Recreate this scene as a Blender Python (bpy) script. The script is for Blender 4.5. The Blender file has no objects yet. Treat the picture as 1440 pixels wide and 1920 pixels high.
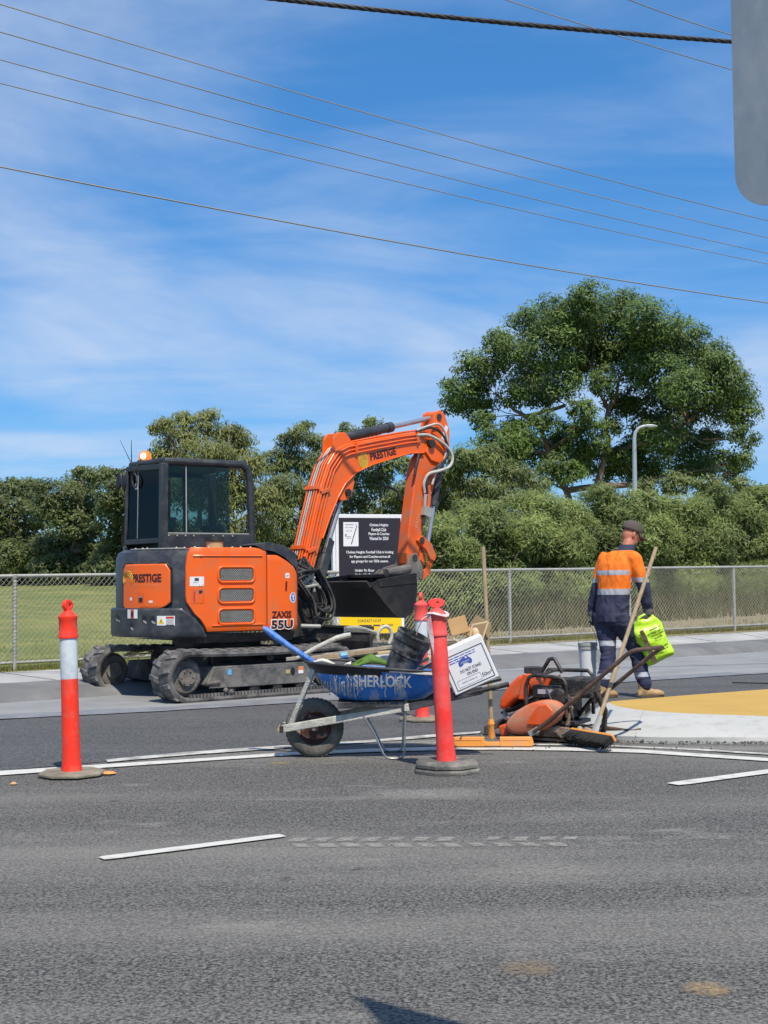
import bpy, bmesh, math, random
import numpy as np
from mathutils import Vector, Matrix, noise

random.seed(7)
RNG = np.random.default_rng(11)
SC = bpy.context.scene
COL = SC.collection
R = math.radians

# ------------------------------------------------------------------ camera
cam_d = bpy.data.cameras.new("camera")
cam = bpy.data.objects.new("camera", cam_d)
COL.objects.link(cam)
cam_d.sensor_fit = 'HORIZONTAL'
cam_d.sensor_width = 36.0
cam_d.lens = 62.5
cam_d.clip_start = 0.05
cam_d.clip_end = 3000.0
_p, _r = R(3.04), R(0.58)
_fw = Vector((0, math.cos(_p), math.sin(_p)))
_u0 = Vector((0, -math.sin(_p), math.cos(_p)))
_rt = Vector((1, 0, 0)) * math.cos(_r) - _u0 * math.sin(_r)
_up = _u0 * math.cos(_r) + Vector((1, 0, 0)) * math.sin(_r)
cam.matrix_world = Matrix(((_rt.x, _up.x, -_fw.x, 0), (_rt.y, _up.y, -_fw.y, 0),
                           (_rt.z, _up.z, -_fw.z, 1.21), (0, 0, 0, 1)))
SC.camera = cam

# ------------------------------------------------------------------ sun and sky
SUN_DIR = Vector((0.154, -0.507, 0.848)).normalized()      # towards the sun
sun_d = bpy.data.lights.new("sun", 'SUN')
sun_d.energy = 4.5
sun_d.angle = R(0.53)
sun_d.color = (1.0, 0.915, 0.79)
sun = bpy.data.objects.new("sun", sun_d)
COL.objects.link(sun)
sun.rotation_euler = (-SUN_DIR).to_track_quat('-Z', 'Y').to_euler()
sun.location = SUN_DIR * 60

W = bpy.data.worlds.new("World")
SC.world = W
W.use_nodes = True
_n, _l = W.node_tree.nodes, W.node_tree.links
_n.clear()
sky = _n.new('ShaderNodeTexSky')
sky.sky_type = 'NISHITA'
sky.sun_disc = False
sky.sun_elevation = math.asin(SUN_DIR.z)
sky.sun_rotation = math.atan2(SUN_DIR.x, SUN_DIR.y)
sky.altitude = 10
sky.air_density = 1.0
sky.dust_density = 0.35
sky.ozone_density = 2.2
hsv = _n.new('ShaderNodeHueSaturation')
hsv.inputs['Saturation'].default_value = 1.10
hsv.inputs['Value'].default_value = 1.0
gam = _n.new('ShaderNodeGamma'); gam.inputs[1].default_value = 0.65
_l.new(sky.outputs[0], gam.inputs[0])
tnt = _n.new('ShaderNodeVectorMath'); tnt.operation = 'MULTIPLY'
tnt.inputs[1].default_value = (0.73, 1.28, 1.95)
_l.new(gam.outputs[0], tnt.inputs[0])
_l.new(tnt.outputs[0], hsv.inputs['Color'])
# cirrus: the view direction carried onto a flat layer, streaked noise
tc = _n.new('ShaderNodeTexCoord')
sep = _n.new('ShaderNodeSeparateXYZ')
_l.new(tc.outputs['Generated'], sep.inputs[0])
mx = _n.new('ShaderNodeMath'); mx.operation = 'MAXIMUM'; mx.inputs[1].default_value = 0.0
_l.new(sep.outputs['Z'], mx.inputs[0])
ad = _n.new('ShaderNodeMath'); ad.operation = 'ADD'; ad.inputs[1].default_value = 0.16
_l.new(mx.outputs[0], ad.inputs[0])
dx = _n.new('ShaderNodeMath'); dx.operation = 'DIVIDE'
dy = _n.new('ShaderNodeMath'); dy.operation = 'DIVIDE'
_l.new(sep.outputs['X'], dx.inputs[0]); _l.new(ad.outputs[0], dx.inputs[1])
_l.new(sep.outputs['Y'], dy.inputs[0]); _l.new(ad.outputs[0], dy.inputs[1])
cmb = _n.new('ShaderNodeCombineXYZ')
_l.new(dx.outputs[0], cmb.inputs[0]); _l.new(dy.outputs[0], cmb.inputs[1])


def cloud_noise(scale, loc, rot, sc, dist, lo, hi, detail=7):
    mp = _n.new('ShaderNodeMapping')
    mp.inputs['Location'].default_value = loc
    mp.inputs['Rotation'].default_value = (0, 0, rot)
    mp.inputs['Scale'].default_value = sc
    _l.new(cmb.outputs[0], mp.inputs[0])
    nz = _n.new('ShaderNodeTexNoise')
    nz.inputs['Scale'].default_value = scale
    nz.inputs['Detail'].default_value = detail
    nz.inputs['Roughness'].default_value = 0.56
    nz.inputs['Distortion'].default_value = dist
    _l.new(mp.outputs[0], nz.inputs['Vector'])
    mr = _n.new('ShaderNodeMapRange')
    mr.interpolation_type = 'SMOOTHSTEP'
    mr.inputs['From Min'].default_value = lo
    mr.inputs['From Max'].default_value = hi
    _l.new(nz.outputs[0], mr.inputs['Value'])
    return mr.outputs[0]


c1 = cloud_noise(0.75, (1.47, 2.9, 0), R(-28), (1.0, 1.25, 1), 0.5, 0.38, 0.72, 6)
c2 = cloud_noise(1.9, (3.54, 5.31, 0), R(-30), (0.75, 1.4, 1), 0.7, 0.40, 0.78, 10)
mul = _n.new('ShaderNodeMath'); mul.operation = 'MULTIPLY_ADD'
_l.new(c1, mul.inputs[0]); mul.inputs[1].default_value = 0.66
m2 = _n.new('ShaderNodeMath'); m2.operation = 'MULTIPLY'
_l.new(c2, m2.inputs[0]); m2.inputs[1].default_value = 0.28
_l.new(m2.outputs[0], mul.inputs[2])
mixc = _n.new('ShaderNodeMix'); mixc.data_type = 'RGBA'
_l.new(mul.outputs[0], mixc.inputs['Factor'])
_l.new(hsv.outputs[0], mixc.inputs['A'])
mixc.inputs['B'].default_value = (4.7, 5.5, 6.8, 1)
bg = _n.new('ShaderNodeBackground')
bg.inputs['Strength'].default_value = 0.12
_l.new(mixc.outputs['Result'], bg.inputs['Color'])
wo = _n.new('ShaderNodeOutputWorld')
_l.new(bg.outputs[0], wo.inputs['Surface'])

SC.view_settings.view_transform = 'Standard'
SC.view_settings.look = 'None'
SC.view_settings.gamma = 1.0
SC.view_settings.use_curve_mapping = False
SC.view_settings.exposure = 0.15
SC.cycles.use_denoising = True
SC.cycles.max_bounces = 8
SC.cycles.transparent_max_bounces = 16
SC.cycles.caustics_reflective = False
SC.cycles.caustics_refractive = False


# ------------------------------------------------------------------ materials
def mat(name, col, rough=.55, metal=0., var=.12, scale=6., dirt=None, damt=0., dscale=3.,
        bump=0., bscale=90., coat=0., spec=.5, dlo=.45, dhi=.68, stretch=None):
    m = bpy.data.materials.new(name)
    m.use_nodes = True
    n, l = m.node_tree.nodes, m.node_tree.links
    b = n['Principled BSDF']
    b.inputs['Roughness'].default_value = rough
    b.inputs['Metallic'].default_value = metal
    b.inputs['Specular IOR Level'].default_value = spec
    if coat:
        b.inputs['Coat Weight'].default_value = coat
        b.inputs['Coat Roughness'].default_value = .3
    t = n.new('ShaderNodeTexCoord')
    src = t.outputs['Object']
    if stretch:
        mp = n.new('ShaderNodeMapping'); mp.inputs['Scale'].default_value = stretch
        l.new(src, mp.inputs[0]); src = mp.outputs[0]
    nz = n.new('ShaderNodeTexNoise')
    nz.inputs['Scale'].default_value = scale
    nz.inputs['Detail'].default_value = 6
    l.new(src, nz.inputs['Vector'])
    mr = n.new('ShaderNodeMapRange')
    mr.inputs['From Min'].default_value = .3
    mr.inputs['From Max'].default_value = .7
    mr.inputs['To Min'].default_value = 1 - var
    mr.inputs['To Max'].default_value = 1 + var
    l.new(nz.outputs[0], mr.inputs['Value'])
    vm = n.new('ShaderNodeVectorMath'); vm.operation = 'SCALE'
    vm.inputs[0].default_value = col[:3]
    l.new(mr.outputs[0], vm.inputs['Scale'])
    out = vm.outputs[0]
    if dirt:
        n2 = n.new('ShaderNodeTexNoise')
        n2.inputs['Scale'].default_value = dscale
        n2.inputs['Detail'].default_value = 9
        n2.inputs['Roughness'].default_value = .68
        l.new(src, n2.inputs['Vector'])
        r2 = n.new('ShaderNodeMapRange')
        r2.inputs['From Min'].default_value = dlo
        r2.inputs['From Max'].default_value = dhi
        r2.inputs['To Max'].default_value = damt
        l.new(n2.outputs[0], r2.inputs['Value'])
        mxn = n.new('ShaderNodeMix'); mxn.data_type = 'RGBA'
        l.new(r2.outputs[0], mxn.inputs['Factor'])
        l.new(out, mxn.inputs['A'])
        mxn.inputs['B'].default_value = (*dirt[:3], 1)
        out = mxn.outputs['Result']
        r3 = n.new('ShaderNodeMapRange')
        r3.inputs['To Min'].default_value = rough
        r3.inputs['To Max'].default_value = min(1, rough + .4)
        l.new(r2.outputs[0], r3.inputs['Value'])
        l.new(r3.outputs[0], b.inputs['Roughness'])
    l.new(out, b.inputs['Base Color'])
    if bump:
        n3 = n.new('ShaderNodeTexNoise')
        n3.inputs['Scale'].default_value = bscale
        n3.inputs['Detail'].default_value = 4
        l.new(src, n3.inputs['Vector'])
        bp = n.new('ShaderNodeBump')
        bp.inputs['Strength'].default_value = bump
        bp.inputs['Distance'].default_value = .02
        l.new(n3.outputs[0], bp.inputs['Height'])
        l.new(bp.outputs[0], b.inputs['Normal'])
    return m


def film_mat(name, col, lo=.25, hi=.85, scale=60.):
    """thin dust film: grains of cover over whatever lies below"""
    m = bpy.data.materials.new(name)
    m.use_nodes = True
    n, l = m.node_tree.nodes, m.node_tree.links
    b = n['Principled BSDF']; b.inputs['Roughness'].default_value = .95; b.inputs['Specular IOR Level'].default_value = .1
    b.inputs['Base Color'].default_value = (*col, 1)
    at = n.new('ShaderNodeAttribute'); at.attribute_name = 'cover'
    t = n.new('ShaderNodeTexCoord'); z = n.new('ShaderNodeTexNoise'); z.inputs['Scale'].default_value = scale; z.inputs['Detail'].default_value = 6; z.inputs['Roughness'].default_value = .75
    l.new(t.outputs['Object'], z.inputs['Vector'])
    a = n.new('ShaderNodeMath'); a.operation = 'MULTIPLY'
    r_ = n.new('ShaderNodeMapRange'); r_.inputs['From Min'].default_value = .33; r_.inputs['From Max'].default_value = .67
    l.new(z.outputs[0], r_.inputs['Value'])
    ad_ = n.new('ShaderNodeMath'); ad_.operation = 'MULTIPLY_ADD'; ad_.inputs[1].default_value = .9; l.new(r_.outputs[0], ad_.inputs[0]); ad_.inputs[2].default_value = .25
    l.new(ad_.outputs[0], a.inputs[0]); l.new(at.outputs['Fac'], a.inputs[1])
    q = n.new('ShaderNodeMapRange'); q.inputs['From Min'].default_value = lo; q.inputs['From Max'].default_value = hi; q.inputs['To Max'].default_value = .8
    l.new(a.outputs[0], q.inputs['Value'])
    tr = n.new('ShaderNodeBsdfTransparent'); mx_ = n.new('ShaderNodeMixShader')
    l.new(q.outputs[0], mx_.inputs[0]); l.new(tr.outputs[0], mx_.inputs[1]); l.new(b.outputs[0], mx_.inputs[2])
    l.new(mx_.outputs[0], n['Material Output'].inputs['Surface'])
    return m


def leaf_mat(name, c0, c1, trans=.3, rough=.5):
    m = bpy.data.materials.new(name)
    m.use_nodes = True
    n, l = m.node_tree.nodes, m.node_tree.links
    b = n['Principled BSDF']
    b.inputs['Roughness'].default_value = rough
    b.inputs['Specular IOR Level'].default_value = .35
    g = n.new('ShaderNodeNewGeometry')
    rp = n.new('ShaderNodeMix'); rp.data_type = 'RGBA'
    l.new(g.outputs['Random Per Island'], rp.inputs['Factor'])
    rp.inputs['A'].default_value = (*c0, 1)
    rp.inputs['B'].default_value = (*c1, 1)
    tc_ = n.new('ShaderNodeTexCoord'); nz_ = n.new('ShaderNodeTexNoise'); nz_.inputs['Scale'].default_value = .9; nz_.inputs['Detail'].default_value = 3
    l.new(tc_.outputs['Object'], nz_.inputs['Vector'])
    mr_ = n.new('ShaderNodeMapRange'); mr_.inputs['From Min'].default_value = .35; mr_.inputs['From Max'].default_value = .65
    mr_.inputs['To Min'].default_value = .72; mr_.inputs['To Max'].default_value = 1.28
    l.new(nz_.outputs[0], mr_.inputs['Value'])
    vs_ = n.new('ShaderNodeVectorMath'); vs_.operation = 'SCALE'; l.new(rp.outputs['Result'], vs_.inputs[0]); l.new(mr_.outputs[0], vs_.inputs['Scale'])
    l.new(vs_.outputs[0], b.inputs['Base Color'])
    t = n.new('ShaderNodeBsdfTranslucent')
    l.new(vs_.outputs[0], t.inputs['Color'])
    mx_ = n.new('ShaderNodeMixShader')
    mx_.inputs[0].default_value = trans
    l.new(b.outputs[0], mx_.inputs[1]); l.new(t.outputs[0], mx_.inputs[2])
    l.new(mx_.outputs[0], n['Material Output'].inputs['Surface'])
    return m


def glass_mat(name, tint, refl=.9):
    m = bpy.data.materials.new(name)
    m.use_nodes = True
    n, l = m.node_tree.nodes, m.node_tree.links
    n.remove(n['Principled BSDF'])
    tr = n.new('ShaderNodeBsdfTransparent'); tr.inputs[0].default_value = (*tint, 1)
    gl = n.new('ShaderNodeBsdfGlossy'); gl.inputs['Roughness'].default_value = .02
    gl.inputs['Color'].default_value = (refl, refl, refl, 1)
    fr = n.new('ShaderNodeFresnel'); fr.inputs[0].default_value = 1.5
    mx_ = n.new('ShaderNodeMixShader')
    l.new(fr.outputs[0], mx_.inputs[0]); l.new(tr.outputs[0], mx_.inputs[1]); l.new(gl.outputs[0], mx_.inputs[2])
    l.new(mx_.outputs[0], n['Material Output'].inputs['Surface'])
    return m


DUST = (.42, .37, .30)
M = {}
M['orange'] = mat('orange machine paint', (.90, .125, .003), .36, var=.05, scale=2.5, dirt=(.55, .17, .06), damt=.45, dscale=6, coat=.25)
M['orange_worn'] = mat('worn orange paint', (.78, .11, .008), .5, var=.12, scale=4, dirt=(.36, .17, .10), damt=.8, dscale=6)
M['charcoal'] = mat('charcoal machine paint', (.030, .034, .042), .42, var=.12, scale=3, dirt=(.17, .16, .15), damt=.35, dscale=6)
M['cabblack'] = mat('cab frame paint', (.022, .025, .030), .45, var=.1, dirt=(.12, .12, .12), damt=.3, dscale=7)
M['rubber'] = mat('track rubber', (.045, .044, .043), .85, var=.2, scale=8, dirt=(.27, .25, .23), damt=.7, dscale=4, bump=.3, dlo=.38, dhi=.66)
M['rubber_face'] = mat('worn tread rubber', (.10, .097, .094), .85, var=.2, scale=9, dirt=(.30, .28, .26), damt=.7, dscale=6, bump=.3)
M['track_steel'] = mat('dusty track steel', (.055, .057, .06), .7, .0, var=.2, scale=9, dirt=(.30, .28, .25), damt=.75, dscale=3, bump=.2, dlo=.42, dhi=.7)
M['dark_steel'] = mat('dark worn steel', (.030, .029, .029), .55, .3, var=.3, scale=6, dirt=(.14, .12, .105), damt=.6, dscale=4, bump=.2)
M['bucket_steel'] = mat('scoured bucket steel', (.014, .013, .013), .55, .2, var=.3, scale=5, dirt=(.060, .05, .045), damt=.6, dscale=3, bump=.2)
M['mud_steel'] = mat('muddy steel', (.12, .11, .10), .8, .1, var=.3, scale=10, dirt=(.33, .29, .24), damt=.8, dscale=6, bump=.4)
M['chrome'] = mat('chromed rod', (.50, .50, .51), .28, .75, var=.06, dirt=(.3, .28, .25), damt=.3, dscale=8)
M['hose'] = mat('black hydraulic hose', (.018, .018, .019), .55, var=.2, dirt=(.14, .13, .12), damt=.55, dscale=9)
M['hose_pale'] = mat('pale sleeved hose', (.50, .48, .44), .7, var=.1, dirt=(.25, .2, .15), damt=.5, dscale=12)
M['interior'] = mat('cab interior trim', (.045, .047, .050), .8, var=.1)
M['teal'] = mat('teal plastic', (.05, .36, .36), .5, var=.05)
M['white_pl'] = mat('white decal', (.78, .78, .76), .5, var=.04, dirt=DUST, damt=.25, dscale=8)
M['red_pl'] = mat('red decal', (.55, .03, .02), .5, var=.05)
M['yellow_pl'] = mat('yellow decal', (.80, .58, .05), .5, var=.05)
M['blue_pl'] = mat('blue decal', (.06, .16, .50), .5, var=.05)
M['cyan_pl'] = mat('light blue decal', (.13, .42, .75), .5, var=.05)
M['black_ink'] = mat('black lettering', (.012, .012, .014), .5, var=.05)
M['maroon_ink'] = mat('dark red lettering', (.05, .008, .01), .5, var=.05)
M['gold_ink'] = mat('gold print', (.55, .34, .03), .45, var=.1)
M['faint_ink'] = mat('faded print', (.78, .22, .06), .5, var=.15)
M['tan_pl'] = mat('cream plastic cap', (.48, .36, .18), .55, var=.1)
M['glass'] = glass_mat('tinted cab glass', (.50, .62, .58), .55)
M['glass_dark'] = glass_mat('dark cab glass', (.36, .46, .44), .4)
M['glass_clear'] = glass_mat('clear cab glass', (.80, .88, .86), .4)
M['bol_red'] = mat('red bollard plastic', (.95, .040, .014), .48, var=.08, scale=7, dirt=(.55, .16, .12), damt=.6, dscale=9, dlo=.5, dhi=.72)
M['bol_faded'] = mat('faded red bollard plastic', (.92, .040, .030), .5, var=.10, scale=5, dirt=(.74, .20, .18), damt=.6, dscale=4, dlo=.40, dhi=.66)
M['reflective'] = mat('white reflective sleeve', (.62, .67, .69), .35, var=.09, scale=12, dirt=(.36, .36, .34), damt=.55, dscale=9, dlo=.5, dhi=.7)
M['base_rubber'] = mat('dusty rubber base', (.11, .105, .095), .9, var=.2, scale=12, dirt=(.32, .30, .25), damt=.8, dscale=7, bump=.4)
M['base_brown'] = mat('brown dusty rubber base', (.20, .175, .13), .9, var=.2, scale=12, dirt=(.34, .30, .22), damt=.7, dscale=7, bump=.4)
M['tape'] = mat('pale barrier tape', (.80, .62, .60), .5, var=.15, scale=20, dirt=(.7, .1, .08), damt=.7, dscale=18)
M['tray_blue'] = mat('blue barrow tray paint', (.025, .19, .62), .38, var=.25, scale=5, dirt=(.46, .52, .60), damt=.85, dscale=7, dlo=.50, dhi=.64, stretch=(1.6, 1, .35))
M['tray_dark'] = mat('black scuffed tray', (.020, .020, .024), .6, var=.25, scale=6, dirt=(.17, .17, .18), damt=.5, dscale=6)
M['frame_cream'] = mat('cement splashed frame', (.54, .53, .46), .75, var=.15, scale=14, dirt=(.22, .21, .18), damt=.6, dscale=9, bump=.4)
M['blue_handle'] = mat('blue painted bar', (.02, .15, .52), .45, var=.15, dirt=(.45, .52, .6), damt=.5, dscale=9)
M['tyre'] = mat('dusty tyre rubber', (.050, .048, .045), .9, var=.2, scale=14, dirt=(.24, .22, .18), damt=.75, dscale=6, bump=.4, dlo=.36, dhi=.64)
M['rim'] = mat('brown wheel rim', (.055, .022, .018), .55, var=.2, dirt=(.5, .42, .38), damt=.8, dscale=7, dlo=.54, dhi=.62)
M['wire_steel'] = mat('galvanised rod', (.42, .42, .42), .35, .8, var=.2, dirt=(.2, .15, .1), damt=.5, dscale=10)
M['handle_wood'] = mat('weathered handle timber', (.34, .24, .135), .7, var=.22, scale=10, dirt=(.42, .36, .27), damt=.6, dscale=8, stretch=(6, 6, .8))
M['pale_wood'] = mat('pale sawn timber', (.66, .50, .29), .7, var=.15, scale=12, stretch=(1, 1, .3))
M['grey_wood'] = mat('cement grey timber', (.36, .33, .28), .85, var=.2, scale=12, dirt=(.2, .17, .13), damt=.6, dscale=9, bump=.3)
M['card'] = mat('brown cardboard', (.30, .20, .11), .85, var=.1, scale=6)
M['card_pale'] = mat('pale tan cardboard', (.50, .30, .13), .85, var=.1, scale=6)
M['box_white'] = mat('white carton', (.80, .80, .80), .6, var=.03, dirt=(.55, .53, .5), damt=.3, dscale=5)
M['grey_ink'] = mat('grey print', (.06, .06, .07), .6, var=.1)
M['blue_ink'] = mat('blue print', (.06, .10, .42), .6, var=.08)
M['light_ink'] = mat('light grey print', (.42, .42, .46), .6, var=.08)
M['pail_black'] = mat('dusty black pail', (.018, .018, .018), .45, var=.15, dirt=(.36, .35, .33), damt=.85, dscale=5, dlo=.42, dhi=.66)
M['pail_white'] = mat('white pail plastic', (.72, .72, .70), .45, var=.05, dirt=DUST, damt=.4, dscale=6)
M['green_bag'] = mat('green printed bag', (.10, .20, .015), .5, var=.25, scale=9, dirt=(.02, .05, .01), damt=.7, dscale=8)
M['paper'] = mat('cement paper', (.66, .63, .55), .8, var=.1, scale=9)
M['comp_orange'] = mat('compactor orange', (.78, .09, .012), .42, var=.08, dirt=(.40, .20, .11), damt=.5, dscale=7)
M['comp_dusty'] = mat('dusty compactor orange', (.64, .11, .03), .6, var=.12, dirt=(.46, .29, .19), damt=.9, dscale=4, dlo=.36, dhi=.64)
M['engine'] = mat('grimy engine casting', (.030, .030, .032), .5, .3, var=.3, scale=10, dirt=(.22, .19, .15), damt=.65, dscale=9, bump=.3)
M['plate_rust'] = mat('dusty rusted plate', (.20, .13, .09), .85, var=.3, scale=12, dirt=(.44, .36, .28), damt=.85, dscale=8, bump=.5)
M['black_tube'] = mat('black tube paint', (.020, .019, .019), .42, var=.2, dirt=(.16, .12, .09), damt=.6, dscale=10)
M['brown_tube'] = mat('rusty tube', (.070, .040, .028), .6, var=.3, dirt=(.18, .12, .08), damt=.6, dscale=12)
M['broom_orange'] = mat('orange broom head', (.78, .30, .05), .5, var=.08, dirt=DUST, damt=.35, dscale=8)
M['bristle'] = mat('black bristles', (.012, .012, .012), .85, var=.3, scale=40)
M['skin'] = mat('skin', (.52, .20, .125), .55, var=.08, scale=14)
M['cap'] = mat('grey brown cap cloth', (.085, .068, .062), .9, var=.12, bump=.2, bscale=300)
M['hiviz'] = mat('orange high visibility cloth', (.95, .195, .010), .75, var=.06, scale=9, bump=.1, bscale=30)
M['navy'] = mat('navy work cloth', (.020, .024, .060), .85, var=.2, scale=10, dirt=(.10, .10, .13), damt=.4, dscale=6, bump=.15, bscale=30)
M['tape_silver'] = mat('silver reflective tape', (.40, .41, .44), .45, var=.08, scale=12)
M['boot'] = mat('tan work boot leather', (.42, .25, .095), .7, var=.15, scale=12, dirt=(.5, .4, .28), damt=.5, dscale=9)
M['sole'] = mat('boot sole rubber', (.10, .075, .05), .8, var=.1)
M['glove'] = mat('grey work glove', (.075, .080, .080), .85, var=.25, scale=16)
M['glove_cuff'] = mat('glove cuff', (.16, .15, .14), .85, var=.2, scale=16)
M['lime'] = mat('lime plastic bag', (.50, .80, .035), .32, var=.08, scale=6, bump=.5, bscale=12)
M['band_brown'] = mat('brown printed band', (.10, .07, .045), .5, var=.35, scale=30)
M['galv'] = mat('galvanised pipe', (.44, .44, .40), .55, .4, var=.12, scale=6, dirt=(.26, .24, .19), damt=.6, dscale=4)
M['mesh_wire'] = mat('chain link wire', (.34, .34, .29), .6, .4, var=.15)
M['board_white'] = mat('white sign board', (.80, .80, .80), .4, var=.02)
M['board_black'] = mat('black sign print', (.022, .018, .026), .5, var=.1)
M['board_yellow'] = mat('yellow sign print', (.90, .58, .0), .5, var=.03)
M['lamp_grey'] = mat('lamp column paint', (.42, .45, .47), .45, .3, var=.05)
M['sign_back'] = mat('galvanised sign back', (.25, .29, .32), .55, .35, var=.16, scale=9, dirt=(.40, .44, .46), damt=.5, dscale=14, stretch=(1, 1, .5))
M['conductor'] = mat('overhead conductor', (.30, .28, .25), .6, .3, var=.05)
M['abc_cable'] = mat('black bundled cable', (.02, .02, .022), .6, var=.1)
M['bark'] = mat('grey brown bark', (.15, .11, .085), .9, var=.35, scale=3, dirt=(.05, .04, .035), damt=.8, dscale=4, bump=.5, bscale=12, stretch=(3, 3, .6))
M['gum_bark'] = mat('pinkish gum bark', (.26, .18, .14), .85, var=.3, scale=1.5, dirt=(.07, .05, .045), damt=.85, dscale=1.2, bump=.4, bscale=8, stretch=(2, 2, .5))
M['leaf_gum'] = leaf_mat('gum leaves', (.070, .125, .024), (.150, .215, .050), .3)
M['leaf_olive'] = leaf_mat('olive wattle leaves', (.135, .165, .038), (.260, .265, .085), .3)
M['leaf_mid'] = leaf_mat('mid green leaves', (.105, .145, .036), (.195, .225, .070), .3)
M['leaf_dark'] = leaf_mat('dark tree leaves', (.070, .100, .030), (.155, .185, .060), .32)
M['leaf_hedge'] = leaf_mat('bright hedge leaves', (.155, .218, .048), (.285, .330, .105), .38)
M['leaf_hedge2'] = leaf_mat('deep hedge leaves', (.132, .190, .048), (.245, .288, .096), .38)
M['leaf_dry'] = leaf_mat('dry undergrowth', (.10, .075, .035), (.15, .16, .055), .25)
M['grass'] = leaf_mat('grass blades', (.13, .16, .03), (.28, .25, .08), .25)


# ------------------------------------------------------------------ mesh helpers
class MB:
    def __init__(s):
        s.v, s.f, s.m = [], [], []
        s.k = []                                  # optional per-vertex cover for dust films

    def add(s, vs, fs, mi=0):
        o = len(s.v)
        s.v += [Vector(p) for p in vs]
        s.f += [tuple(i + o for i in f) for f in fs]
        s.m += [mi] * len(fs)
        return s

    def box(s, c, d, rot=None, mi=0):
        c = Vector(c); hx, hy, hz = d[0] / 2, d[1] / 2, d[2] / 2
        vs = [Vector((x, y, z)) for z in (-hz, hz) for y in (-hy, hy) for x in (-hx, hx)]
        if rot is not None:
            if not isinstance(rot, Matrix):
                rot = Matrix.Rotation(rot[2], 3, 'Z') @ Matrix.Rotation(rot[1], 3, 'Y') @ Matrix.Rotation(rot[0], 3, 'X')
            vs = [rot @ v for v in vs]
        return s.add([v + c for v in vs], [(0, 2, 3, 1), (4, 5, 7, 6), (0, 1, 5, 4), (2, 6, 7, 3), (0, 4, 6, 2), (1, 3, 7, 5)], mi)

    def bar(s, a, b, w, h, up=(0, 0, 1), mi=0):
        a, b = Vector(a), Vector(b)
        d = (b - a); L = d.length; d.normalize()
        up = Vector(up)
        if abs(d.dot(up)) > .98:
            up = Vector((0, 1, 0))
        y = up.cross(d).normalized(); z = d.cross(y)
        return s.box((a + b) / 2, (L, w, h), Matrix((d, y, z)).transposed(), mi)

    def prism(s, poly, w0, w1, U=(1, 0, 0), V=(0, 0, 1), Wv=(0, 1, 0), o=(0, 0, 0), mi=0):
        U, V, Wv, o = Vector(U), Vector(V), Vector(Wv), Vector(o)
        n = len(poly)
        a = [o + U * p[0] + V * p[1] + Wv * w0 for p in poly]
        b = [o + U * p[0] + V * p[1] + Wv * w1 for p in poly]
        fs = [tuple(range(n))[::-1], tuple(range(n, 2 * n))]
        fs += [(i, (i + 1) % n, (i + 1) % n + n, i + n) for i in range(n)]
        return s.add(a + b, fs, mi)

    def tube(s, path, r, n=8, closed=False, cap=True, mi=0, sq=1.0):
        P = [Vector(p) for p in path]
        k = len(P)
        rr = r if isinstance(r, (list, tuple)) else [r] * k
        vs, fs = [], []
        prev = None
        for i in range(k):
            if closed:
                t = P[(i + 1) % k] - P[i - 1]
            else:
                t = P[min(i + 1, k - 1)] - P[max(i - 1, 0)]
            if t.length < 1e-9:
                t = Vector((0, 0, 1))
            t.normalize()
            if prev is None:
                a = Vector((0, 0, 1)) if abs(t.z) < .9 else Vector((0, 1, 0))
                x = t.cross(a).normalized()
            else:
                x = (prev - t * prev.dot(t)).normalized()
            prev = x
            y = t.cross(x)
            for j in range(n):
                an = 2 * math.pi * j / n
                vs.append(P[i] + x * math.cos(an) * rr[i] + y * math.sin(an) * rr[i] * sq)
        for i in range(k if closed else k - 1):
            for j in range(n):
                a, b = i * n + j, i * n + (j + 1) % n
                c, d = ((i + 1) % k) * n + (j + 1) % n, ((i + 1) % k) * n + j
                fs.append((a, b, c, d))
        if cap and not closed:
            fs.append(tuple(range(n))[::-1])
            fs.append(tuple(range((k - 1) * n, k * n)))
        return s.add(vs, fs, mi)

    def lathe(s, prof, n=24, X=None, mi=0, cap=True):
        X = X or Matrix.Identity(4)
        vs, fs = [], []
        for (r, z) in prof:
            for j in range(n):
                a = 2 * math.pi * j / n
                vs.append(X @ Vector((r * math.cos(a), r * math.sin(a), z)))
        for i in range(len(prof) - 1):
            for j in range(n):
                fs.append((i * n + j, i * n + (j + 1) % n, (i + 1) * n + (j + 1) % n, (i + 1) * n + j))
        if cap:
            fs.append(tuple(range(n))[::-1])
            fs.append(tuple(range((len(prof) - 1) * n, len(prof) * n)))
        return s.add(vs, fs, mi)

    def loft(s, secs, n=14, mi=0):
        """secs: (centre, X axis vec, Y axis vec) ellipses"""
        vs, fs = [], []
        for (c, ax, ay) in secs:
            c, ax, ay = Vector(c), Vector(ax), Vector(ay)
            for j in range(n):
                a = 2 * math.pi * j / n
                vs.append(c + ax * math.cos(a) + ay * math.sin(a))
        for i in range(len(secs) - 1):
            for j in range(n):
                fs.append((i * n + j, i * n + (j + 1) % n, (i + 1) * n + (j + 1) % n, (i + 1) * n + j))
        fs.append(tuple(range(n))[::-1]); fs.append(tuple(range((len(secs) - 1) * n, len(secs) * n)))
        return s.add(vs, fs, mi)

    def ball(s, c, r, n=12, mi=0, X=None):
        r = r if isinstance(r, (tuple, list)) else (r, r, r)
        m_ = n // 2
        prof = [(max(1e-4, math.sin(math.pi * i / m_)), -math.cos(math.pi * i / m_)) for i in range(m_ + 1)]
        T = Matrix.Translation(Vector(c)) @ (X or Matrix.Identity(4)) @ Matrix.Diagonal((*r, 1))
        return s.lathe(prof, n, T, mi, cap=False)

    def xf(s, Mx):
        s.v = [Mx @ v for v in s.v]
        return s

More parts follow.
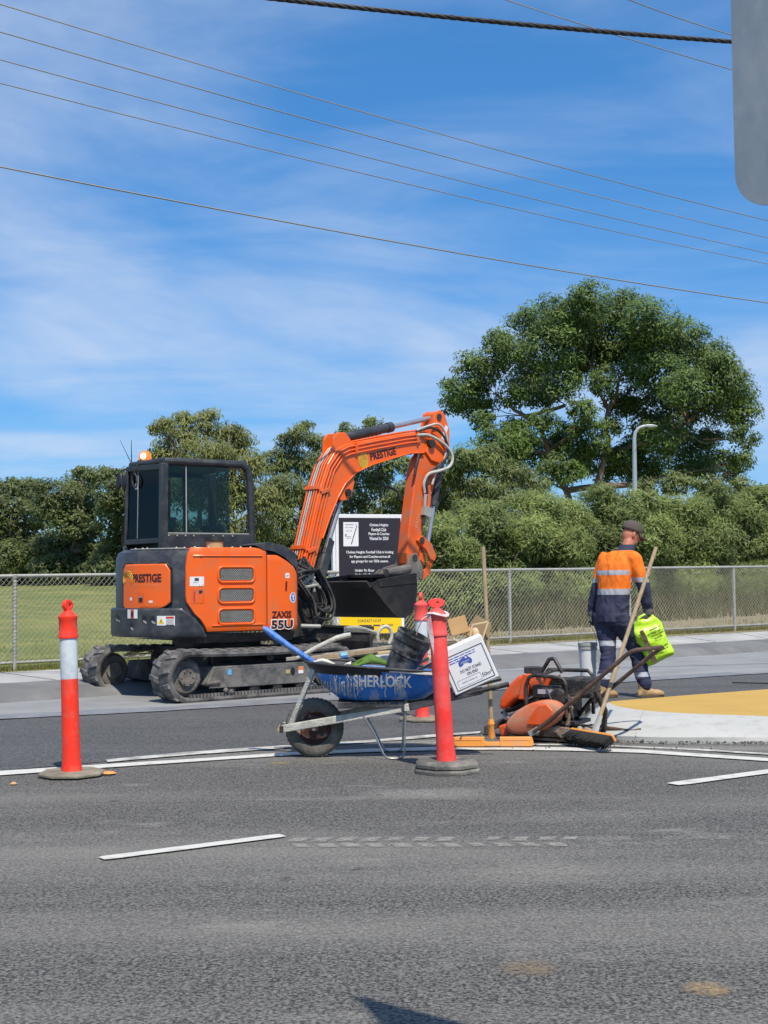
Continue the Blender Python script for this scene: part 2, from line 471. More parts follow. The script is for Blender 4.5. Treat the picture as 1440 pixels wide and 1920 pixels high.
    def build(s, name, mats, parent=None, smooth=None, bevel=0, seg=2, kind=None):
        me = bpy.data.meshes.new(name)
        me.from_pydata([tuple(v) for v in s.v], [], s.f)
        mats = mats if isinstance(mats, (list, tuple)) else [mats]
        for m in mats:
            me.materials.append(M[m] if isinstance(m, str) else m)
        if len(mats) > 1:
            me.polygons.foreach_set('material_index', s.m)
        bm = bmesh.new(); bm.from_mesh(me)
        bmesh.ops.recalc_face_normals(bm, faces=bm.faces)
        bm.to_mesh(me); bm.free()
        if smooth is not None:
            me.polygons.foreach_set('use_smooth', [True] * len(me.polygons))
            me.set_sharp_from_angle(angle=R(smooth))
        if s.k:
            me.attributes.new('cover', 'FLOAT', 'POINT').data.foreach_set('value', s.k)
        me.update()
        o = bpy.data.objects.new(name, me)
        COL.objects.link(o)
        if parent is not None:
            o.parent = parent
        if bevel:
            b = o.modifiers.new('bevel', 'BEVEL')
            b.width = bevel; b.segments = seg; b.limit_method = 'ANGLE'; b.angle_limit = R(32)
        if kind:
            o['kind'] = kind
        return o


def tag(o, label=None, cat=None, group=None, kind=None):
    if label: o['label'] = label
    if cat: o['category'] = cat
    if group: o['group'] = group
    if kind: o['kind'] = kind
    return o


def empty(name, loc=(0, 0, 0), rz=0., label=None, cat=None, group=None):
    o = bpy.data.objects.new(name, None)
    o.empty_display_size = .2
    COL.objects.link(o)
    o.location = loc
    o.rotation_euler = (0, 0, rz)
    return tag(o, label, cat, group)


def share(o, parent=None, M4=None):
    c = o.copy(); COL.objects.link(c)
    if parent is not None: c.parent = parent
    if M4 is not None: c.matrix_local = M4
    return c


_fontcache = {}


def text_pts(s, bold=0.):
    cu = bpy.data.curves.new('lettering', 'FONT')
    cu.body = s; cu.size = 1.0; cu.offset = bold; cu.fill_mode = 'FRONT'
    cu.resolution_u = 2
    ob = bpy.data.objects.new('lettering', cu)
    COL.objects.link(ob)
    dg = bpy.context.evaluated_depsgraph_get()
    me = bpy.data.meshes.new_from_object(ob.evaluated_get(dg))
    vs = [Vector(v.co) for v in me.vertices]
    fs = [tuple(p.vertices) for p in me.polygons]
    bpy.data.objects.remove(ob); bpy.data.curves.remove(cu); bpy.data.meshes.remove(me)
    if not vs:
        return vs, fs, 1, 1
    x0 = min(v.x for v in vs); x1 = max(v.x for v in vs)
    y0 = min(v.y for v in vs); y1 = max(v.y for v in vs)
    vs = [Vector((v.x - x0, v.y - y0, 0)) for v in vs]
    return vs, fs, x1 - x0, y1 - y0


def text(mb, s, w, h, fn, bold=0., mi=0, align='c'):
    """flat lettering w x h metres mapped by fn(u, v) -> 3D point; u, v from the centre"""
    vs, fs, tw, th = text_pts(s, bold)
    if not vs: return mb
    if h is None: h = w * th / tw
    if w is None: w = h * tw / th
    o = -w / 2 if align == 'c' else (0 if align == 'l' else -w)
    mb.add([fn(v.x / tw * w + o, v.y / th * h - h / 2) for v in vs], fs, mi)
    return mb


def scribble(mb, w, h, fn, align='c', mi=0):
    """a line of print too small to read: word-long dashes of uneven height"""
    x = 0.
    while x < w:
        L = min(w - x, random.uniform(2.2, 6.) * h)
        y = h * random.uniform(.30, .46)
        o = -w / 2 if align == 'c' else 0.
        mb.add([fn(o + x, -y), fn(o + x + L, -y), fn(o + x + L, y * .8), fn(o + x, y)], [(0, 1, 2, 3)], mi)
        x += L + h * .7
    return mb


def plane_fn(o, U, V, Nrm=None, off=0.):
    o, U, V = Vector(o), Vector(U).normalized(), Vector(V).normalized()
    N_ = U.cross(V)
    return lambda u, v: o + U * u + V * v + N_ * off


def sheet(name, poly, z, m, parent=None, kind='structure'):
    mb = MB(); mb.add([(p[0], p[1], z if len(p) < 3 else p[2]) for p in poly], [tuple(range(len(poly)))])
    o = mb.build(name, m, parent)
    # faces up
    if o.data.polygons[0].normal.z < 0: o.data.flip_normals()
    if kind and parent is None: o['kind'] = kind
    return o

# ================================================================== SETTING
def road_mat(name, dark, light, worn, streak_rot, fine=170., amt=.8):
    m = bpy.data.materials.new(name)
    m.use_nodes = True
    n, l = m.node_tree.nodes, m.node_tree.links
    b = n['Principled BSDF']
    b.inputs['Roughness'].default_value = .88
    b.inputs['Specular IOR Level'].default_value = .3
    t = n.new('ShaderNodeTexCoord')

    def nz(scale, detail=3, rot=0, sc=(1, 1, 1), rough=.55):
        mp = n.new('ShaderNodeMapping')
        mp.inputs['Rotation'].default_value = (0, 0, rot)
        mp.inputs['Scale'].default_value = sc
        l.new(t.outputs['Object'], mp.inputs[0])
        q = n.new('ShaderNodeTexNoise')
        q.inputs['Scale'].default_value = scale
        q.inputs['Detail'].default_value = detail
        q.inputs['Roughness'].default_value = rough
        l.new(mp.outputs[0], q.inputs['Vector'])
        return q.outputs[0]

    def rng(src, lo, hi, a=0., c=1.):
        q = n.new('ShaderNodeMapRange')
        q.inputs['From Min'].default_value = lo; q.inputs['From Max'].default_value = hi
        q.inputs['To Min'].default_value = a; q.inputs['To Max'].default_value = c
        l.new(src, q.inputs['Value']); return q.outputs[0]

    def mixc(f, a, c):
        q = n.new('ShaderNodeMix'); q.data_type = 'RGBA'
        l.new(f, q.inputs['Factor'])
        for k, s in (('A', a), ('B', c)):
            if isinstance(s, tuple): q.inputs[k].default_value = (*s, 1)
            else: l.new(s, q.inputs[k])
        return q.outputs['Result']

    vo = n.new('ShaderNodeTexVoronoi')
    vo.inputs['Scale'].default_value = fine * .75
    l.new(t.outputs['Object'], vo.inputs['Vector'])
    sepc = n.new('ShaderNodeSeparateColor')
    l.new(vo.outputs['Color'], sepc.inputs[0])
    grain = rng(nz(fine * .42, 4, 0, (1, 1, 1), .75), .38, .64)
    stone = rng(sepc.outputs[0], .0, 1.)
    g2 = n.new('ShaderNodeMath'); g2.operation = 'MULTIPLY_ADD'
    l.new(grain, g2.inputs[0]); g2.inputs[1].default_value = .55
    s2 = n.new('ShaderNodeMath'); s2.operation = 'MULTIPLY'
    l.new(stone, s2.inputs[0]); s2.inputs[1].default_value = .45
    l.new(s2.outputs[0], g2.inputs[2])
    g3 = rng(g2.outputs[0], .22, .78)
    base = mixc(g3, dark, light)
    big = rng(nz(.62, 6, streak_rot, (.22, 1.5, 1), .62), .42, .62)
    base2 = mixc(rng(big, 0, 1, 0, amt), base, mixc(g2.outputs[0], tuple(c * .55 for c in worn), worn))
    med = rng(nz(2.3, 8, streak_rot, (.5, 1.3, 1), .7), .58, .74, 0, .45)
    base3 = mixc(med, base2, tuple(min(1, c * 1.35) for c in worn))
    spots = rng(nz(5.5, 5), .66, .74, 0, .55)
    base4 = mixc(spots, base3, tuple(c * .6 for c in dark))
    l.new(base4, b.inputs['Base Color'])
    bp = n.new('ShaderNodeBump'); bp.inputs['Strength'].default_value = .55; bp.inputs['Distance'].default_value = .008
    l.new(g2.outputs[0], bp.inputs['Height']); l.new(bp.outputs[0], b.inputs['Normal'])
    return m


M['asphalt'] = road_mat('worn asphalt', (.026, .026, .025), (.215, .207, .190), (.300, .287, .255), R(-12), 165., .62)
M['asphalt_new'] = road_mat('newer asphalt', (.040, .041, .042), (.140, .141, .142), (.150, .150, .147), R(-36), 110., .7)
M['concrete'] = mat('pale concrete', (.405, .40, .38), .85, var=.12, scale=2.2, dirt=(.24, .24, .235), damt=.6, dscale=1.6, bump=.15, bscale=60)
M['gutter'] = mat('smooth grey channel', (.265, .265, .258), .8, var=.14, scale=1.5, dirt=(.18, .185, .195), damt=.75, dscale=1.1, stretch=(1, 1, 1), bump=.1)
M['kerb'] = mat('smoothed kerb concrete', (.150, .150, .148), .85, var=.18, scale=1.6, dirt=(.25, .25, .245), damt=.6, dscale=1.3, bump=.15)
M['paint'] = mat('white road paint', (.58, .57, .52), .75, var=.06, scale=10, dirt=(.24, .235, .22), damt=.75, dscale=9, dlo=.52, dhi=.72)
M['paint_worn'] = mat('worn road paint', (.60, .59, .53), .8, var=.1, scale=10, dirt=(.20, .195, .18), damt=.9, dscale=6, dlo=.40, dhi=.62)
M['island_white'] = mat('white island concrete', (.455, .455, .425), .85, var=.05, scale=3, dirt=(.27, .26, .235), damt=.6, dscale=7, bump=.2, dlo=.52, dhi=.75)
M['island_ochre'] = mat('ochre island infill', (.50, .315, .070), .85, var=.06, scale=2.5, dirt=(.40, .29, .12), damt=.55, dscale=5, bump=.2, dlo=.52, dhi=.74)
M['dirt'] = mat('dry verge soil', (.24, .19, .125), .95, var=.25, scale=5, dirt=(.20, .20, .06), damt=.75, dscale=3, bump=.5, bscale=40)
M['field'] = mat('dry mown grass', (.205, .205, .052), .95, var=.22, scale=1.2, dirt=(.115, .150, .030), damt=.9, dscale=.55, bump=.7, bscale=25, dlo=.44, dhi=.58)
M['dust_print'] = mat('pale dust', (.36, .345, .31), .95, var=.15, scale=18, dirt=(.16, .155, .145), damt=.9, dscale=55, dlo=.46, dhi=.62)
M['film'] = film_mat('pale dust film', (.40, .385, .345), .22, .95)
M['film_tan'] = film_mat('tan soil film', (.36, .26, .15), .2, .85)
M['film_yellow'] = film_mat('yellow paint film', (.55, .38, .06), .3, .9)
M['crumbs'] = mat('loose asphalt crumbs', (.060, .058, .056), .9, var=.4, scale=30)
M['soil_tan'] = mat('tan soil', (.26, .20, .13), .95, var=.25, scale=30, dirt=(.14, .135, .125), damt=.9, dscale=28, dlo=.45, dhi=.6)
M['tar'] = mat('black tar', (.012, .012, .013), .6)

sheet('ground', [(-500, -500), (500, -500), (500, 900), (-500, 900)], -.12, 'field')
road = sheet('road', [(-60, -40), (60, -40), (60, 40), (20, 26.05), (4.89, 17.15), (-3.51, 12.2), (-40, -9.3), (-60, -21)], 0.0, 'asphalt')

# the newer lane beyond the double line, gutter, kerb, path
lane = [(-12, 3.6), (-2.53, 8.83), (-1.94, 9.23), (-1.44, 9.58), (-.89, 9.86), (-.1, 10.22), (.32, 10.49), (.9, 10.8),
        (1.45, 11.6), (3.7, 13.3), (12, 17.5), (20, 25.9), (4.89, 17.10), (-3.51, 12.15), (-20, 2.4)]
sheet('newer_asphalt', lane, .004, 'asphalt_new', road)

KD = Vector((.776, .631, 0))                       # along the kerb
KN = Vector((-.631, .776, 0))


def along(p, s): return (p[0] + KD.x * s, p[1] + KD.y * s)


KB = (-3.99, 13.86); KT = (-4.22, 14.66)
gut = [along((-3.51, 12.2), -30), (-3.51, 12.2), (-2.16, 12.81), (4.89, 17.15), along((4.89, 17.15), 40),
       along(KB, 60), along(KB, 13.36), KB, along(KB, -30)]
sheet('gutter', gut, .008, 'gutter')
gl = MB()                                            # darker, bluish ragged band along the outer edge of the channel
ge = [along((-3.51, 12.2), -30), (-3.51, 12.2), (-2.16, 12.81), (1.3, 14.95), (4.89, 17.15)]
pts_ = []
for (a_, b_) in zip(ge, ge[1:]):
    for q_ in range(14 if a_ != ge[0] else 40):
        f_ = q_ / (14 if a_ != ge[0] else 40); pts_.append(Vector((a_[0] + (b_[0] - a_[0]) * f_, a_[1] + (b_[1] - a_[1]) * f_, 0)))
for i_, p_ in enumerate(pts_):
    n_ = Vector((-.5, .87, 0)); w_ = .42 + .16 * noise.noise(Vector((i_ * .21, 2, 0)))
    e_ = -.03 + .03 * noise.noise(Vector((i_ * 1.7, 5, 0)))
    gl.v += [p_ + n_ * e_ + Vector((0, 0, .012)), p_ + n_ * w_ + Vector((0, 0, .012))]
gl.f = [(2 * i_, 2 * i_ + 2, 2 * i_ + 3, 2 * i_ + 1) for i_ in range(len(pts_) - 1)]; gl.m = [0] * len(gl.f)
M['gutter_band'] = mat('bluish channel edge', (.175, .185, .205), .8, var=.18, scale=3, dirt=(.27, .27, .265), damt=.7, dscale=4)
gl.build('edge_band', 'gutter_band', bpy.data.objects['gutter'])
kb = MB()
NS = 60
prof = [(0.0, .006), (.06, .055), (.16, .095), (.36, .128), (.62, .150), (.78, .153)]
for i in range(NS + 1):
    s = -25 + 75 * i / NS
    for (q, z) in prof:
        wob = .012 * noise.noise(Vector((s * .7, q, 0)))
        kb.v.append(Vector((KB[0], KB[1], 0)) + KD * s + KN * (q + wob) + Vector((0, 0, z)))
k = len(prof)
for i in range(NS):
    for j in range(k - 1):
        kb.f.append((i * k + j, (i + 1) * k + j, (i + 1) * k + j + 1, i * k + j + 1)); kb.m.append(0)
kerb = kb.build('kerb', 'kerb', None, smooth=50); kerb['kind'] = 'structure'

# fence line
FD = Vector((.815, .580, 0)).normalized(); FN = Vector((-FD.y, FD.x, 0))
FP = Vector((-4.71, 17.0, 0))


def fence_z(s): return .16 + .09 * s / 13.0


# footpath: from the kerb top to just before the fence
fp = MB()
for i in range(41):
    s = -20 + 60 * i / 40
    a = Vector((KB[0], KB[1], .151)) + KD * s + KN * .775
    # foot of the fence beside this station
    t_ = (a - FP).dot(FD)
    f = FP + FD * t_ - FN * (.28 + .02 * max(0, t_))
    f.z = fence_z(max(-6, min(30, t_))) - .01
    if i == 0: f.z = .15
    fp.v += [a, f]
for i in range(40):
    fp.f.append((2 * i, 2 * i + 2, 2 * i + 3, 2 * i + 1)); fp.m.append(0)
o = fp.build('footpath', 'concrete'); o['kind'] = 'structure'
fj = MB()
for i in range(1, 40):                                       # expansion joints every 1.5 m
    a, f = fp.v[2 * i], fp.v[2 * i + 1]
    fj.bar(a + (f - a) * .02 + Vector((0, 0, .002)), f + Vector((0, 0, .002)), .012, .006)
fj.build('joint', 'kerb', o)


def field_z(x, y):
    d = Vector((x, y, 0)) - FP
    s, q = d.dot(FD), d.dot(FN)
    e = max(0., min(1., q / 26.0)); e = e * e * (3 - 2 * e)
    z = fence_z(max(-8, min(30, s))) - .015 + .93 * e
    if s > 8: z += .25 * min(1, (s - 8) / 10) * min(1, max(0, q) / 4)
    return z + .02 * noise.noise(Vector((x * .6, y * .6, 0))) * min(1, max(0, q + .3))


fm = MB()
qs = [-.3, 0, .5, 1, 2, 3, 4.5, 6, 8, 10, 13, 16, 20, 24, 28, 34, 45, 70, 120, 260]
ss = [-260, -120, -60, -30] + [-20 + 1.5 * i for i in range(42)] + [60, 90, 140, 300]
for s in ss:
    for q in qs:
        qq = q if q >= 0 else -(.28 + .02 * max(0, min(40, s))) - .05
        p = FP + FD * s + FN * qq
        fm.v.append(Vector((p.x, p.y, field_z(p.x, p.y) - (.012 if q < 0 else 0))))
k = len(qs)
for i in range(len(ss) - 1):
    for j in range(k - 1):
        fm.f.append((i * k + j, (i + 1) * k + j, (i + 1) * k + j + 1, i * k + j + 1)); fm.m.append(0)
field = fm.build('grass_field', 'field', None, smooth=60); field['kind'] = 'structure'
# bare soil strip along and behind the fence on the hedge side
ds = MB()
st = [3.5 + .6 * i for i in range(50)]
for s in st:
    w0 = -.24 - .02 * s; w1 = 1.2 + .9 * noise.noise(Vector((s * .5, 3, 0))) + 2.2
    for w in (w0, -.05, .6, w1 * .6, w1):
        p = FP + FD * s + FN * w
        ds.v.append(Vector((p.x, p.y, field_z(p.x, p.y) + .006)))
for i in range(len(st) - 1):
    for j in range(4):
        ds.f.append((i * 5 + j, (i + 1) * 5 + j, (i + 1) * 5 + j + 1, i * 5 + j + 1)); ds.m.append(0)
o = ds.build('soil_strip', 'dirt'); o['kind'] = 'structure'

# grass blades near the fence
def blades(name, n, pos_fn, h0, h1, w, m, lean=.5):
    P = np.array([pos_fn() for _ in range(n)])
    a = RNG.uniform(0, 2 * np.pi, n); h = RNG.uniform(h0, h1, n)
    dx_, dy_ = np.cos(a), np.sin(a)
    le = RNG.uniform(0, lean, n)
    b = RNG.uniform(0, 2 * np.pi, n)
    v = np.zeros((n, 3, 3))
    v[:, 0] = P; v[:, 1] = P; v[:, 2] = P
    v[:, 0, 0] -= dx_ * w; v[:, 0, 1] -= dy_ * w
    v[:, 1, 0] += dx_ * w; v[:, 1, 1] += dy_ * w
    v[:, 2, 2] += h; v[:, 2, 0] += np.cos(b) * le * h; v[:, 2, 1] += np.sin(b) * le * h
    me = bpy.data.meshes.new(name)
    me.vertices.add(3 * n); me.vertices.foreach_set('co', v.ravel())
    me.loops.add(3 * n); me.loops.foreach_set('vertex_index', np.arange(3 * n, dtype=np.int32))
    me.polygons.add(n); me.polygons.foreach_set('loop_start', np.arange(0, 3 * n, 3, dtype=np.int32))
    me.materials.append(M[m]); me.update(calc_edges=True)
    o = bpy.data.objects.new(name, me); COL.objects.link(o)
    return o


def gpos():
    s = random.uniform(-4, 22); q = random.choice([random.gauss(.05, .10), random.gauss(.05, .16), random.uniform(-.2, 1.6), random.uniform(0, 6)])
    q = max(q, -.22 - .02 * max(0, s))
    p = FP + FD * s + FN * q
    return (p.x, p.y, field_z(p.x, p.y) - .01)


tag(blades('grass', 26000, gpos, .03, .10, .006, 'grass'), 'short dry grass along the foot of the chain link fence', 'grass', kind='stuff')

# ---------------------------------------------------------------- road paint (4 mm sheets)
def strip(name, up, lo, z, m):
    mb = MB()
    n_ = len(up)
    mb.add([(p[0], p[1], z) for p in up] + [(p[0], p[1], z) for p in lo],
           [(i, i + n_, i + n_ + 1, i + 1) for i in range(n_ - 1)])
    o = mb.build(name, m, road)
    return o


def mid(a, b, f): return (a[0] + (b[0] - a[0]) * f, a[1] + (b[1] - a[1]) * f)


up = [(-6, 7.15), (-2.53, 8.81), (-1.89, 9.09), (-1.21, 9.37), (-.7, 9.62), (-.1, 9.79), (.35, 9.84), (.8, 9.84), (1.3, 9.74), (1.81, 9.57), (2.57, 9.05), (5, 7.0)]
lo = [(-6, 6.9), (-2.45, 8.54), (-1.84, 8.86), (-1.18, 9.18), (-.69, 9.39), (-.09, 9.54), (.35, 9.59), (.78, 9.59), (1.27, 9.50), (1.76, 9.34), (2.51, 8.85), (4.9, 6.85)]
strip('edge_line', [mid(a, b, .05) for a, b in zip(up, lo)], [mid(a, b, .80) for a, b in zip(up, lo)], .008, 'paint')
up = [(-1.94, 9.31), (-1.44, 9.68), (-.89, 9.95), (-.1, 10.31), (.32, 10.6), (.76, 10.82)]
lo = [(-1.9, 9.15), (-1.41, 9.47), (-.87, 9.76), (-.1, 10.14), (.31, 10.38), (.74, 10.67)]
strip('edge_line', up, [mid(a, b, .85) for a, b in zip(up, lo)], .009, 'paint_worn')
up = [(.9, 9.98), (1.3, 9.93), (1.67, 9.83), (2.2, 9.58), (2.65, 9.28), (5, 7.3)]
strip('edge_line', up, [(p[0] - .02, p[1] - .08) for p in up], .008, 'paint_worn')


def dash(a, b, w):
    """worn lane dash with slightly ragged edges"""
    a, b = Vector((*a, 0)), Vector((*b, 0))
    d = (b - a).normalized(); nn = Vector((-d.y, d.x, 0))
    u_, l_ = [], []
    for i in range(25):
        c = a + (b - a) * (i / 24)
        e = w / 2 * (1 - .12 * abs(noise.noise(Vector((i * .9, 1, 3)))))
        if i in (0, 24): e *= .8
        u_.append((c + nn * e).to_tuple()); l_.append((c - nn * e).to_tuple())
    return strip('lane_dash', u_, l_, .008, 'paint')


dash((-1.265, 5.965), (-.50, 6.465), .085)
dash((1.685, 7.94), (3.3, 9.05), .12)

# pale dust print of a tyre tread crossing the near lane
tp = MB()
x = -.48
i = 0
while x < 2.1:
    fade = 1 if x < .9 else random.random()
    for r_ in range(2):
        if random.random() < (.1 if x < .9 else .45): continue
        y0 = 6.42 - .03 * (x + .5) - r_ * .145
        h = .115 * random.uniform(.75, 1.05); w = random.uniform(.075, .10)
        ox = x + (.055 if r_ else 0)
        jit = lambda a=.008: random.uniform(-a, a)
        sl = -.03 if r_ else .03
        st_ = (1.0 if x < .9 else random.uniform(.4, .8)) * random.uniform(.8, 1)
        quad = [Vector((ox, y0 - h, .005)), Vector((ox + w, y0 - h, .005)), Vector((ox + w + sl, y0, .005)), Vector((ox + sl, y0, .005))]
        cc = sum(quad, Vector()) / 4
        tp.add(quad + [cc + (q_ - cc) * .55 for q_ in quad], [(0, 1, 5, 4), (1, 2, 6, 5), (2, 3, 7, 6), (3, 0, 4, 7), (4, 5, 6, 7)])
        tp.k += [.30] * 4 + [st_] * 4
    x += .118 + random.uniform(-.006, .006)
o = tp.build('tyre_tread_dust', 'film'); tag(o, 'pale dusty tyre tread print crossing the near lane', 'dust print', kind='stuff')

# ---------------------------------------------------------------- traffic island
near = [(1.62, 11.0), (1.56, 10.62), (1.60, 10.30), (1.74, 10.08), (2.02, 9.97), (2.40, 9.93), (2.82, 9.90), (3.6, 9.80), (5.0, 9.55), (7.0, 9.2)]
far = [(7.0, 15.1), (5.0, 13.95), (3.72, 13.12), (2.86, 12.60), (2.26, 12.20), (1.90, 11.90), (1.72, 11.5)]
ynear = [(1.94, 11.62), (1.95, 11.35), (2.045, 11.04), (2.13, 10.90), (2.23, 10.79), (2.43, 10.64), (2.95, 10.38), (3.7, 10.25), (5.0, 10.05), (7.0, 9.7)]
yfar = [(7.0, 14.9), (5.0, 13.75), (3.70, 12.93), (2.86, 12.40), (2.30, 12.02), (1.99, 11.80), (1.95, 11.72)]
isl = MB()
out = near + far; inn = ynear + yfar
n_ = len(out)
rows = []
for f, z in ((0, -.01), (0, .045), (.06, .062), (.35, .105), (.75, .140), (1.0, .150)):
    rows.append([(out[i][0] + (inn[i][0] - out[i][0]) * f, out[i][1] + (inn[i][1] - out[i][1]) * f, z) for i in range(n_)])
vs = [p for r_ in rows for p in r_]
fs = []
for a in range(len(rows) - 1):
    for i in range(n_):
        j = (i + 1) % n_
        fs.append((a * n_ + i, a * n_ + j, (a + 1) * n_ + j, (a + 1) * n_ + i))
isl.add(vs, fs)
island = isl.build('traffic_island', 'island_white', None, smooth=60)
tag(island, 'white concrete traffic island with ochre top beside the plate compactor', 'traffic island')
top = MB(); top.add([(p[0], p[1], .150) for p in inn], [tuple(range(n_))]); top.build('infill', 'island_ochre', island)
jn = MB()
for (a, b) in (((1.86, 10.02), (2.10, 10.92)), ((3.3, 9.85), (3.42, 10.28))):
    pts = [Vector((a[0] + (b[0] - a[0]) * f, a[1] + (b[1] - a[1]) * f, z + .001)) for f, z in ((.0, .048), (.08, .064), (.36, .107), (.75, .142), (.97, .150))]
    jn = MB(); jn.tube(pts, .003, 4); jn.build('joint', 'concrete', island)
None

# crumbs of asphalt round the island foot
cr = MB()
for _ in range(520):
    f = random.random()
    k = random.choice([2, 3, 4, 5, 5, 6, 6, 6, 7])
    a, b = near[k], near[k + 1]
    px = a[0] + (b[0] - a[0]) * f; py = a[1] + (b[1] - a[1]) * f - abs(random.gauss(0, .07)) - .008
    if random.random() < .15: px = random.uniform(.9, 3.2); py = random.uniform(9.5, 10.0)
    s = random.uniform(.003, .010) * (1.8 if random.random() < .06 else 1)
    z = .010 + s * .4
    q = [Vector((random.uniform(.6, 1.2) * s * cx, random.uniform(.6, 1.2) * s * cy, 0)) for cx, cy in ((1, 0), (0, 1), (-1, 0), (0, -1))]
    c = Vector((px, py, z))
    cr.add([c + p for p in q] + [c + Vector((0, 0, s * .8)), c - Vector((0, 0, s * .4))],
           [(0, 1, 4), (1, 2, 4), (2, 3, 4), (3, 0, 4), (1, 0, 5), (2, 1, 5), (3, 2, 5), (0, 3, 5)])
tag(cr.build('asphalt_crumbs', 'crumbs'), 'loose dark asphalt crumbs at the foot of the island', 'crumbs', kind='stuff')

# small things lying on the road
def litter(name, label, cat, x, y, sx, sy, m, rz=0., z=.0, hs=1.):
    mb = MB(); n_ = 14
    rim = []
    for i in range(n_):
        a = 2 * math.pi * i / n_
        r_ = 1 + .28 * noise.noise(Vector((math.cos(a) * 1.3 + x, math.sin(a) * 1.3 + y, 5)))
        rim.append(Vector((math.cos(a) * sx * r_, math.sin(a) * sy * r_, .003)))
    up_ = [p * .55 + Vector((0, 0, .012 * hs)) for p in rim]
    mb.add(rim + up_ + [Vector((0, 0, .016 * hs))], [(i, (i + 1) % n_, n_ + (i + 1) % n_, n_ + i) for i in range(n_)] + [(n_ + i, n_ + (i + 1) % n_, 2 * n_) for i in range(n_)])
    o = mb.build(name, m, None, smooth=50)
    o.location = (x, y, z + .004); o.rotation_euler = (0, 0, rz)
    return tag(o, label, cat)


litter('road_marker', 'small yellow road marker stud just before the slim bollard', 'road marker', -1.78, 8.62, .052, .045, 'broom_orange', 0, .004)
litter('leaf_scrap', 'small reddish scrap on the asphalt at far left', 'litter', -2.28, 8.22, .022, .02, 'card_pale')
def smear(label, x, y, sx, sy, st_, m, name='soil_smear', cat='soil'):
    mb = MB(); n_ = 22
    for f, kv in ((0, st_), (.45, st_ * .85), (.75, st_ * .5), (1.0, 0.)):
        for i in range(n_ if f else 1):
            a = 2 * math.pi * i / n_; w = 1 + .35 * noise.noise(Vector((math.cos(a) * 1.5 + x * 3, math.sin(a) * 1.5 + y, 4)))
            mb.v.append(Vector((sx * f * w * math.cos(a), sy * f * w * math.sin(a), .0055))); mb.k.append(kv)
    for i in range(n_):
        j = (i + 1) % n_
        mb.f.append((0, 1 + i, 1 + j)); mb.m.append(0)
        for r_ in range(2):
            q_ = 1 + r_ * n_
            mb.f.append((q_ + i, q_ + n_ + i, q_ + n_ + j, q_ + j)); mb.m.append(0)
    o = mb.build(name, m, None); o.location = (x, y, .0)
    return tag(o, label, cat, kind='stuff')


smear('tan soil smear on the asphalt near the corner', .94, 4.0, .10, .09, .95, 'film_tan')
smear('broader faint tan soil smear beside the smaller one', .44, 4.23, .15, .13, .6, 'film_tan')
smear('pale cement dust smear on the road before the bollard', .22, 7.68, .55, .30, .8, 'film', 'dust_smear', 'dust')
smear('pale dust patch on the near lane past the tread print', .62, 5.62, .45, .40, .55, 'film', 'dust_smear', 'dust')
smear('cement dust between the painted lines under the barrow', .35, 10.12, .95, .26, .95, 'film', 'dust_smear', 'dust')
smear('wide pale dusty band across the near lane at the right', 1.1, 6.9, .9, .35, .5, 'film', 'dust_smear', 'dust')
smear('pale dusty sweep in front of the island', 2.3, 9.55, 1.0, .22, .8, 'film', 'dust_smear', 'dust')
smear('faint yellow paint spatter on the road by the barrow wheel', -.72, 9.05, .14, .09, .7, 'film_yellow', 'paint_spatter', 'paint')
ln = MB(); ln.tube([(4.0 + .3 * i, 15.48 - .16 * i + .03 * math.sin(i), .020) for i in range(9)], .008, 5)
tag(ln.build('road_cable', 'tar'), 'thin black cable lying on the road beyond the island', 'cable')

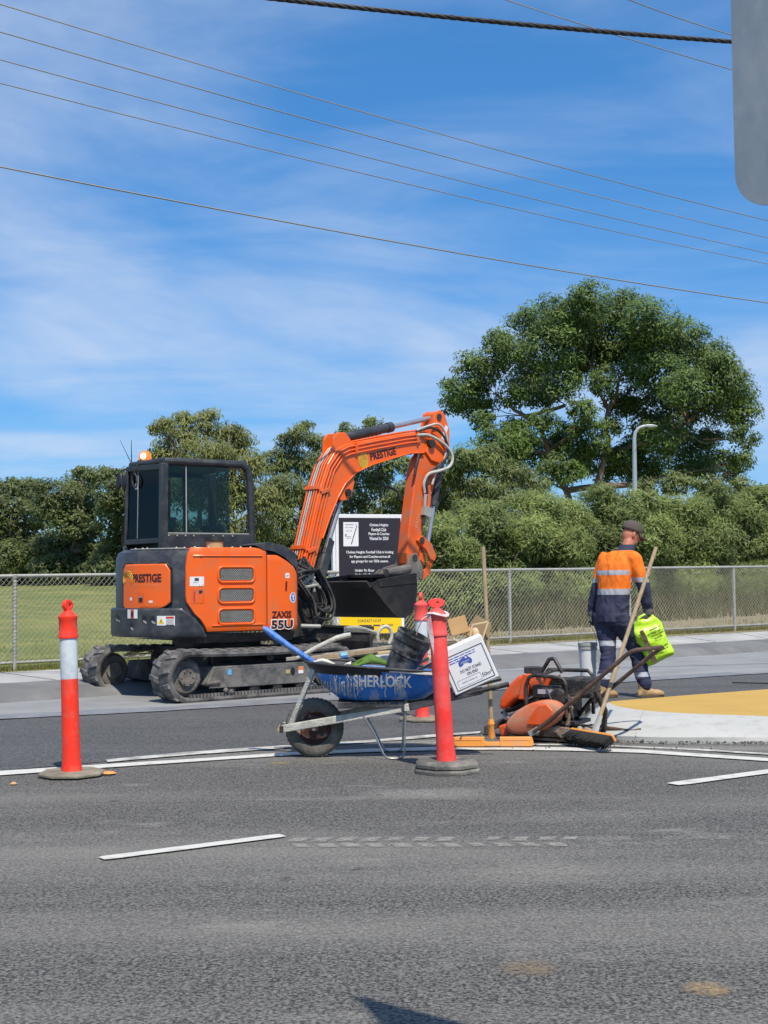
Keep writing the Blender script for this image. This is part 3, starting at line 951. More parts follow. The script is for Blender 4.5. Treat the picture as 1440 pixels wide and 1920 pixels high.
# ================================================================== VEGETATION
GUM = [(9.15, 57.51, 13.36, 0.81), (8.11, 58.42, 12.97, 0.98), (7.2, 61.81, 13.11, 1.04), (10.84, 60.49, 13.36, 1.11), (11.7, 57.56, 12.41, 1.06), (13.3, 59.6, 11.94, 1.14), (14.54, 59.87, 10.96, 1.1), (14.99, 57.96, 9.7, 0.97), (16.54, 61.41, 8.95, 0.84), (15.6, 57.68, 7.41, 0.55), (5.62, 59.35, 11.49, 0.85), (4.54, 60.1, 10.9, 0.91), (5.17, 59.58, 12.02, 0.57), (3.76, 60.52, 9.95, 0.87), (4.45, 61.43, 9.38, 0.74), (3.38, 62.74, 9.61, 0.55), (7.65, 58.7, 11.55, 1.13), (9.65, 60.89, 11.97, 1.17), (11.17, 61.18, 11.51, 1.17), (12.13, 58.76, 10.61, 1.13), (13.13, 57.01, 9.39, 0.96), (7.15, 62.84, 11.06, 1.01), (8.1, 58.79, 9.89, 0.75), (9.78, 58.88, 10.03, 0.66), (13.34, 62.35, 9.36, 0.95), (14.77, 60.51, 9.1, 0.87), (5.88, 59.83, 9.58, 0.67), (7.3, 61.64, 9.75, 0.64), (8.6, 57.18, 8.54, 0.55), (11.63, 61.24, 9.53, 0.73), (10.32, 59.24, 8.07, 0.47), (4.93, 57.55, 7.18, 0.78), (5.97, 60.96, 8.21, 0.59), (7.06, 62.59, 7.18, 0.95), (7.5, 58.24, 6.05, 0.7), (5.63, 60.78, 6.53, 0.63), (8.59, 58.79, 7.75, 0.42), (9.54, 61.45, 6.8, 0.64), (11.6, 61.33, 7.26, 0.74), (12.21, 58.31, 7.42, 0.79), (14.21, 61.98, 7.3, 0.94), (12.54, 60.95, 6.47, 0.93), (14.29, 61.1, 6.27, 0.83), (15.72, 61.92, 6.53, 0.74), (16.04, 59.57, 6.51, 0.52), (16.26, 61.55, 6.04, 0.44), (10.51, 62.27, 6.31, 0.65), (4.32, 57.61, 8.17, 0.46), (8.87, 62.1, 11.18, 0.75), (11.69, 59.36, 11.92, 0.95), (8.9, 59.88, 12.53, 0.96), (14.75, 57.88, 10.44, 0.79), (16.11, 61.19, 9.6, 0.69), (7.12, 58.75, 8.16, 0.61), (8.59, 62.23, 8.13, 0.6), (9.4, 58.65, 7.25, 0.56), (10.81, 60.37, 6.78, 0.63), (8.73, 59.4, 6.9, 0.67), (7.83, 60.68, 7.4, 0.68), (6.11, 58.18, 7.7, 0.61), (5.62, 58.08, 6.81, 0.7), (10.93, 61.48, 9.32, 0.64), (12.28, 61.51, 8.44, 0.69), (13.34, 60.4, 8.17, 0.72), (15.36, 62.53, 7.9, 0.6), (9.17, 58.23, 8.08, 0.47), (11.73, 62.1, 6.39, 0.65), (8.16, 58.01, 5.96, 0.6)]
GUMN = [(9.92, 60.0, 5.14), (10.02, 60.0, 6.95), (10.18, 60.0, 8.88), (9.49, 60.0, 10.84), (11.18, 60.0, 10.82), (8.23, 60.0, 5.28), (7.49, 60.0, 6.97), (6.44, 60.0, 8.68), (5.12, 60.0, 9.66), (8.25, 60.0, 9.15), (12.32, 60.0, 7.41), (11.56, 60.0, 5.6), (13.79, 60.0, 8.36), (14.77, 60.0, 9.08), (12.86, 60.0, 10.07)]
LT1 = [(-15.65, 51.39, 4.72, 1.03), (-14.33, 50.37, 4.03, 1.01), (-14.12, 50.32, 4.93, 0.44), (-13.8, 51.41, 4.8, 0.66), (-14.87, 50.86, 3.04, 0.92), (-13.75, 50.87, 3.23, 0.85), (-13.64, 48.66, 2.28, 0.68), (-12.72, 49.61, 3.87, 0.63), (-12.59, 48.76, 2.56, 0.68), (-12.98, 49.08, 5.03, 0.27)]
LT2 = [(-11.03, 45.14, 4.26, 0.72), (-10.75, 47.08, 4.86, 0.6), (-9.62, 44.88, 4.86, 0.47), (-10.73, 45.39, 3.46, 0.82), (-10.04, 45.98, 3.94, 0.74), (-11.49, 47.05, 2.69, 0.72), (-10.63, 47.4, 2.79, 0.8), (-10.83, 46.62, 2.02, 0.56), (-11.3, 45.14, 3.72, 0.58), (-9.79, 46.13, 2.28, 0.59), (-10.65, 46.62, 5.2, 0.26)]
LT3 = [(-8.43, 41.66, 4.09, 0.6), (-8.37, 43.54, 4.66, 0.49), (-8.62, 42.6, 3.39, 0.65), (-8.15, 43.27, 3.76, 0.69), (-8.54, 43.51, 2.56, 0.7), (-7.84, 43.51, 2.73, 0.66), (-8.89, 43.07, 4.8, 0.31), (-7.95, 43.16, 2.03, 0.52), (-7.33, 42.09, 3.52, 0.51)]
AC1 = [(-6.0, 39.98, 5.97, 0.54), (-6.45, 38.8, 5.83, 0.37), (-5.27, 39.94, 5.96, 0.51), (-4.65, 40.12, 5.73, 0.48), (-4.33, 40.88, 5.56, 0.43), (-6.19, 39.66, 5.29, 0.67), (-5.08, 38.46, 5.0, 0.69), (-4.49, 40.09, 4.83, 0.67), (-6.57, 39.06, 4.92, 0.41), (-6.86, 40.77, 4.26, 0.73), (-5.87, 39.64, 4.01, 0.79), (-4.92, 39.62, 3.84, 0.79), (-4.3, 41.31, 3.94, 0.69), (-3.81, 39.66, 4.63, 0.48), (-3.8, 39.52, 2.71, 0.71), (-4.75, 39.51, 2.56, 0.79), (-5.92, 39.94, 2.59, 0.8), (-3.41, 38.7, 3.61, 0.46), (-6.84, 40.15, 2.77, 0.64), (-4.15, 41.35, 1.96, 0.66)]
AC2 = [(-2.82, 44.2, 6.17, 0.42), (-3.3, 44.78, 5.96, 0.36), (-2.35, 45.43, 6.02, 0.4), (-2.6, 45.09, 6.54, 0.25), (-3.58, 44.78, 5.24, 0.54), (-2.87, 45.0, 5.26, 0.65), (-2.15, 45.02, 5.07, 0.54), (-3.11, 43.21, 4.23, 0.69), (-2.28, 43.94, 4.1, 0.67), (-3.66, 43.5, 4.08, 0.56), (-3.29, 43.24, 3.19, 0.73), (-2.31, 44.23, 3.05, 0.71), (-3.14, 43.42, 2.16, 0.69), (-2.15, 44.38, 1.99, 0.62), (-3.73, 44.26, 2.36, 0.62)]
AC3 = [(-1.12, 40.73, 5.84, 0.33), (-0.31, 41.82, 6.21, 0.33), (-0.48, 41.65, 5.86, 0.37), (-1.35, 42.66, 5.55, 0.48), (-0.47, 40.68, 5.17, 0.55), (0.18, 40.94, 4.86, 0.49), (-1.17, 42.04, 4.64, 0.64), (-0.33, 41.7, 4.26, 0.7), (-1.19, 42.53, 3.65, 0.71), (0.0, 41.47, 3.41, 0.7), (-0.66, 41.03, 2.74, 0.66), (-1.4, 43.38, 2.48, 0.66), (0.32, 41.18, 2.57, 0.66)]
AC4 = [(2.51, 38.87, 4.81, 0.56), (2.06, 39.3, 4.54, 0.57), (3.18, 39.49, 4.7, 0.57), (0.95, 39.12, 4.54, 0.44), (1.46, 40.12, 4.29, 0.58), (2.33, 41.4, 4.05, 0.7), (2.96, 38.8, 3.86, 0.62), (3.84, 39.73, 4.4, 0.51), (0.82, 40.54, 3.84, 0.62), (1.65, 41.23, 3.55, 0.69), (2.83, 41.6, 3.39, 0.67), (3.58, 38.86, 3.55, 0.62), (4.51, 40.12, 4.1, 0.48), (0.66, 41.22, 2.9, 0.66), (1.53, 38.57, 2.47, 0.62)]
BG1 = [(10.65, 48.27, 4.73, 0.58), (11.51, 47.02, 4.44, 0.56), (13.12, 48.8, 4.55, 0.55), (14.04, 49.31, 4.28, 0.55), (9.46, 48.12, 4.54, 0.5), (12.3, 46.53, 3.74, 0.63), (13.46, 46.69, 3.55, 0.67)]
HS1 = [(1.26, 28.83, 2.27, 0.52), (0.94, 29.7, 1.89, 0.53), (1.58, 28.47, 1.79, 0.51), (1.16, 29.34, 1.29, 0.53), (0.79, 28.81, 1.12, 0.41), (1.58, 28.53, 1.11, 0.46), (1.27, 29.41, 0.76, 0.35), (0.68, 28.62, 1.58, 0.41)]
HS2 = [(2.26, 29.74, 2.47, 0.57), (2.81, 30.53, 2.31, 0.55), (2.15, 29.99, 1.94, 0.58), (2.8, 30.57, 1.7, 0.59), (2.26, 30.03, 1.28, 0.54), (2.79, 29.32, 1.1, 0.49), (2.37, 29.89, 0.8, 0.36), (1.97, 30.75, 2.82, 0.37)]
HS3 = [(3.62, 31.13, 2.76, 0.62), (4.34, 31.93, 2.67, 0.59), (3.35, 30.0, 2.17, 0.6), (4.16, 30.68, 2.0, 0.61), (3.64, 31.54, 1.46, 0.61), (4.25, 31.37, 1.26, 0.56), (3.83, 31.12, 0.83, 0.44), (3.39, 31.33, 3.09, 0.33)]
HS4 = [(5.25, 32.75, 2.96, 0.63), (5.83, 32.37, 2.81, 0.6), (5.0, 32.09, 2.22, 0.64), (5.78, 32.12, 2.08, 0.64), (5.15, 32.33, 1.45, 0.62), (5.67, 31.65, 1.25, 0.57), (5.4, 32.34, 0.87, 0.47), (5.3, 32.23, 3.32, 0.34)]
HS5 = [(6.86, 33.57, 2.86, 0.62), (7.39, 32.96, 2.89, 0.58), (6.53, 32.05, 2.14, 0.64), (7.47, 33.07, 2.16, 0.66), (6.86, 33.72, 1.45, 0.65), (7.56, 33.28, 1.37, 0.61), (7.16, 33.29, 0.91, 0.48), (6.44, 32.78, 3.21, 0.31)]
HS6 = [(8.37, 33.71, 2.98, 0.59), (9.24, 34.44, 2.88, 0.61), (8.22, 33.16, 2.22, 0.66), (9.37, 34.73, 2.12, 0.69), (8.66, 34.75, 1.44, 0.64), (9.47, 34.92, 1.36, 0.64), (8.62, 33.27, 0.96, 0.48), (8.39, 33.23, 3.36, 0.29)]
HS7 = [(10.47, 35.79, 3.15, 0.66), (10.3, 34.8, 2.26, 0.7), (10.78, 34.54, 2.66, 0.69), (10.2, 34.76, 1.49, 0.64), (11.0, 35.32, 1.7, 0.65), (9.77, 34.32, 3.35, 0.33)]



def leaves(name, clumps, m, parent, lsize, density, droop=.35, aspect=.38, sub=9, fill=.45, origin=(0, 0, 0), grow=1.2, flat=.78, spray=0.):
    """many separate leaf faces: tight sub-clumps plus a loose fill of each clump; faces turn outwards and up"""
    C_, O_ = [], []
    for (x, y, z, r) in clumps:
        r = r * grow
        c0 = np.array([x, y, z])
        tot = density * r * r / lsize ** 2
        k = max(5, int(sub * r ** .5))
        d = RNG.normal(size=(k, 3)); d /= np.linalg.norm(d, axis=1)[:, None]
        d[:, 2] = np.abs(d[:, 2]) * RNG.choice([1, 1, -1], k)
        c = c0 + d * (r * RNG.uniform(.45, .92, k))[:, None] * np.array([1, 1, flat])
        sr = r * RNG.uniform(.22, .46, k)
        nn_ = np.maximum(6, (tot * (1 - fill) * sr ** 2 / (sr ** 2).sum())).astype(int)
        for cc, rr, nn in zip(c, sr, nn_):
            e = RNG.normal(size=(nn, 3)); e /= np.linalg.norm(e, axis=1)[:, None]
            C_.append(cc + e * rr * (RNG.uniform(0, 1, nn) ** .4)[:, None] * np.array([1.15, 1.15, .75]))
            O_.append(e * .8 + (cc - c0) / r * .9)
        nf = int(tot * fill)
        e = RNG.normal(size=(nf, 3)); e /= np.linalg.norm(e, axis=1)[:, None]
        C_.append(c0 + e * r * (RNG.uniform(0, 1, nf) ** .5)[:, None] * np.array([1, 1, flat])); O_.append(e * 1.2)
    P = np.concatenate(C_) - np.array(origin); O = np.concatenate(O_)
    n = len(P)
    S = lsize * RNG.uniform(.6, 1.4, n)
    N = O * .9 + RNG.normal(size=(n, 3)) * .55 + np.array([.2, -.55, .75]); N /= np.linalg.norm(N, axis=1)[:, None]
    t = RNG.normal(size=(n, 3)) + np.array([0, 0, -droop * 2]) + O * spray
    ax = t - N * (t * N).sum(1)[:, None]; ax /= np.linalg.norm(ax, axis=1)[:, None]
    bx = np.cross(N, ax)
    L = ax * S[:, None]; B = bx * (S * aspect * .5)[:, None]
    v = np.zeros((n, 4, 3))
    v[:, 0] = P - L * .5; v[:, 1] = P + B - L * .05; v[:, 2] = P + L * .5; v[:, 3] = P - B - L * .05
    me = bpy.data.meshes.new(name)
    me.vertices.add(4 * n); me.vertices.foreach_set('co', v.ravel())
    me.loops.add(4 * n); me.loops.foreach_set('vertex_index', np.arange(4 * n, dtype=np.int32))
    me.polygons.add(n); me.polygons.foreach_set('loop_start', np.arange(0, 4 * n, 4, dtype=np.int32))
    me.materials.append(M[m]); me.update(calc_edges=True)
    o = bpy.data.objects.new(name, me); COL.objects.link(o)
    if parent is not None: o.parent = parent
    return o


def limb(mb, a, b, r0, r1, wob=.12, n=7, k=7):
    a, b = Vector(a), Vector(b); L = (b - a).length
    pts, rs = [], []
    sd = random.random() * 50
    for i in range(n + 1):
        f = i / n
        p = a.lerp(b, f)
        w = math.sin(math.pi * f) * wob * L
        p = p + Vector((noise.noise(Vector((sd, f * 2, 0))), noise.noise(Vector((sd, f * 2, 9))), .5 * noise.noise(Vector((sd, f * 2, 19))))) * w * 2
        pts.append(p); rs.append(r0 + (r1 - r0) * f)
    mb.tube(pts, rs, k)


def make_tree(name, label, cat, base, clumps, nodes, m_leaf, m_bark, lsize, density, r0, group=None, droop=.35, sub=9, aspect=.38, twig=.35, fill=.45, grow=1.2, spray=0.):
    root = empty(name, base, 0, label, cat, group)
    bz = Vector(base)
    tr = MB()
    N_ = [Vector(q) - bz for q in nodes]
    # trunk chain: nodes given as (parent index, position)
    for i, q in enumerate(N_):
        pass
    links = []
    for i in range(1, len(N_)):
        # nearest earlier node that lies lower
        best = min(range(i), key=lambda j: (N_[i] - N_[j]).length + (5 if N_[j].z > N_[i].z else 0))
        links.append((best, i))
    hgt = max(q.z for q in N_) + .01
    rad = [max(.25, 1 - .75 * q.z / hgt) * r0 for q in N_]
    for a, b in links:
        limb(tr, N_[a], N_[b], rad[a], rad[b], .10)
    tr.build('trunk', m_bark, root, smooth=60)
    br = MB()
    for (x, y, z, r) in clumps:
        c = Vector((x, y, z)) - bz
        best = min(range(len(N_)), key=lambda j: (c - N_[j]).length + (3 if N_[j].z > c.z else 0))
        limb(br, N_[best], c, rad[best] * twig, .012 + .004 * r, .14, 7, 5)
        for _ in range(4):
            d = Vector((random.gauss(0, 1), random.gauss(0, 1), random.gauss(.1, .6))).normalized() * r * .9
            limb(br, N_[best].lerp(c, random.uniform(.55, .95)), c + d, rad[best] * twig * .35 + .008, .006, .15, 4, 4)
    br.build('branches', m_bark, root, smooth=60)
    leaves('crown', clumps, m_leaf, root, lsize, density, droop, aspect, sub, fill, base, grow, .78, spray)
    return root


def tree_from(name, label, clumps, m_leaf, lsize, density, r0=.12, cat='tree', bark='bark', stems=2, group=None, **k):
    xs = [c[0] for c in clumps]; ys = [c[1] for c in clumps]; zs = [c[2] for c in clumps]
    bx, by = sum(xs) / len(xs), sum(ys) / len(ys)
    if cat == 'tree' and name == 'field_tree':                # skirts that reach the ground
        wd_ = max(xs) - min(xs)
        clumps = clumps + [(bx + wd_ * f, by + .6 * (k_ % 2), field_z(bx, by) + .45 + .3 * (k_ % 2), .65) for k_, f in enumerate((-.55, -.38, -.2, 0, .2, .38, .55))]
    bz = field_z(bx, by) - .05
    top_ = max(zs)
    nodes = [(bx, by, bz)]
    for s in range(stems):
        ox = (max(xs) - min(xs)) * (.28 * (s - (stems - 1) / 2))
        nodes.append((bx + ox * .4 + random.uniform(-.2, .2), by + random.uniform(-.3, .3), bz + (top_ - bz) * .30))
        nodes.append((bx + ox + random.uniform(-.3, .3), by + random.uniform(-.5, .5), bz + (top_ - bz) * .60))
    return make_tree(name, label, cat, (bx, by, bz), clumps, nodes, m_leaf, bark, lsize, density, r0, group, **k)


gb = Vector((10.0, 60.0, 0))
gbz = field_z(10.0, 60.0) - .1
GN = [(GUMN[0][0], 60.0, gbz)] + [tuple(q) for q in GUMN[1:]]
make_tree('gum_tree', 'tall spreading gum tree with broad domed crown standing behind the street lamp', 'tree',
          (10.0, 60.0, gbz), GUM, GN, 'leaf_gum', 'gum_bark', .18, 56, .21, None, droop=.5, sub=14, aspect=.36, twig=.26, fill=.40, grow=1.40)

DG = 'dark trees at the far side of the field'
tree_from('field_tree', 'dark bushy tree at the far left edge beyond the grass', LT1, 'leaf_dark', .15, 62, .14, group=DG)
tree_from('field_tree', 'dark bushy tree above the slim upright bollard beyond the field', LT2, 'leaf_dark', .15, 62, .16, group=DG)
tree_from('field_tree', 'dark bushy tree half hidden by the rear of the excavator cab', LT3, 'leaf_dark', .15, 62, .14, group=DG)
AG = 'olive wattle trees behind the excavator'
tree_from('wattle_tree', 'tall olive wattle rising directly behind the excavator cab', AC1, 'leaf_olive', .17, 95, .16, group=AG, droop=1.0, aspect=.22, sub=13)
tree_from('wattle_tree', 'olive wattle with a small knobby top between cab and boom', AC2, 'leaf_mid', .17, 92, .14, group=AG, droop=1.0, aspect=.22, sub=13)
tree_from('wattle_tree', 'loose wattle seen through the bend of the excavator boom', AC3, 'leaf_mid', .17, 84, .14, group=AG, droop=.8, aspect=.24, sub=13)
tree_from('wattle_tree', 'rounded wattle beside the excavator arm below the gum tree', AC4, 'leaf_mid', .17, 92, .14, group=AG, droop=.8, aspect=.24, sub=13)
tree_from('low_tree', 'low dull green tree showing above the hedge at far right', BG1, 'leaf_mid', .18, 55, .12, droop=.6)
HG = 'hedge shrubs behind the chain link fence'
HL = ['bright green hedge shrub beside the excavator bucket', 'green hedge shrub behind the upright orange broom handle', 'green hedge shrub just left of the worker behind the fence',
      'green hedge shrub directly behind the worker in orange', 'green hedge shrub just right of the leaning broom handle', 'green hedge shrub behind the rightmost fence post', 'green hedge shrub at the right edge of the picture']
for i, (c, lab) in enumerate(zip((HS1, HS2, HS3, HS4, HS5, HS6, HS7), HL)):
    mx_ = sum(q[0] for q in c) / len(c); my_ = sum(q[1] for q in c) / len(c); wd = max(q[0] for q in c) - min(q[0] for q in c)
    c = c + [(mx_ + wd * f, my_ - .5 + .3 * (k_ % 2), field_z(mx_ + wd * f, my_) + .35 + .12 * (k_ % 3), .50) for k_, f in enumerate((-.62, -.38, -.12, .14, .40, .62))]
    tree_from('hedge_shrub', lab, c, 'leaf_hedge' if i % 2 == 0 else 'leaf_hedge2', .13, 125, .07, 'shrub', group=HG, stems=3, droop=-.35, sub=26, aspect=.20, fill=.42, spray=1.6)

# dry undergrowth below the hedge
def upos():
    s = random.uniform(5.0, 24); q = random.uniform(2.2, 6.5)
    p = FP + FD * s + FN * q
    return (p.x, p.y, field_z(p.x, p.y) - .01)


tag(blades('undergrowth', 16000, upos, .10, .42, .016, 'leaf_dry', .9), 'dry tangled undergrowth below the hedge behind the fence', 'undergrowth', kind='stuff')

# the far belt of trees closing the horizon
FW = []
for i in range(64):
    x = -62 + 2.1 * i
    FW.append((x, 84 + random.uniform(-3, 3), 2.0 + random.uniform(-.3, 1.6), random.uniform(1.5, 2.1)))
    FW.append((x + 1, 82 + random.uniform(-2, 2), 1.4, 1.5))
tag(leaves('far_wood', FW, 'leaf_dark', None, .42, 30, .3, .5, 8, .5), 'distant belt of dark trees along the horizon', 'trees', kind='stuff')

# ================================================================== EXCAVATOR
EX = Vector((-1.88, 15.0, 0))
ex = empty('excavator', EX, 0, 'orange and charcoal compact excavator on rubber tracks with its arm folded down', 'excavator')
MT = Matrix.Rotation(R(39), 4, 'Z')                                      # undercarriage
MU = Matrix.Translation(Vector((-2.075, 15.04, 0)) - EX) @ Matrix.Rotation(R(33), 4, 'Z')   # upper structure
MBm = Matrix.Translation(Vector((-.80, 15.65, 0)) - EX) @ Matrix.Rotation(R(45), 4, 'Z')  # boom plane: x out, z up

# ---- tracks
HL_, TR = .92, .235          # half straight length, centreline radius


def track_path(n_arc=14, n_st=16):
    p = []
    for i in range(n_st): p.append((-HL_ + 2 * HL_ * i / n_st, 0.0, -1))
    return p


def track_point(s, off=0.):
    """belt centre line, s in 0..1 round the loop; returns (x, z, tangent angle)"""
    Lst, La = 2 * HL_, math.pi * TR
    tot = 2 * Lst + 2 * La
    d = (s % 1) * tot
    r = TR + off
    if d < Lst: return -HL_ + d, TR + .03 - r, 0.
    d -= Lst
    if d < La:
        a = -math.pi / 2 + d / TR
        return HL_ + r * math.cos(a), TR + .03 + r * math.sin(a), d / TR
    d -= La
    if d < Lst: 
        sag = .0
        return HL_ - d, TR + .03 + r + .02 * math.sin(math.pi * d / Lst) * -1, math.pi
    d -= Lst
    a = math.pi / 2 + d / TR
    return -HL_ + r * math.cos(a), TR + .03 + r * math.sin(a), math.pi + d / TR


lug_mesh = None
for side, yc in (('near', -.79), ('far', .79)):
    tb = MB()
    n_ = 96
    wv = .19
    for i in range(n_):
        for off, y in ((.0, -wv), (.032, -wv + .012), (.032, wv - .012), (.0, wv), (-.025, wv - .01), (-.025, -wv + .01)):
            x, z, a = track_point(i / n_, off)
            tb.v.append(Vector((x, yc + y, z)))
    for i in range(n_):
        for j in range(6):
            a, b = i * 6 + j, i * 6 + (j + 1) % 6
            c, d = ((i + 1) % n_) * 6 + (j + 1) % 6, ((i + 1) % n_) * 6 + j
            tb.f.append((a, b, c, d)); tb.m.append(0)
    belt = tb.xf(MT).build('track_belt', 'rubber', ex, smooth=35)
    # lugs: separate rubber blocks, two staggered rows of slanted bars
    NL = 36
    for i in range(NL):
        for r_ in (0, 1):
            x, z, a = track_point((i + .5 * r_) / NL, .043)
            Mx = MT @ Matrix.Translation((x, yc + (-.095 if r_ == 0 else .095), z)) @ Matrix.Rotation(-a, 4, 'Y') @ Matrix.Rotation(R(12 if r_ else -12), 4, 'Z')
            if lug_mesh is None:
                lm = MB(); lm.prism([(-.030, 0.016), (.030, .016), (.024, -.004), (-.024, -.004)], -.088, .088)
                lug = lm.build('tread_lug', 'rubber_face', belt); lug_mesh = lug.data
            else:
                lug = bpy.data.objects.new('tread_lug', lug_mesh); COL.objects.link(lug); lug.parent = belt
            lug.matrix_local = Mx
    # inner drive nubs along the lower run
    nb = MB()
    for i in range(44):
        x = -HL_ + 2 * HL_ * i / 44
        nb.box((x, yc - .165 if side == 'near' else yc + .165, .072), (.026, .03, .035))
    nb.xf(MT).build('drive_teeth', 'track_steel', ex, kind='stuff')
    # frame beam, rollers, idler, sprocket
    yo = yc
    fr = MB()
    fr.prism([(-.70, .17), (-.62, .36), (.60, .36), (.68, .30), (.68, .17), (.5, .13), (-.55, .13)], yo - .13, yo + .13)
    frame = fr.xf(MT).build('track_frame', 'track_steel', ex, bevel=.012)
    sgn = -1 if yc < 0 else 1
    gp = MB()
    gp.prism([(-.52, .135), (-.56, .33), (.60, .34), (.66, .28), (.66, .16), (.60, .135)], yo + sgn * .133, yo + sgn * .150)
    gp.xf(MT).build('guard_plate', 'track_steel', frame, bevel=.006)
    for xw, rw, nm in ((-HL_, .195, 'idler_wheel'), (HL_, .20, 'sprocket')):
        wmb = MB()
        X = Matrix.Translation((xw, yo, TR + .03)) @ Matrix.Rotation(R(90), 4, 'X')
        wmb.lathe([(.02, -.10), (.09, -.11), (.10, -.085), (.165, -.075), (.185, -.05), (rw, -.045), (rw, .045), (.185, .05), (.165, .075), (.10, .085), (.09, .11), (.02, .10)], 28, X)
        for k_ in range(6):
            a = k_ * math.pi / 3
            wmb.box((xw + .07 * math.cos(a), yo + sgn * .112, TR + .03 + .07 * math.sin(a)), (.018, .012, .018))
        wmb.xf(MT).build(nm, 'mud_steel', ex, smooth=30)
    for i in range(4):
        rb = MB()
        X = Matrix.Translation((-.42 + .30 * i, yo, .105)) @ Matrix.Rotation(R(90), 4, 'X')
        rb.lathe([(.03, -.14), (.062, -.13), (.062, -.06), (.045, -.05), (.045, .05), (.062, .06), (.062, .13), (.03, .14)], 16, X)
        rb.xf(MT).build('roller', 'dark_steel', ex, smooth=30)
    cr_ = MB(); X = Matrix.Translation((.1, yo, .43)) @ Matrix.Rotation(R(90), 4, 'X')
    cr_.lathe([(.02, -.12), (.045, -.11), (.045, .11), (.02, .12)], 14, X); cr_.xf(MT).build('carrier_roller', 'dark_steel', ex, smooth=30)
    if side == 'near':
        br = MB(); br.prism([(-.70, .14), (-.60, .33), (-.54, .33), (-.50, .14)], yo - .175, yo - .155)
        br.tube([(-.74, yo - .17, .19), (-.58, yo - .18, .20)], .022, 8); br.ball((-.50, yo - .17, .11), .03, 8); br.ball((-.43, yo - .17, .09), .028, 8)
        br.xf(MT).build('tensioner_bracket', 'mud_steel', frame, bevel=.004)
        st = MB()
        for (x, z, w, h, mi) in ((-.44, .295, .045, .055, 0), (.30, .265, .055, .042, 1), (.47, .275, .065, .075, 2), (.47, .293, .065, .036, 3)):
            yy = yo - .152 - (.001 if mi != 3 else .002)
            st.box((x, yy, z), (w, .003, h), None, mi)
        st.xf(MT).build('frame_sticker', ['cyan_pl', 'tan_pl', 'white_pl', 'faint_ink'], frame)
        hole = MB(); hole.prism([(.365 + .028 * math.cos(a * .5236), .265 + .042 * math.sin(a * .5236)) for a in range(12)], yo - .155, yo - .150)
        hole.xf(MT).build('frame_slot', 'black_ink', frame)
# carbody, slew ring
cb = MB()
cb.box((0, 0, .42), (.95, 1.35, .22)); cb.prism([(-.55, .30), (-.45, .50), (.45, .50), (.55, .30)], -.62, .62)
cb.lathe([(.44, .50), (.48, .52), (.48, .64), (.42, .66)], 32)
for sx in (-1, 1):
    cb.bar((sx * .35, -.7, .30), (sx * .25, -.2, .44), .22, .16); cb.bar((sx * .35, .7, .30), (sx * .25, .2, .44), .22, .16)
cb.xf(MT).build('carbody', 'dark_steel', ex, bevel=.012)
# trapped straw on the far track frame
sw = MB()
for _ in range(160):
    x = random.uniform(-.85, -.3); y = random.uniform(.58, .72); z = .40 + random.uniform(0, .05) + .08 * (x + .85)
    a = random.uniform(-.5, .5); L = random.uniform(.04, .10)
    sw.bar((x, y, z), (x + L * math.cos(a), y + L * math.sin(a), z + random.uniform(-.01, .02)), .006, .004)
sw.xf(MT).build('trapped_straw', 'pale_wood', ex, kind='stuff')
# dozer blade
bl = MB()
pf = [(1.50, .30), (1.42, .42), (1.40, .55), (1.44, .70), (1.47, .70), (1.44, .56), (1.46, .43), (1.54, .30)]
bl.prism(pf, -.98, .98)
bl.box((1.43, 0, .705), (.06, 1.97, .03)); bl.box((1.50, 0, .30), (.10, 1.97, .03))
blade = bl.xf(MT).build('dozer_blade', 'dark_steel', ex, bevel=.006)
ba = MB()
for y in (-.38, .38): ba.bar((.4, y, .33), (1.44, y, .46), .09, .12)
ba.tube([(.5, 0, .45), (1.42, 0, .52)], .05, 10)
ba.xf(MT).build('blade_arm', 'dark_steel', blade, bevel=.008)

# ---- house: plan outline followed by arc length s; s = 0 where the right flank starts
RA = .955
XC = -.40                                             # flank start
YF = -math.sqrt(RA * RA - XC * XC)                    # flank y
A0 = math.atan2(YF, XC)                               # angle of that corner
XE = .66; RC = .15                                    # flank end, front corner radius


def outl(s, off=0.):
    if s < 0:
        a = A0 + s / RA
        return Vector((math.cos(a) * (RA + off), math.sin(a) * (RA + off), 0))
    L1 = XE - XC
    if s < L1: return Vector((XC + s, YF - off, 0))
    d = s - L1
    La = RC * math.pi / 2
    if d < La:
        a = -math.pi / 2 + d / RC
        return Vector((XE + (RC + off) * math.cos(a), YF + RC + (RC + off) * math.sin(a), 0))
    d -= La
    return Vector((XE + RC + off, YF + RC + d, 0))


def P(s, z, off=0.):
    p = outl(s, off); return Vector((p.x, p.y, z))


S0 = -(2 * math.pi + A0 - math.radians(118)) + 0  # far end of the rear arc
S0 = -(A0 + 2 * math.pi - math.radians(116)) * RA
S1 = XE - XC + RC * math.pi / 2 + .35
core = MB()
N1 = 70
zs = [(.70, -.05), (.735, -.02), (1.50, -.02), (1.565, -.045), (1.595, -.10)]
for (z, off) in zs:
    for i in range(N1):
        core.v.append(P(S0 + (S1 - S0) * i / (N1 - 1), z, off))
for a in range(len(zs) - 1):
    for i in range(N1 - 1):
        core.f.append((a * N1 + i, a * N1 + i + 1, (a + 1) * N1 + i + 1, (a + 1) * N1 + i)); core.m.append(0)
core.f.append(tuple(range((len(zs) - 1) * N1, len(zs) * N1))); core.m.append(0)
core.f.append(tuple(range(N1))); core.m.append(0)
house = core.xf(MU).build('house', 'charcoal', ex, smooth=40)


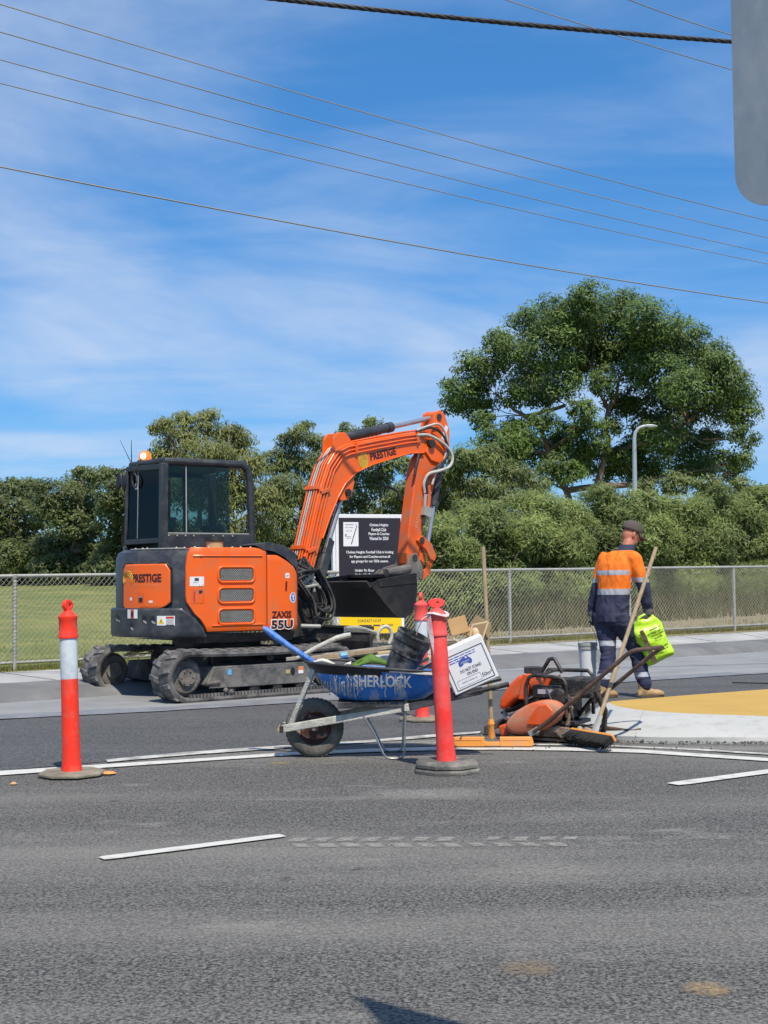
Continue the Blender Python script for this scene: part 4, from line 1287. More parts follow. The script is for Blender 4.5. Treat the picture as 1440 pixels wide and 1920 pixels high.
def patch(Lf, Rf, z0, z1, off, depth=.03, ns=22, nz_=14, edge=.012):
    """curved slab over the house between s = Lf(z) and Rf(z)"""
    mb = MB()
    zz = [z0] + [z0 + edge] + [z0 + edge + (z1 - z0 - 2 * edge) * i / nz_ for i in range(1, nz_)] + [z1 - edge, z1]
    rows = len(zz)
    cols = ns + 3
    for a, z in enumerate(zz):
        l_, r_ = Lf(z), Rf(z)
        svals = [l_, l_ + edge] + [l_ + edge + (r_ - l_ - 2 * edge) * i / ns for i in range(1, ns)] + [r_ - edge, r_]
        for b, s in enumerate(svals):
            e = off if (0 < a < rows - 1 and 0 < b < cols - 1) else off - edge * .7
            mb.v.append(P(s, z, e))
    for a in range(rows - 1):
        for b in range(cols - 1):
            mb.f.append((a * cols + b, a * cols + b + 1, (a + 1) * cols + b + 1, (a + 1) * cols + b)); mb.m.append(0)
    # skirt
    ring = [b for b in range(cols)] + [a * cols + cols - 1 for a in range(1, rows)] + [(rows - 1) * cols + b for b in range(cols - 2, -1, -1)] + [a * cols for a in range(rows - 2, 0, -1)]
    o = len(mb.v)
    for i in ring:
        row, colm = divmod(i, cols)
        z = zz[row]; l_, r_ = Lf(z), Rf(z)
        s = l_ if colm == 0 else (r_ if colm == cols - 1 else l_ + edge + (r_ - l_ - 2 * edge) * (colm - 1) / ns)
        if colm == 1: s = l_ + edge
        if colm == cols - 2: s = r_ - edge
        mb.v.append(P(s, z, off - depth))
    k_ = len(ring)
    for i in range(k_):
        j = (i + 1) % k_
        mb.f.append((ring[i], ring[j], o + j, o + i)); mb.m.append(0)
    return mb


def lerp_tab(tab):
    def f(z):
        if z <= tab[0][0]: return tab[0][1]
        for (a, va), (b, vb) in zip(tab, tab[1:]):
            if z <= b:
                t_ = (z - a) / (b - a); t_ = t_ * t_ * (3 - 2 * t_) * .5 + t_ * .5
                return va + (vb - va) * t_
        return tab[-1][1]
    return f


door_L = lerp_tab([(.70, .07), (.80, .02), (.95, -.11), (1.05, -.165), (1.40, -.165), (1.54, -.145), (1.61, -.11)])
front_R = lerp_tab([(.70, 1.24), (.95, 1.30), (1.15, 1.28), (1.30, 1.21), (1.40, 1.12), (1.49, .99), (1.54, .86)])
door = patch(door_L, lambda z: .775, .71, 1.605, .012).xf(MU).build('engine_cover', 'orange', house, smooth=35)
fpan = patch(lambda z: .787, front_R, .71, 1.525, .012, ns=16).xf(MU).build('tank_cover', 'orange', house, smooth=35)
# top cover
tcv = MB(); tcv.prism([(-.36, -.86), (.36, -.86), (.36, -.42), (-.50, -.42), (-.50, -.66)], 1.565, 1.60, U=(1, 0, 0), V=(0, 1, 0), Wv=(0, 0, 1)); tcv.xf(MU).build('top_cover', 'orange', house, bevel=.02)
# raised ribs on the door
rb = MB()
for (z, s0, s1) in ((1.515, -.08, .72), (.775, .12, .72)):
    pts = [P(s0 + (s1 - s0) * i / 10, z, .014) for i in range(11)]
    rb.tube(pts, .011, 6)
rb.xf(MU).build('pressed_rib', 'orange', door, smooth=50)
# three vents
lat = None
for zc in (1.315, 1.093, .868):
    s0, s1, hh = .215, .60, .060
    fr = MB()
    # raised rounded frame as a ring
    pts = []
    rc = .03
    for cx, cz, a0 in ((s1 - rc, zc + hh - rc, 0), (s0 + rc, zc + hh - rc, 90), (s0 + rc, zc - hh + rc, 180), (s1 - rc, zc - hh + rc, 270)):
        for q in range(5):
            a = R(a0 + q * 22.5); pts.append(P(cx + (rc + .022) * math.cos(a), cz + (rc + .022) * math.sin(a), .014))
    fr.tube(pts, .015, 7, closed=True)
    vf = fr.xf(MU).build('vent_frame', 'orange', door, smooth=60)
    bk = MB(); bk.add([P(s0 - .01, zc - hh, .0135), P(s1 + .01, zc - hh, .0135), P(s1 + .01, zc + hh, .0135), P(s0 - .01, zc + hh, .0135)], [(0, 1, 2, 3)])
    bk.xf(MU).build('vent_opening', 'black_ink', door)
    lt = MB()
    nn = 26
    for i in range(nn):
        for sg in (-1, 1):
            sa = s0 + (s1 - s0 + .2) * i / nn - .1
            p0 = (sa, zc - hh); p1 = (sa + sg * .105, zc + hh)
            # clip in s
            a_, b_ = p0, p1
            if min(a_[0], b_[0]) > s1 or max(a_[0], b_[0]) < s0: continue
            def clip(p, q, lim, low):
                if (p[0] < lim) == low:
                    t_ = (lim - p[0]) / (q[0] - p[0]); return (lim, p[1] + (q[1] - p[1]) * t_)
                return p
            a2 = clip(a_, b_, s0, True); b2 = clip(b_, a_, s0, True)
            a3 = clip(a2, b2, s1, False); b3 = clip(b2, a2, s1, False)
            lt.bar(P(*a3, .017), P(*b3, .017), .0045, .004)
    lt.xf(MU).build('vent_mesh', 'galv', door, kind='stuff')
# rear orange hatch with recess latch
hatch_L = lambda z: -.99 + (.03 if z < .99 or z > 1.40 else 0) * 1
hz = lerp_tab([(.955, -.44), (1.02, -.325), (1.36, -.325), (1.43, -.37)])
hatch = patch(lerp_tab([(.955, -.96), (1.0, -.985), (1.38, -.985), (1.43, -.95)]), hz, .955, 1.435, .016, ns=18).xf(MU).build('rear_hatch', 'orange', house, smooth=35)
gap = MB()
gp_pts = []
for (s, z) in [(-.98, .945), (-.995, 1.0), (-.995, 1.40), (-.96, 1.442), (-.36, 1.442), (-.315, 1.39), (-.315, 1.03), (-.43, .945)]:
    gp_pts.append(P(s, z, .0))
gap.tube(gp_pts, .012, 6, closed=True); gap.xf(MU).build('hatch_seal', 'black_ink', hatch)
lc = MB()
for (s, z, w, h, off, mi) in ((-.68, 1.075, .085, .11, .018, 0), (-.68, 1.06, .052, .06, .020, 1), (-.68, 1.083, .05, .012, .0225, 2), (-.83, 1.065, .035, .032, .018, 3), (-.55, 1.035, .048, .024, .018, 3)):
    n_ = 4
    for q in range(n_):
        a, b = s - w / 2 + w * q / n_, s - w / 2 + w * (q + 1) / n_
        lc.add([P(a, z - h / 2, off), P(b, z - h / 2, off), P(b, z + h / 2, off), P(a, z + h / 2, off)], [(0, 1, 2, 3)], mi)
lc.xf(MU).build('latch', ['orange_worn', 'black_ink', 'chrome', 'white_pl'], hatch)


def on(s_c, z_c, off):
    return lambda u, v: MU @ P(s_c + u, z_c + v, off)


tx = MB(); text(tx, 'PRESTIGE', .385, .092, on(-.615, 1.285, .0185), .04)
tx.build('lettering', 'maroon_ink', hatch)
tx = MB(); text(tx, 'CIVIL GROUP', .30, .030, on(-.61, 1.205, .0185), .01); tx.build('faint_lettering', 'faint_ink', hatch)
lg = MB()
for r_ in (.088, .066, .044):
    pts = [on(-.885, 1.275, .0185)(r_ * math.cos(a), r_ * 1.0 * math.sin(a)) for a in [R(-40 + 250 * i / 14) for i in range(15)]]
    lg.tube(pts, .0055 if r_ > .05 else .004, 4)
lg.build('logo_arcs', 'gold_ink', hatch)
# counterweight skirt
cw = patch(lambda z: S0 + .02, lerp_tab([(.655, .06), (.76, .01), (.85, -.06), (.965, -.20)]), .655, .965, .035, depth=.10, ns=60, nz_=6, edge=.02).xf(MU).build('counterweight', 'charcoal', ex, smooth=35)
ch = MB()
for (s, z, rx, rz_) in ((-1.10, .865, .03, .045), (-1.045, .855, .02, .03), (-.80, .775, .026, .045), (-.62, .85, .028, .045), (-.515, .845, .028, .045)):
    ch.add([on(s, z, .0375)(rx * math.cos(R(30 * i)), rz_ * math.sin(R(30 * i))) for i in range(12)], [tuple(range(12))], 0)
    ch.add([on(s + .012, z - .028, .0385)(rx * .9 * math.cos(R(30 * i)), .014 * math.sin(R(30 * i)) - .4 * rx * math.cos(R(30 * i))) for i in range(12)], [tuple(range(12))], 1)
ch.build('recess', ['black_ink', 'galv'], cw)


def sticker(name, s, z, w, h, off, mats, inner, parent, base='white_pl'):
    mb = MB()
    n_ = 5
    for q in range(n_):
        a, b = -w / 2 + w * q / n_, -w / 2 + w * (q + 1) / n_
        f = on(s, z, off)
        mb.add([f(a, -h / 2), f(b, -h / 2), f(b, h / 2), f(a, h / 2)], [(0, 1, 2, 3)], 0)
    for k_, (u, v, ww, hh_) in enumerate(inner):
        f = on(s, z, off + .0015)
        mb.add([f(u - ww / 2, v - hh_ / 2), f(u + ww / 2, v - hh_ / 2), f(u + ww / 2, v + hh_ / 2), f(u - ww / 2, v + hh_ / 2)], [(0, 1, 2, 3)], k_ + 1)
    return mb.build(name, [base] + mats, parent)


sticker('warning_sticker', -.785, .905, .155, .095, .038, ['red_pl', 'black_ink'], [(0, 0, .05, .09), (.0, -.005, .034, .05)], cw)
sticker('warning_sticker', -.365, .835, .195, .10, .038, ['yellow_pl', 'red_pl', 'light_ink', 'black_ink'], [(-.05, -.004, .01, .01), (.045, .032, .085, .022), (.045, -.012, .08, .055), (.045, -.046, .085, .006)], cw)
tri = MB(); f = on(-.365, .835, .0398)
tri.add([f(-.085, -.034), f(-.015, -.034), f(-.05, .034)], [(0, 1, 2)]); tri.build('warning_triangle', 'yellow_pl', cw)
tri2 = MB(); f = on(-.365, .835, .0410); tri2.add([f(-.054, -.022), f(-.046, -.022), f(-.045, .010), f(-.055, .010)], [(0, 1, 2, 3)]); tri2.build('warning_mark', 'black_ink', cw)
sticker('door_sticker', -.045, 1.245, .145, .10, .0145, ['grey_ink', 'faint_ink', 'light_ink'], [(.0, .02, .045, .032), (.045, -.038, .04, .016), (-.01, -.012, .06, .006)], door)
sticker('door_latch', -.035, 1.09, .13, .15, .0145, ['red_pl', 'orange', 'maroon_ink'], [(0, -.005, .085, .11), (.008, -.010, .066, .09), (.028, .042, .03, .035)], door, 'orange_worn')
sticker('tank_sticker', 1.03, 1.30, .05, .055, .0145, ['light_ink'], [(0, 0, .03, .02)], fpan)
pull = MB(); pull.tube([P(1.02, 1.235, .016), P(1.015, 1.215, .018), P(1.012, 1.14, .016)], .010, 6); pull.xf(MU).build('pull_slot', 'maroon_ink', fpan)
rd = MB(); f = on(1.10, 1.06, .0150); rd.add([f(.042 * math.cos(R(20 * i)), .058 * math.sin(R(20 * i))) for i in range(18)], [tuple(range(18))], 0)
f = on(1.10, 1.06, .0162); rd.add([f(.031 * math.cos(R(20 * i)), .045 * math.sin(R(20 * i))) for i in range(18)], [tuple(range(18))], 1)
f = on(1.10, 1.06, .0174); rd.add([f(-.016, .026), f(.016, .026), f(.016, .014), f(.007, .014), f(.007, -.03), f(-.007, -.03), f(-.007, .014), f(-.016, .014)], [tuple(range(8))], 0)
rd.build('round_badge', ['white_pl', 'blue_pl'], fpan)
tx = MB(); text(tx, 'ZAXIS', .245, .078, on(.955, .875, .0150), .045); tx.build('lettering', 'maroon_ink', fpan)
tx = MB(); text(tx, '55U', .290, .118, on(.96, .768, .0145), .075, 0); tx.build('lettering_outline', 'white_pl', fpan)
tx = MB(); text(tx, '55U', .268, .096, on(.96, .768, .0162), .04, 0); tx.build('lettering', 'black_ink', fpan)
# dark fairing over the front shoulder
fa = MB()
cv = [(.74, 1.585), (.86, 1.565), (1.0, 1.50), (1.13, 1.39), (1.22, 1.27), (1.28, 1.14)]
cv2 = [(.62, 1.635), (.80, 1.665), (.98, 1.635), (1.13, 1.545), (1.24, 1.42), (1.32, 1.27), (1.33, 1.12)]
import itertools
ring_ = cv + cv2[::-1]
nR = len(ring_)
for off in (.022, -.42):
    for (s, z) in ring_:
        if off > 0: fa.v.append(P(s, z, off))
        else:
            q = P(min(s, XE - XC), z, .02); fa.v.append(Vector((q.x + max(0, s - (XE - XC)), q.y + .45, z)))
for i in range(nR):
    j = (i + 1) % nR
    fa.f.append((i, j, nR + j, nR + i)); fa.m.append(0)
nc = len(cv)
for i in range(nc - 1):
    fa.f.append((i, i + 1, nR - 2 - i, nR - 1 - i)); fa.m.append(0)
fa.f.append((nc - 1, nc, nc - 0, nc)) if False else None
fa.xf(MU).build('shoulder_fairing', 'charcoal', house, smooth=50)
# under tray and light strip below the cover
ut = MB()
pts = [P(-.30 + 1.55 * i / 16, .69, -.02) for i in range(17)]
for i in range(16):
    a, b = pts[i], pts[i + 1]
    ut.add([a, b, b + Vector((0, .05, -.10)), a + Vector((0, .05, -.10))], [(0, 1, 2, 3)])
ut.add([P(.1, .60, -.10), P(1.1, .60, -.10), Vector((.8, .8, .60)), Vector((-.5, .8, .60))], [(0, 1, 2, 3)])
ut.xf(MU).build('under_skirt', 'dark_steel', house)
# filler cap on the deck
fc = MB(); X = Matrix.Translation((-.16, -.70, 1.60)); fc.lathe([(.09, 0), (.09, .07), (.085, .075)], 24, X, 0); fc.lathe([(.10, .074), (.105, .08), (.10, .125), (.08, .13)], 24, X, 1)
fc.xf(MU).build('filler_cap', ['tan_pl', 'hose'], house, smooth=35)
bt = MB()
for x in (-.44, -.28, .0, .1, .22, .33):
    bt.ball((x, -.80, 1.604), .016, 8)
for s in (-.95, -.80, -.72, -.30, -.2): 
    q = P(s, 1.60, -.12); bt.ball(q, .016, 8)
bt.xf(MU).build('bolt', 'galv', house, smooth=60)
# deck edge strip (pale worn edge)
de = MB(); de.tube([P(-.98 + .80 * i / 12, 1.598, -.075) for i in range(13)], .006, 5); de.xf(MU).build('edge_trim', 'galv', house)

# ---- cab
cab = MB()
c_rr, c_rl, c_lr, c_lf, c_rf = (-.50, -.10), (-.62, .66), (-.44, 1.06), (.66, 1.06), (.60, -.10)
base_z, top_z = 1.60, 2.53
ins = lambda p, f=.965: (p[0] * f + .003, .45 + (p[1] - .45) * f)


def post(a, w, d, mi=0, z0=base_z - .25, zt=top_z + .03):
    b = ins(a)
    cab.bar((a[0], a[1], z0), (b[0], b[1], zt), w, d, up=(0, 1, 0), mi=mi)


# roof
rp = [(-.51, -.115), (-.62, .66), (-.44, 1.06), (.46, 1.06), (.60, .90), (.58, -.115)]
rf = MB(); rf.prism([ins(p) for p in rp], 2.545, 2.625, U=(1, 0, 0), V=(0, 1, 0), Wv=(0, 0, 1)); 
roof = rf.xf(MU).build('cab_roof', 'cabblack', ex, bevel=.035, seg=3)
post(c_rr, .085, .075); post(c_rl, .05, .05); post(c_lr, .07, .07); post(c_lf, .08, .08)
# side frame of the right window: rounded front top corner
a0, b0 = ins(c_rr), ins(c_rf)
ptsf = [(c_rf[0], c_rf[1], 1.55), (c_rf[0] - .005, c_rf[1] + .01, 1.95), (b0[0] + .005, b0[1], 2.36), (b0[0] - .005, b0[1], 2.46), (b0[0] - .04, b0[1], 2.54), (b0[0] - .11, b0[1], 2.575), (b0[0] - .4, b0[1], 2.58), (a0[0], a0[1], 2.58)]
cab.tube(ptsf, .046, 8)
cab.bar((c_rr[0], c_rr[1], 1.69), (c_rf[0], c_rf[1], 1.69), .05, .17)          # lower rail
cab.bar((c_rr[0], c_rr[1], 1.70), (c_rl[0], c_rl[1], 1.70), .05, .06); cab.bar((c_rl[0], c_rl[1], 1.66), (c_lr[0], c_lr[1], 1.66), .05, .08)
cab.bar((c_rr[0] + .02, c_rr[1], 2.52), (ins(c_rl)[0], ins(c_rl)[1], 2.54), .05, .06); cab.bar((*ins(c_rl), 2.54), (*ins(c_lr), 2.54), .05, .06)
cab.bar((*ins(c_lr), 2.54), (*ins(c_lf), 2.54), .05, .08); cab.bar((c_lr[0], c_lr[1], 1.62), (c_lf[0], c_lf[1], 1.62), .06, .12)
cab.bar((c_lf[0], c_lf[1], 1.62), (c_rf[0], c_rf[1], 1.62), .06, .10); cab.bar((.30, 1.05, 1.6), (.28, 1.03, 2.53), .05, .05, up=(0, 1, 0))
# left rear corner skin runs down to the counterweight
cab.prism([(-.66, .62), (-.60, .62), (-.42, 1.05), (-.50, 1.06)], .96, 1.66, U=(1, 0, 0), V=(0, 1, 0), Wv=(0, 0, 1))
cabf = cab.xf(MU).build('cab_frame', 'cabblack', ex, smooth=40, bevel=.008)


def pane(name, a, b, z0, z1, m, f0=1.0, f1=.97, t_=.006, inset=.0):
    mb = MB()
    A, B = Vector((a[0], a[1], 0)), Vector((b[0], b[1], 0))
    a1, b1 = ins(a, f1), ins(b, f1)
    d = (B - A).normalized(); nn = Vector((-d.y, d.x, 0))
    q = [Vector((a[0], a[1], z0)), Vector((b[0], b[1], z0)), Vector((b1[0], b1[1], z1)), Vector((a1[0], a1[1], z1))]
    mb.add([p + nn * t_ / 2 for p in q] + [p - nn * t_ / 2 for p in q], [(0, 1, 2, 3), (7, 6, 5, 4), (0, 4, 5, 1), (1, 5, 6, 2), (2, 6, 7, 3), (3, 7, 4, 0)])
    return mb.xf(MU).build(name, m, cabf)


pane('window_pane', (-.45, -.10), (.32, -.10), 1.78, 2.54, 'glass')
pane('window_pane', c_rr, c_rl, 1.73, 2.50, 'glass_dark')
pane('window_pane', c_rl, c_lr, 1.70, 2.51, 'glass_clear')
pane('window_pane', c_lr, c_lf, 1.68, 2.50, 'glass_clear')
sl = MB(); sl.bar((-.22, -.102, 1.78), (-.215, -.085, 2.54), .012, .012, up=(0, 1, 0)); sl.bar((-.45, -.105, 1.785), (.56, -.105, 1.785), .012, .012)
sl.bar((-.58, .42, 1.74), (-.565, .43, 2.50), .012, .014, up=(0, 1, 0))
sl.xf(MU).build('window_channel', 'galv', cabf)
bts = MB()
for x in (-.44, -.34, -.24, -.14, .10, .22, .34): bts.ball((x, -.128, 1.755), .012, 6)
bts.xf(MU).build('rail_bolt', 'galv', cabf)
# inside
se = MB(); se.box((-.02, .45, 1.42), (.50, .50, .14)); se.box((-.24, .45, 1.70), (.12, .48, .56), (0, R(-10), 0)); se.box((-.30, .45, 2.04), (.10, .26, .16), (0, R(-10), 0))
se.xf(MU).build('seat', 'interior', ex, bevel=.05, seg=3)
co = MB(); co.box((.10, .02, 1.55), (.55, .18, .30)); co.box((.10, .88, 1.50), (.5, .14, .25)); co.box((0, .45, 1.33), (1.0, 1.0, .06)); co.box((-.42, .45, 1.60), (.12, .9, .5)); co.box((.02, 1.02, 1.85), (.13, .03, 1.2))
co.tube([(.22, .12, 1.68), (.23, .13, 1.86)], .02, 8); co.tube([(.22, .78, 1.6), (.23, .77, 1.86)], .02, 8)
co.xf(MU).build('console', 'interior', ex, bevel=.015)
jl = MB(); jl.ball((.25, -.02, 1.83), (.06, .05, .055), 12); jl.lathe([(.03, 0), (.05, .03), (.05, .05)], 12, Matrix.Translation((.25, -.02, 1.76)))
jl.xf(MU).build('work_lamp', 'galv', ex, smooth=60)
# beacon, antenna, mirrors
bc = MB(); X = Matrix.Translation((-.44, .54, 2.60)); bc.lathe([(.09, 0), (.09, .035), (.07, .045)], 20, X)
beacon = bc.xf(MU).build('beacon', 'black_ink', ex, smooth=35)
M['beacon'] = mat('amber beacon lens', (.8, .16, .02), .25, var=.05)
_b = M['beacon'].node_tree.nodes['Principled BSDF']; _b.inputs['Emission Color'].default_value = (1.0, .22, .03, 1); _b.inputs['Emission Strength'].default_value = .55
M['beacon_hot'] = mat('lit beacon bulb', (.9, .5, .2), .4)
_b = M['beacon_hot'].node_tree.nodes['Principled BSDF']; _b.inputs['Emission Color'].default_value = (1.0, .62, .30, 1); _b.inputs['Emission Strength'].default_value = 6.
bd = MB(); bd.lathe([(.072, .045), (.074, .08), (.062, .125), (.03, .15)], 20, X); bd.xf(MU).build('beacon_lens', 'beacon', beacon, smooth=60)
bd = MB(); bd.ball((-.44 - .045, .54 - .055, 2.685), (.032, .032, .036), 10); bd.xf(MU).build('beacon_bulb', 'beacon_hot', beacon, smooth=60)
an = MB(); an.tube([(-.42, .99, 2.56), (-.42, .992, 2.92)], [.008, .003], 5); an.tube([(-.44, .97, 2.66), (-.52, 1.10, 2.93)], [.005, .002], 5); an.lathe([(.02, 0), (.02, .06)], 8, Matrix.Translation((-.42, .99, 2.52)))
an.xf(MU).build('antenna', 'black_ink', ex)
for (c, rx, rz_) in (((-.62, .70, 2.40), .060, .085), ((-.56, 1.02, 2.43), .05, .12)):
    mm = MB(); X = Matrix.Translation(c) @ Matrix.Rotation(R(-80), 4, 'Y') @ Matrix.Rotation(R(15), 4, 'X') @ Matrix.Diagonal((rz_, rx, .03, 1))
    mm.ball((0, 0, 0), 1, 14, 0, X)
    mm.tube([Vector(c), Vector(c) + Vector((.03, .02, .12)), (c[0] + .12, c[1], 2.60)], .009, 6)
    mm.xf(MU).build('mirror', 'black_ink', ex, smooth=60)
rg = MB(); c = Vector((-.60, .46, 2.40)); rg.tube([c + Vector((0, .07 * math.cos(a) + .02 * math.sin(a), .085 * math.sin(a))) for a in [R(24 * i) for i in range(15)]], .008, 6, closed=True)
rg.tube([c + Vector((0, .01, .085)), c + Vector((.02, -.03, .17)), c + Vector((.06, -.05, .22))], .008, 6)
rg.xf(MU).build('cable_loop', 'hose', ex, smooth=60)
lb = MB(); lb.box((-.582, .45, 2.33), (.004, .07, .07)); lb.xf(MU).build('window_label', 'reflective', cabf)

# ---- swing post, boom, arm, cylinders (boom plane frame)
sp = MB()
sp.lathe([(.13, .55), (.16, .58), (.16, .72), (.12, .76)], 18, Matrix.Translation((-.35, 0, 0)))
sp.prism([(-.52, .60), (-.20, .62), (.0, .80), (-.02, 1.05), (-.20, 1.34), (-.36, 1.36), (-.44, 1.1)], -.17, -.11); sp.prism([(-.52, .60), (-.20, .62), (.0, .80), (-.02, 1.05), (-.20, 1.34), (-.36, 1.36), (-.44, 1.1)], .11, .17)
sp.box((-.34, 0, .66), (.3, .3, .14))
sp.tube([(-.28, -.2, 1.24), (-.28, .2, 1.24)], .05, 12); sp.tube([(-.08, -.2, .92), (-.08, .2, .92)], .05, 12)
sp.xf(MBm).build('swing_post', 'dark_steel', ex, bevel=.008)
bo = MB()
outline = [(-.36, 1.20), (-.34, 1.34), (-.25, 1.62), (-.15, 1.95), (-.03, 2.32), (.10, 2.62), (.24, 2.80), (.40, 2.875), (.84, 2.965), (1.40, 3.075), (1.80, 3.13), (1.95, 3.04), (1.93, 2.90), (1.80, 2.85), (1.49, 2.82), (1.2, 2.745), (.84, 2.645), (.56, 2.535), (.38, 2.395), (.25, 2.22), (.13, 2.0), (.0, 1.72), (-.10, 1.45), (-.18, 1.22), (-.26, 1.16)]
bo.prism(outline, -.105, .105)
boom = bo.xf(MBm).build('boom', 'orange', ex, bevel=.018, seg=3)
# flanged lower edge and lug for the lift cylinder
fl = MB()
for y in (-.112, .112):
    fl.tube([(.0, y, 1.735), (.13, y, 2.01), (.25, y, 2.225), (.38, y, 2.40), (.56, y, 2.54), (.84, y, 2.65), (1.2, y, 2.75), (1.49, y, 2.825), (1.75, y, 2.85)], .012, 6)
fl.prism([(.24, 2.24), (.33, 2.38), (.52, 2.50), (.55, 2.42), (.50, 2.27), (.42, 2.20), (.33, 2.19)], -.09, -.06); fl.prism([(.24, 2.24), (.33, 2.38), (.52, 2.50), (.55, 2.42), (.50, 2.27), (.42, 2.20), (.33, 2.19)], .06, .09)
fl.xf(MBm).build('boom_flange', 'orange', boom, bevel=.005)
pn = MB(); pn.tube([(.43, -.115, 2.29), (.43, .115, 2.29)], .045, 14); pn.xf(MBm).build('pivot_pin', 'dark_steel', boom, smooth=35)
pn = MB(); pn.tube([(1.86, -.16, 2.97), (1.86, .16, 2.97)], .055, 14); pn.xf(MBm).build('pivot_pin', 'dark_steel', boom, smooth=35)
# ears for arm cylinder
for y0, y1 in ((-.095, -.065), (.065, .095)):
    er = MB(); er.prism([(.18, 2.74), (.20, 2.93), (.27, 3.00), (.40, 3.01), (.47, 2.95), (.52, 2.88)], y0, y1)
    er.xf(MBm).build('cylinder_ear', 'orange', boom, bevel=.01)
# hard tubes along the boom (several parallel pipes) with clamps
tubes = [(-.118, .030, 0), (-.118, .075, 0), (-.118, .120, 0), (-.085, -.022, 0), (-.045, -.024, 0), (.0, -.024, 1), (.035, -.024, 1), (.080, -.022, 0)]
spine = [(-.33, 1.38), (-.25, 1.62), (-.15, 1.95), (-.03, 2.32), (.09, 2.60), (.25, 2.79), (.42, 2.865), (.84, 2.955), (1.40, 3.065), (1.66, 3.105)]
def nrm2(i):
    a, b = spine[max(0, i - 1)], spine[min(len(spine) - 1, i + 1)]
    d = Vector((b[0] - a[0], b[1] - a[1])).normalized(); return Vector((-d.y, d.x))
for (y, dn, pale) in tubes:
    pts = []
    nk = len(spine) if dn > -.0 or y < -.05 else 7
    for i in range(nk):
        q = nrm2(i); s_ = spine[i]
        pts.append((s_[0] - q.x * dn, y, s_[1] - q.y * dn))
    tb = MB(); tb.tube(pts, .012 if not pale else .009, 8); tb.xf(MBm).build('hydraulic_pipe', 'orange_worn' if not pale else 'hose_pale', boom, smooth=60)
cl = MB()
for i in (1, 3): 
    s_ = spine[i]; q = nrm2(i)
    for dd, ww in ((-.028, .24),):
        cl.box((s_[0] - q.x * dd, 0, s_[1] - q.y * dd), (.05, ww, .03), (0, -math.atan2(-q.x, q.y) * 1.0, 0))
    cl.box((s_[0] - q.x * .075, -.125, s_[1] - q.y * .075), (.15, .03, .045), (0, R(-18), 0))
for (x, z) in ((.55, 2.83), (1.62, 3.03)): cl.box((x, -.125, z), (.035, .035, .14))
cl.xf(MBm).build('pipe_clamp', 'orange_worn', boom, bevel=.004)
# decals
tx = MB(); bfn = lambda cx, cz, ang, off: (lambda u, v: MBm @ Vector((cx + u * math.cos(ang) - v * math.sin(ang), off, cz + u * math.sin(ang) + v * math.cos(ang))))
text(tx, 'PRESTIGE', .46, .095, bfn(1.02, 2.790, R(13), -.1075), .04); tx.build('lettering', 'maroon_ink', boom)
lg = MB(); f = bfn(.68, 2.69, R(13), -.1075)
lg.add([f(.085 * math.cos(R(20 * i)), .105 * math.sin(R(20 * i))) for i in range(18)], [tuple(range(18))]); lg.build('logo_disc', 'gold_ink', boom)
for r_ in (.06, .035):
    lg = MB(); f = bfn(.68, 2.69, R(13), -.1085); lg.tube([f(r_ * math.cos(R(15 * i)), r_ * math.sin(R(15 * i))) for i in range(14)], .004, 4); lg.build('logo_arcs', 'faint_ink', boom)


def cylinder(a, b, split, r0, r1, y=0., nm='cylinder', barrel_first=True, mcol='charcoal'):
    a, b = Vector((a[0], y, a[1])), Vector((b[0], y, b[1]))
    d = (b - a)
    mpt = a + d * split
    mb = MB()
    mb.tube([a, a + d * .02, mpt - d * .015, mpt], [r0 * .8, r0, r0, r0 * .9], 16); mb.tube([mpt - d * .05, mpt], r0 * 1.12, 16)
    mb.tube([a + Vector((0, -.07, 0)), a + Vector((0, .07, 0))], r0 * .9, 12)
    o = mb.xf(MBm).build(nm, mcol, ex, smooth=40)
    mb = MB(); mb.tube([mpt, b], r1, 14); mb.tube([b + Vector((0, -.06, 0)), b + Vector((0, .06, 0))], r1 * 1.5, 12)
    mb.xf(MBm).build('rod', 'chrome', o, smooth=40)
    return o


cylinder((.40, 2.945), (2.02, 3.325), .54, .058, .032, 0, 'arm_cylinder')
cylinder((-.10, .95), (.43, 2.29), .50, .060, .033, 0, 'lift_cylinder')
lt_ = MB(); lt_.prism([(-.16, .98), (-.06, .98), (.11, 1.42), (.20, 1.70), (.13, 1.75), (.03, 1.48)], -.105, -.085); lt_.xf(MBm).build('cylinder_guard', 'charcoal', ex, bevel=.006)
# arm
ar = MB()
aout = [(1.97, 3.37), (2.05, 3.41), (2.13, 3.37), (2.20, 3.20), (2.20, 2.98), (2.14, 2.80), (2.04, 2.62), (1.86, 2.22), (1.73, 1.84), (1.66, 1.56), (1.63, 1.46), (1.56, 1.40), (1.46, 1.44), (1.44, 1.58), (1.48, 1.85), (1.545, 2.2), (1.62, 2.58), (1.70, 2.79), (1.80, 2.88), (1.90, 3.02)]
ar.prism(aout, -.085, .085)
arm = ar.xf(MBm).build('arm', 'orange_worn', ex, bevel=.016, seg=3)
for y0, y1 in ((-.115, -.088), (.088, .115)):
    ap = MB(); ap.prism([(1.78, 2.86), (1.88, 3.05), (1.97, 3.38), (2.06, 3.42), (2.15, 3.36), (2.23, 3.18), (2.23, 2.92), (2.08, 2.72), (1.88, 2.76)], y0, y1); ap.xf(MBm).build('arm_cheek', 'orange', arm, bevel=.008)
for (px_, pz_) in ((2.03, 3.325), (1.55, 1.52), (1.68, 1.74)):
    ap = MB(); ap.tube([(px_, -.13, pz_), (px_, .13, pz_)], .042, 12); ap.xf(MBm).build('arm_pin', 'dark_steel', arm, smooth=40)
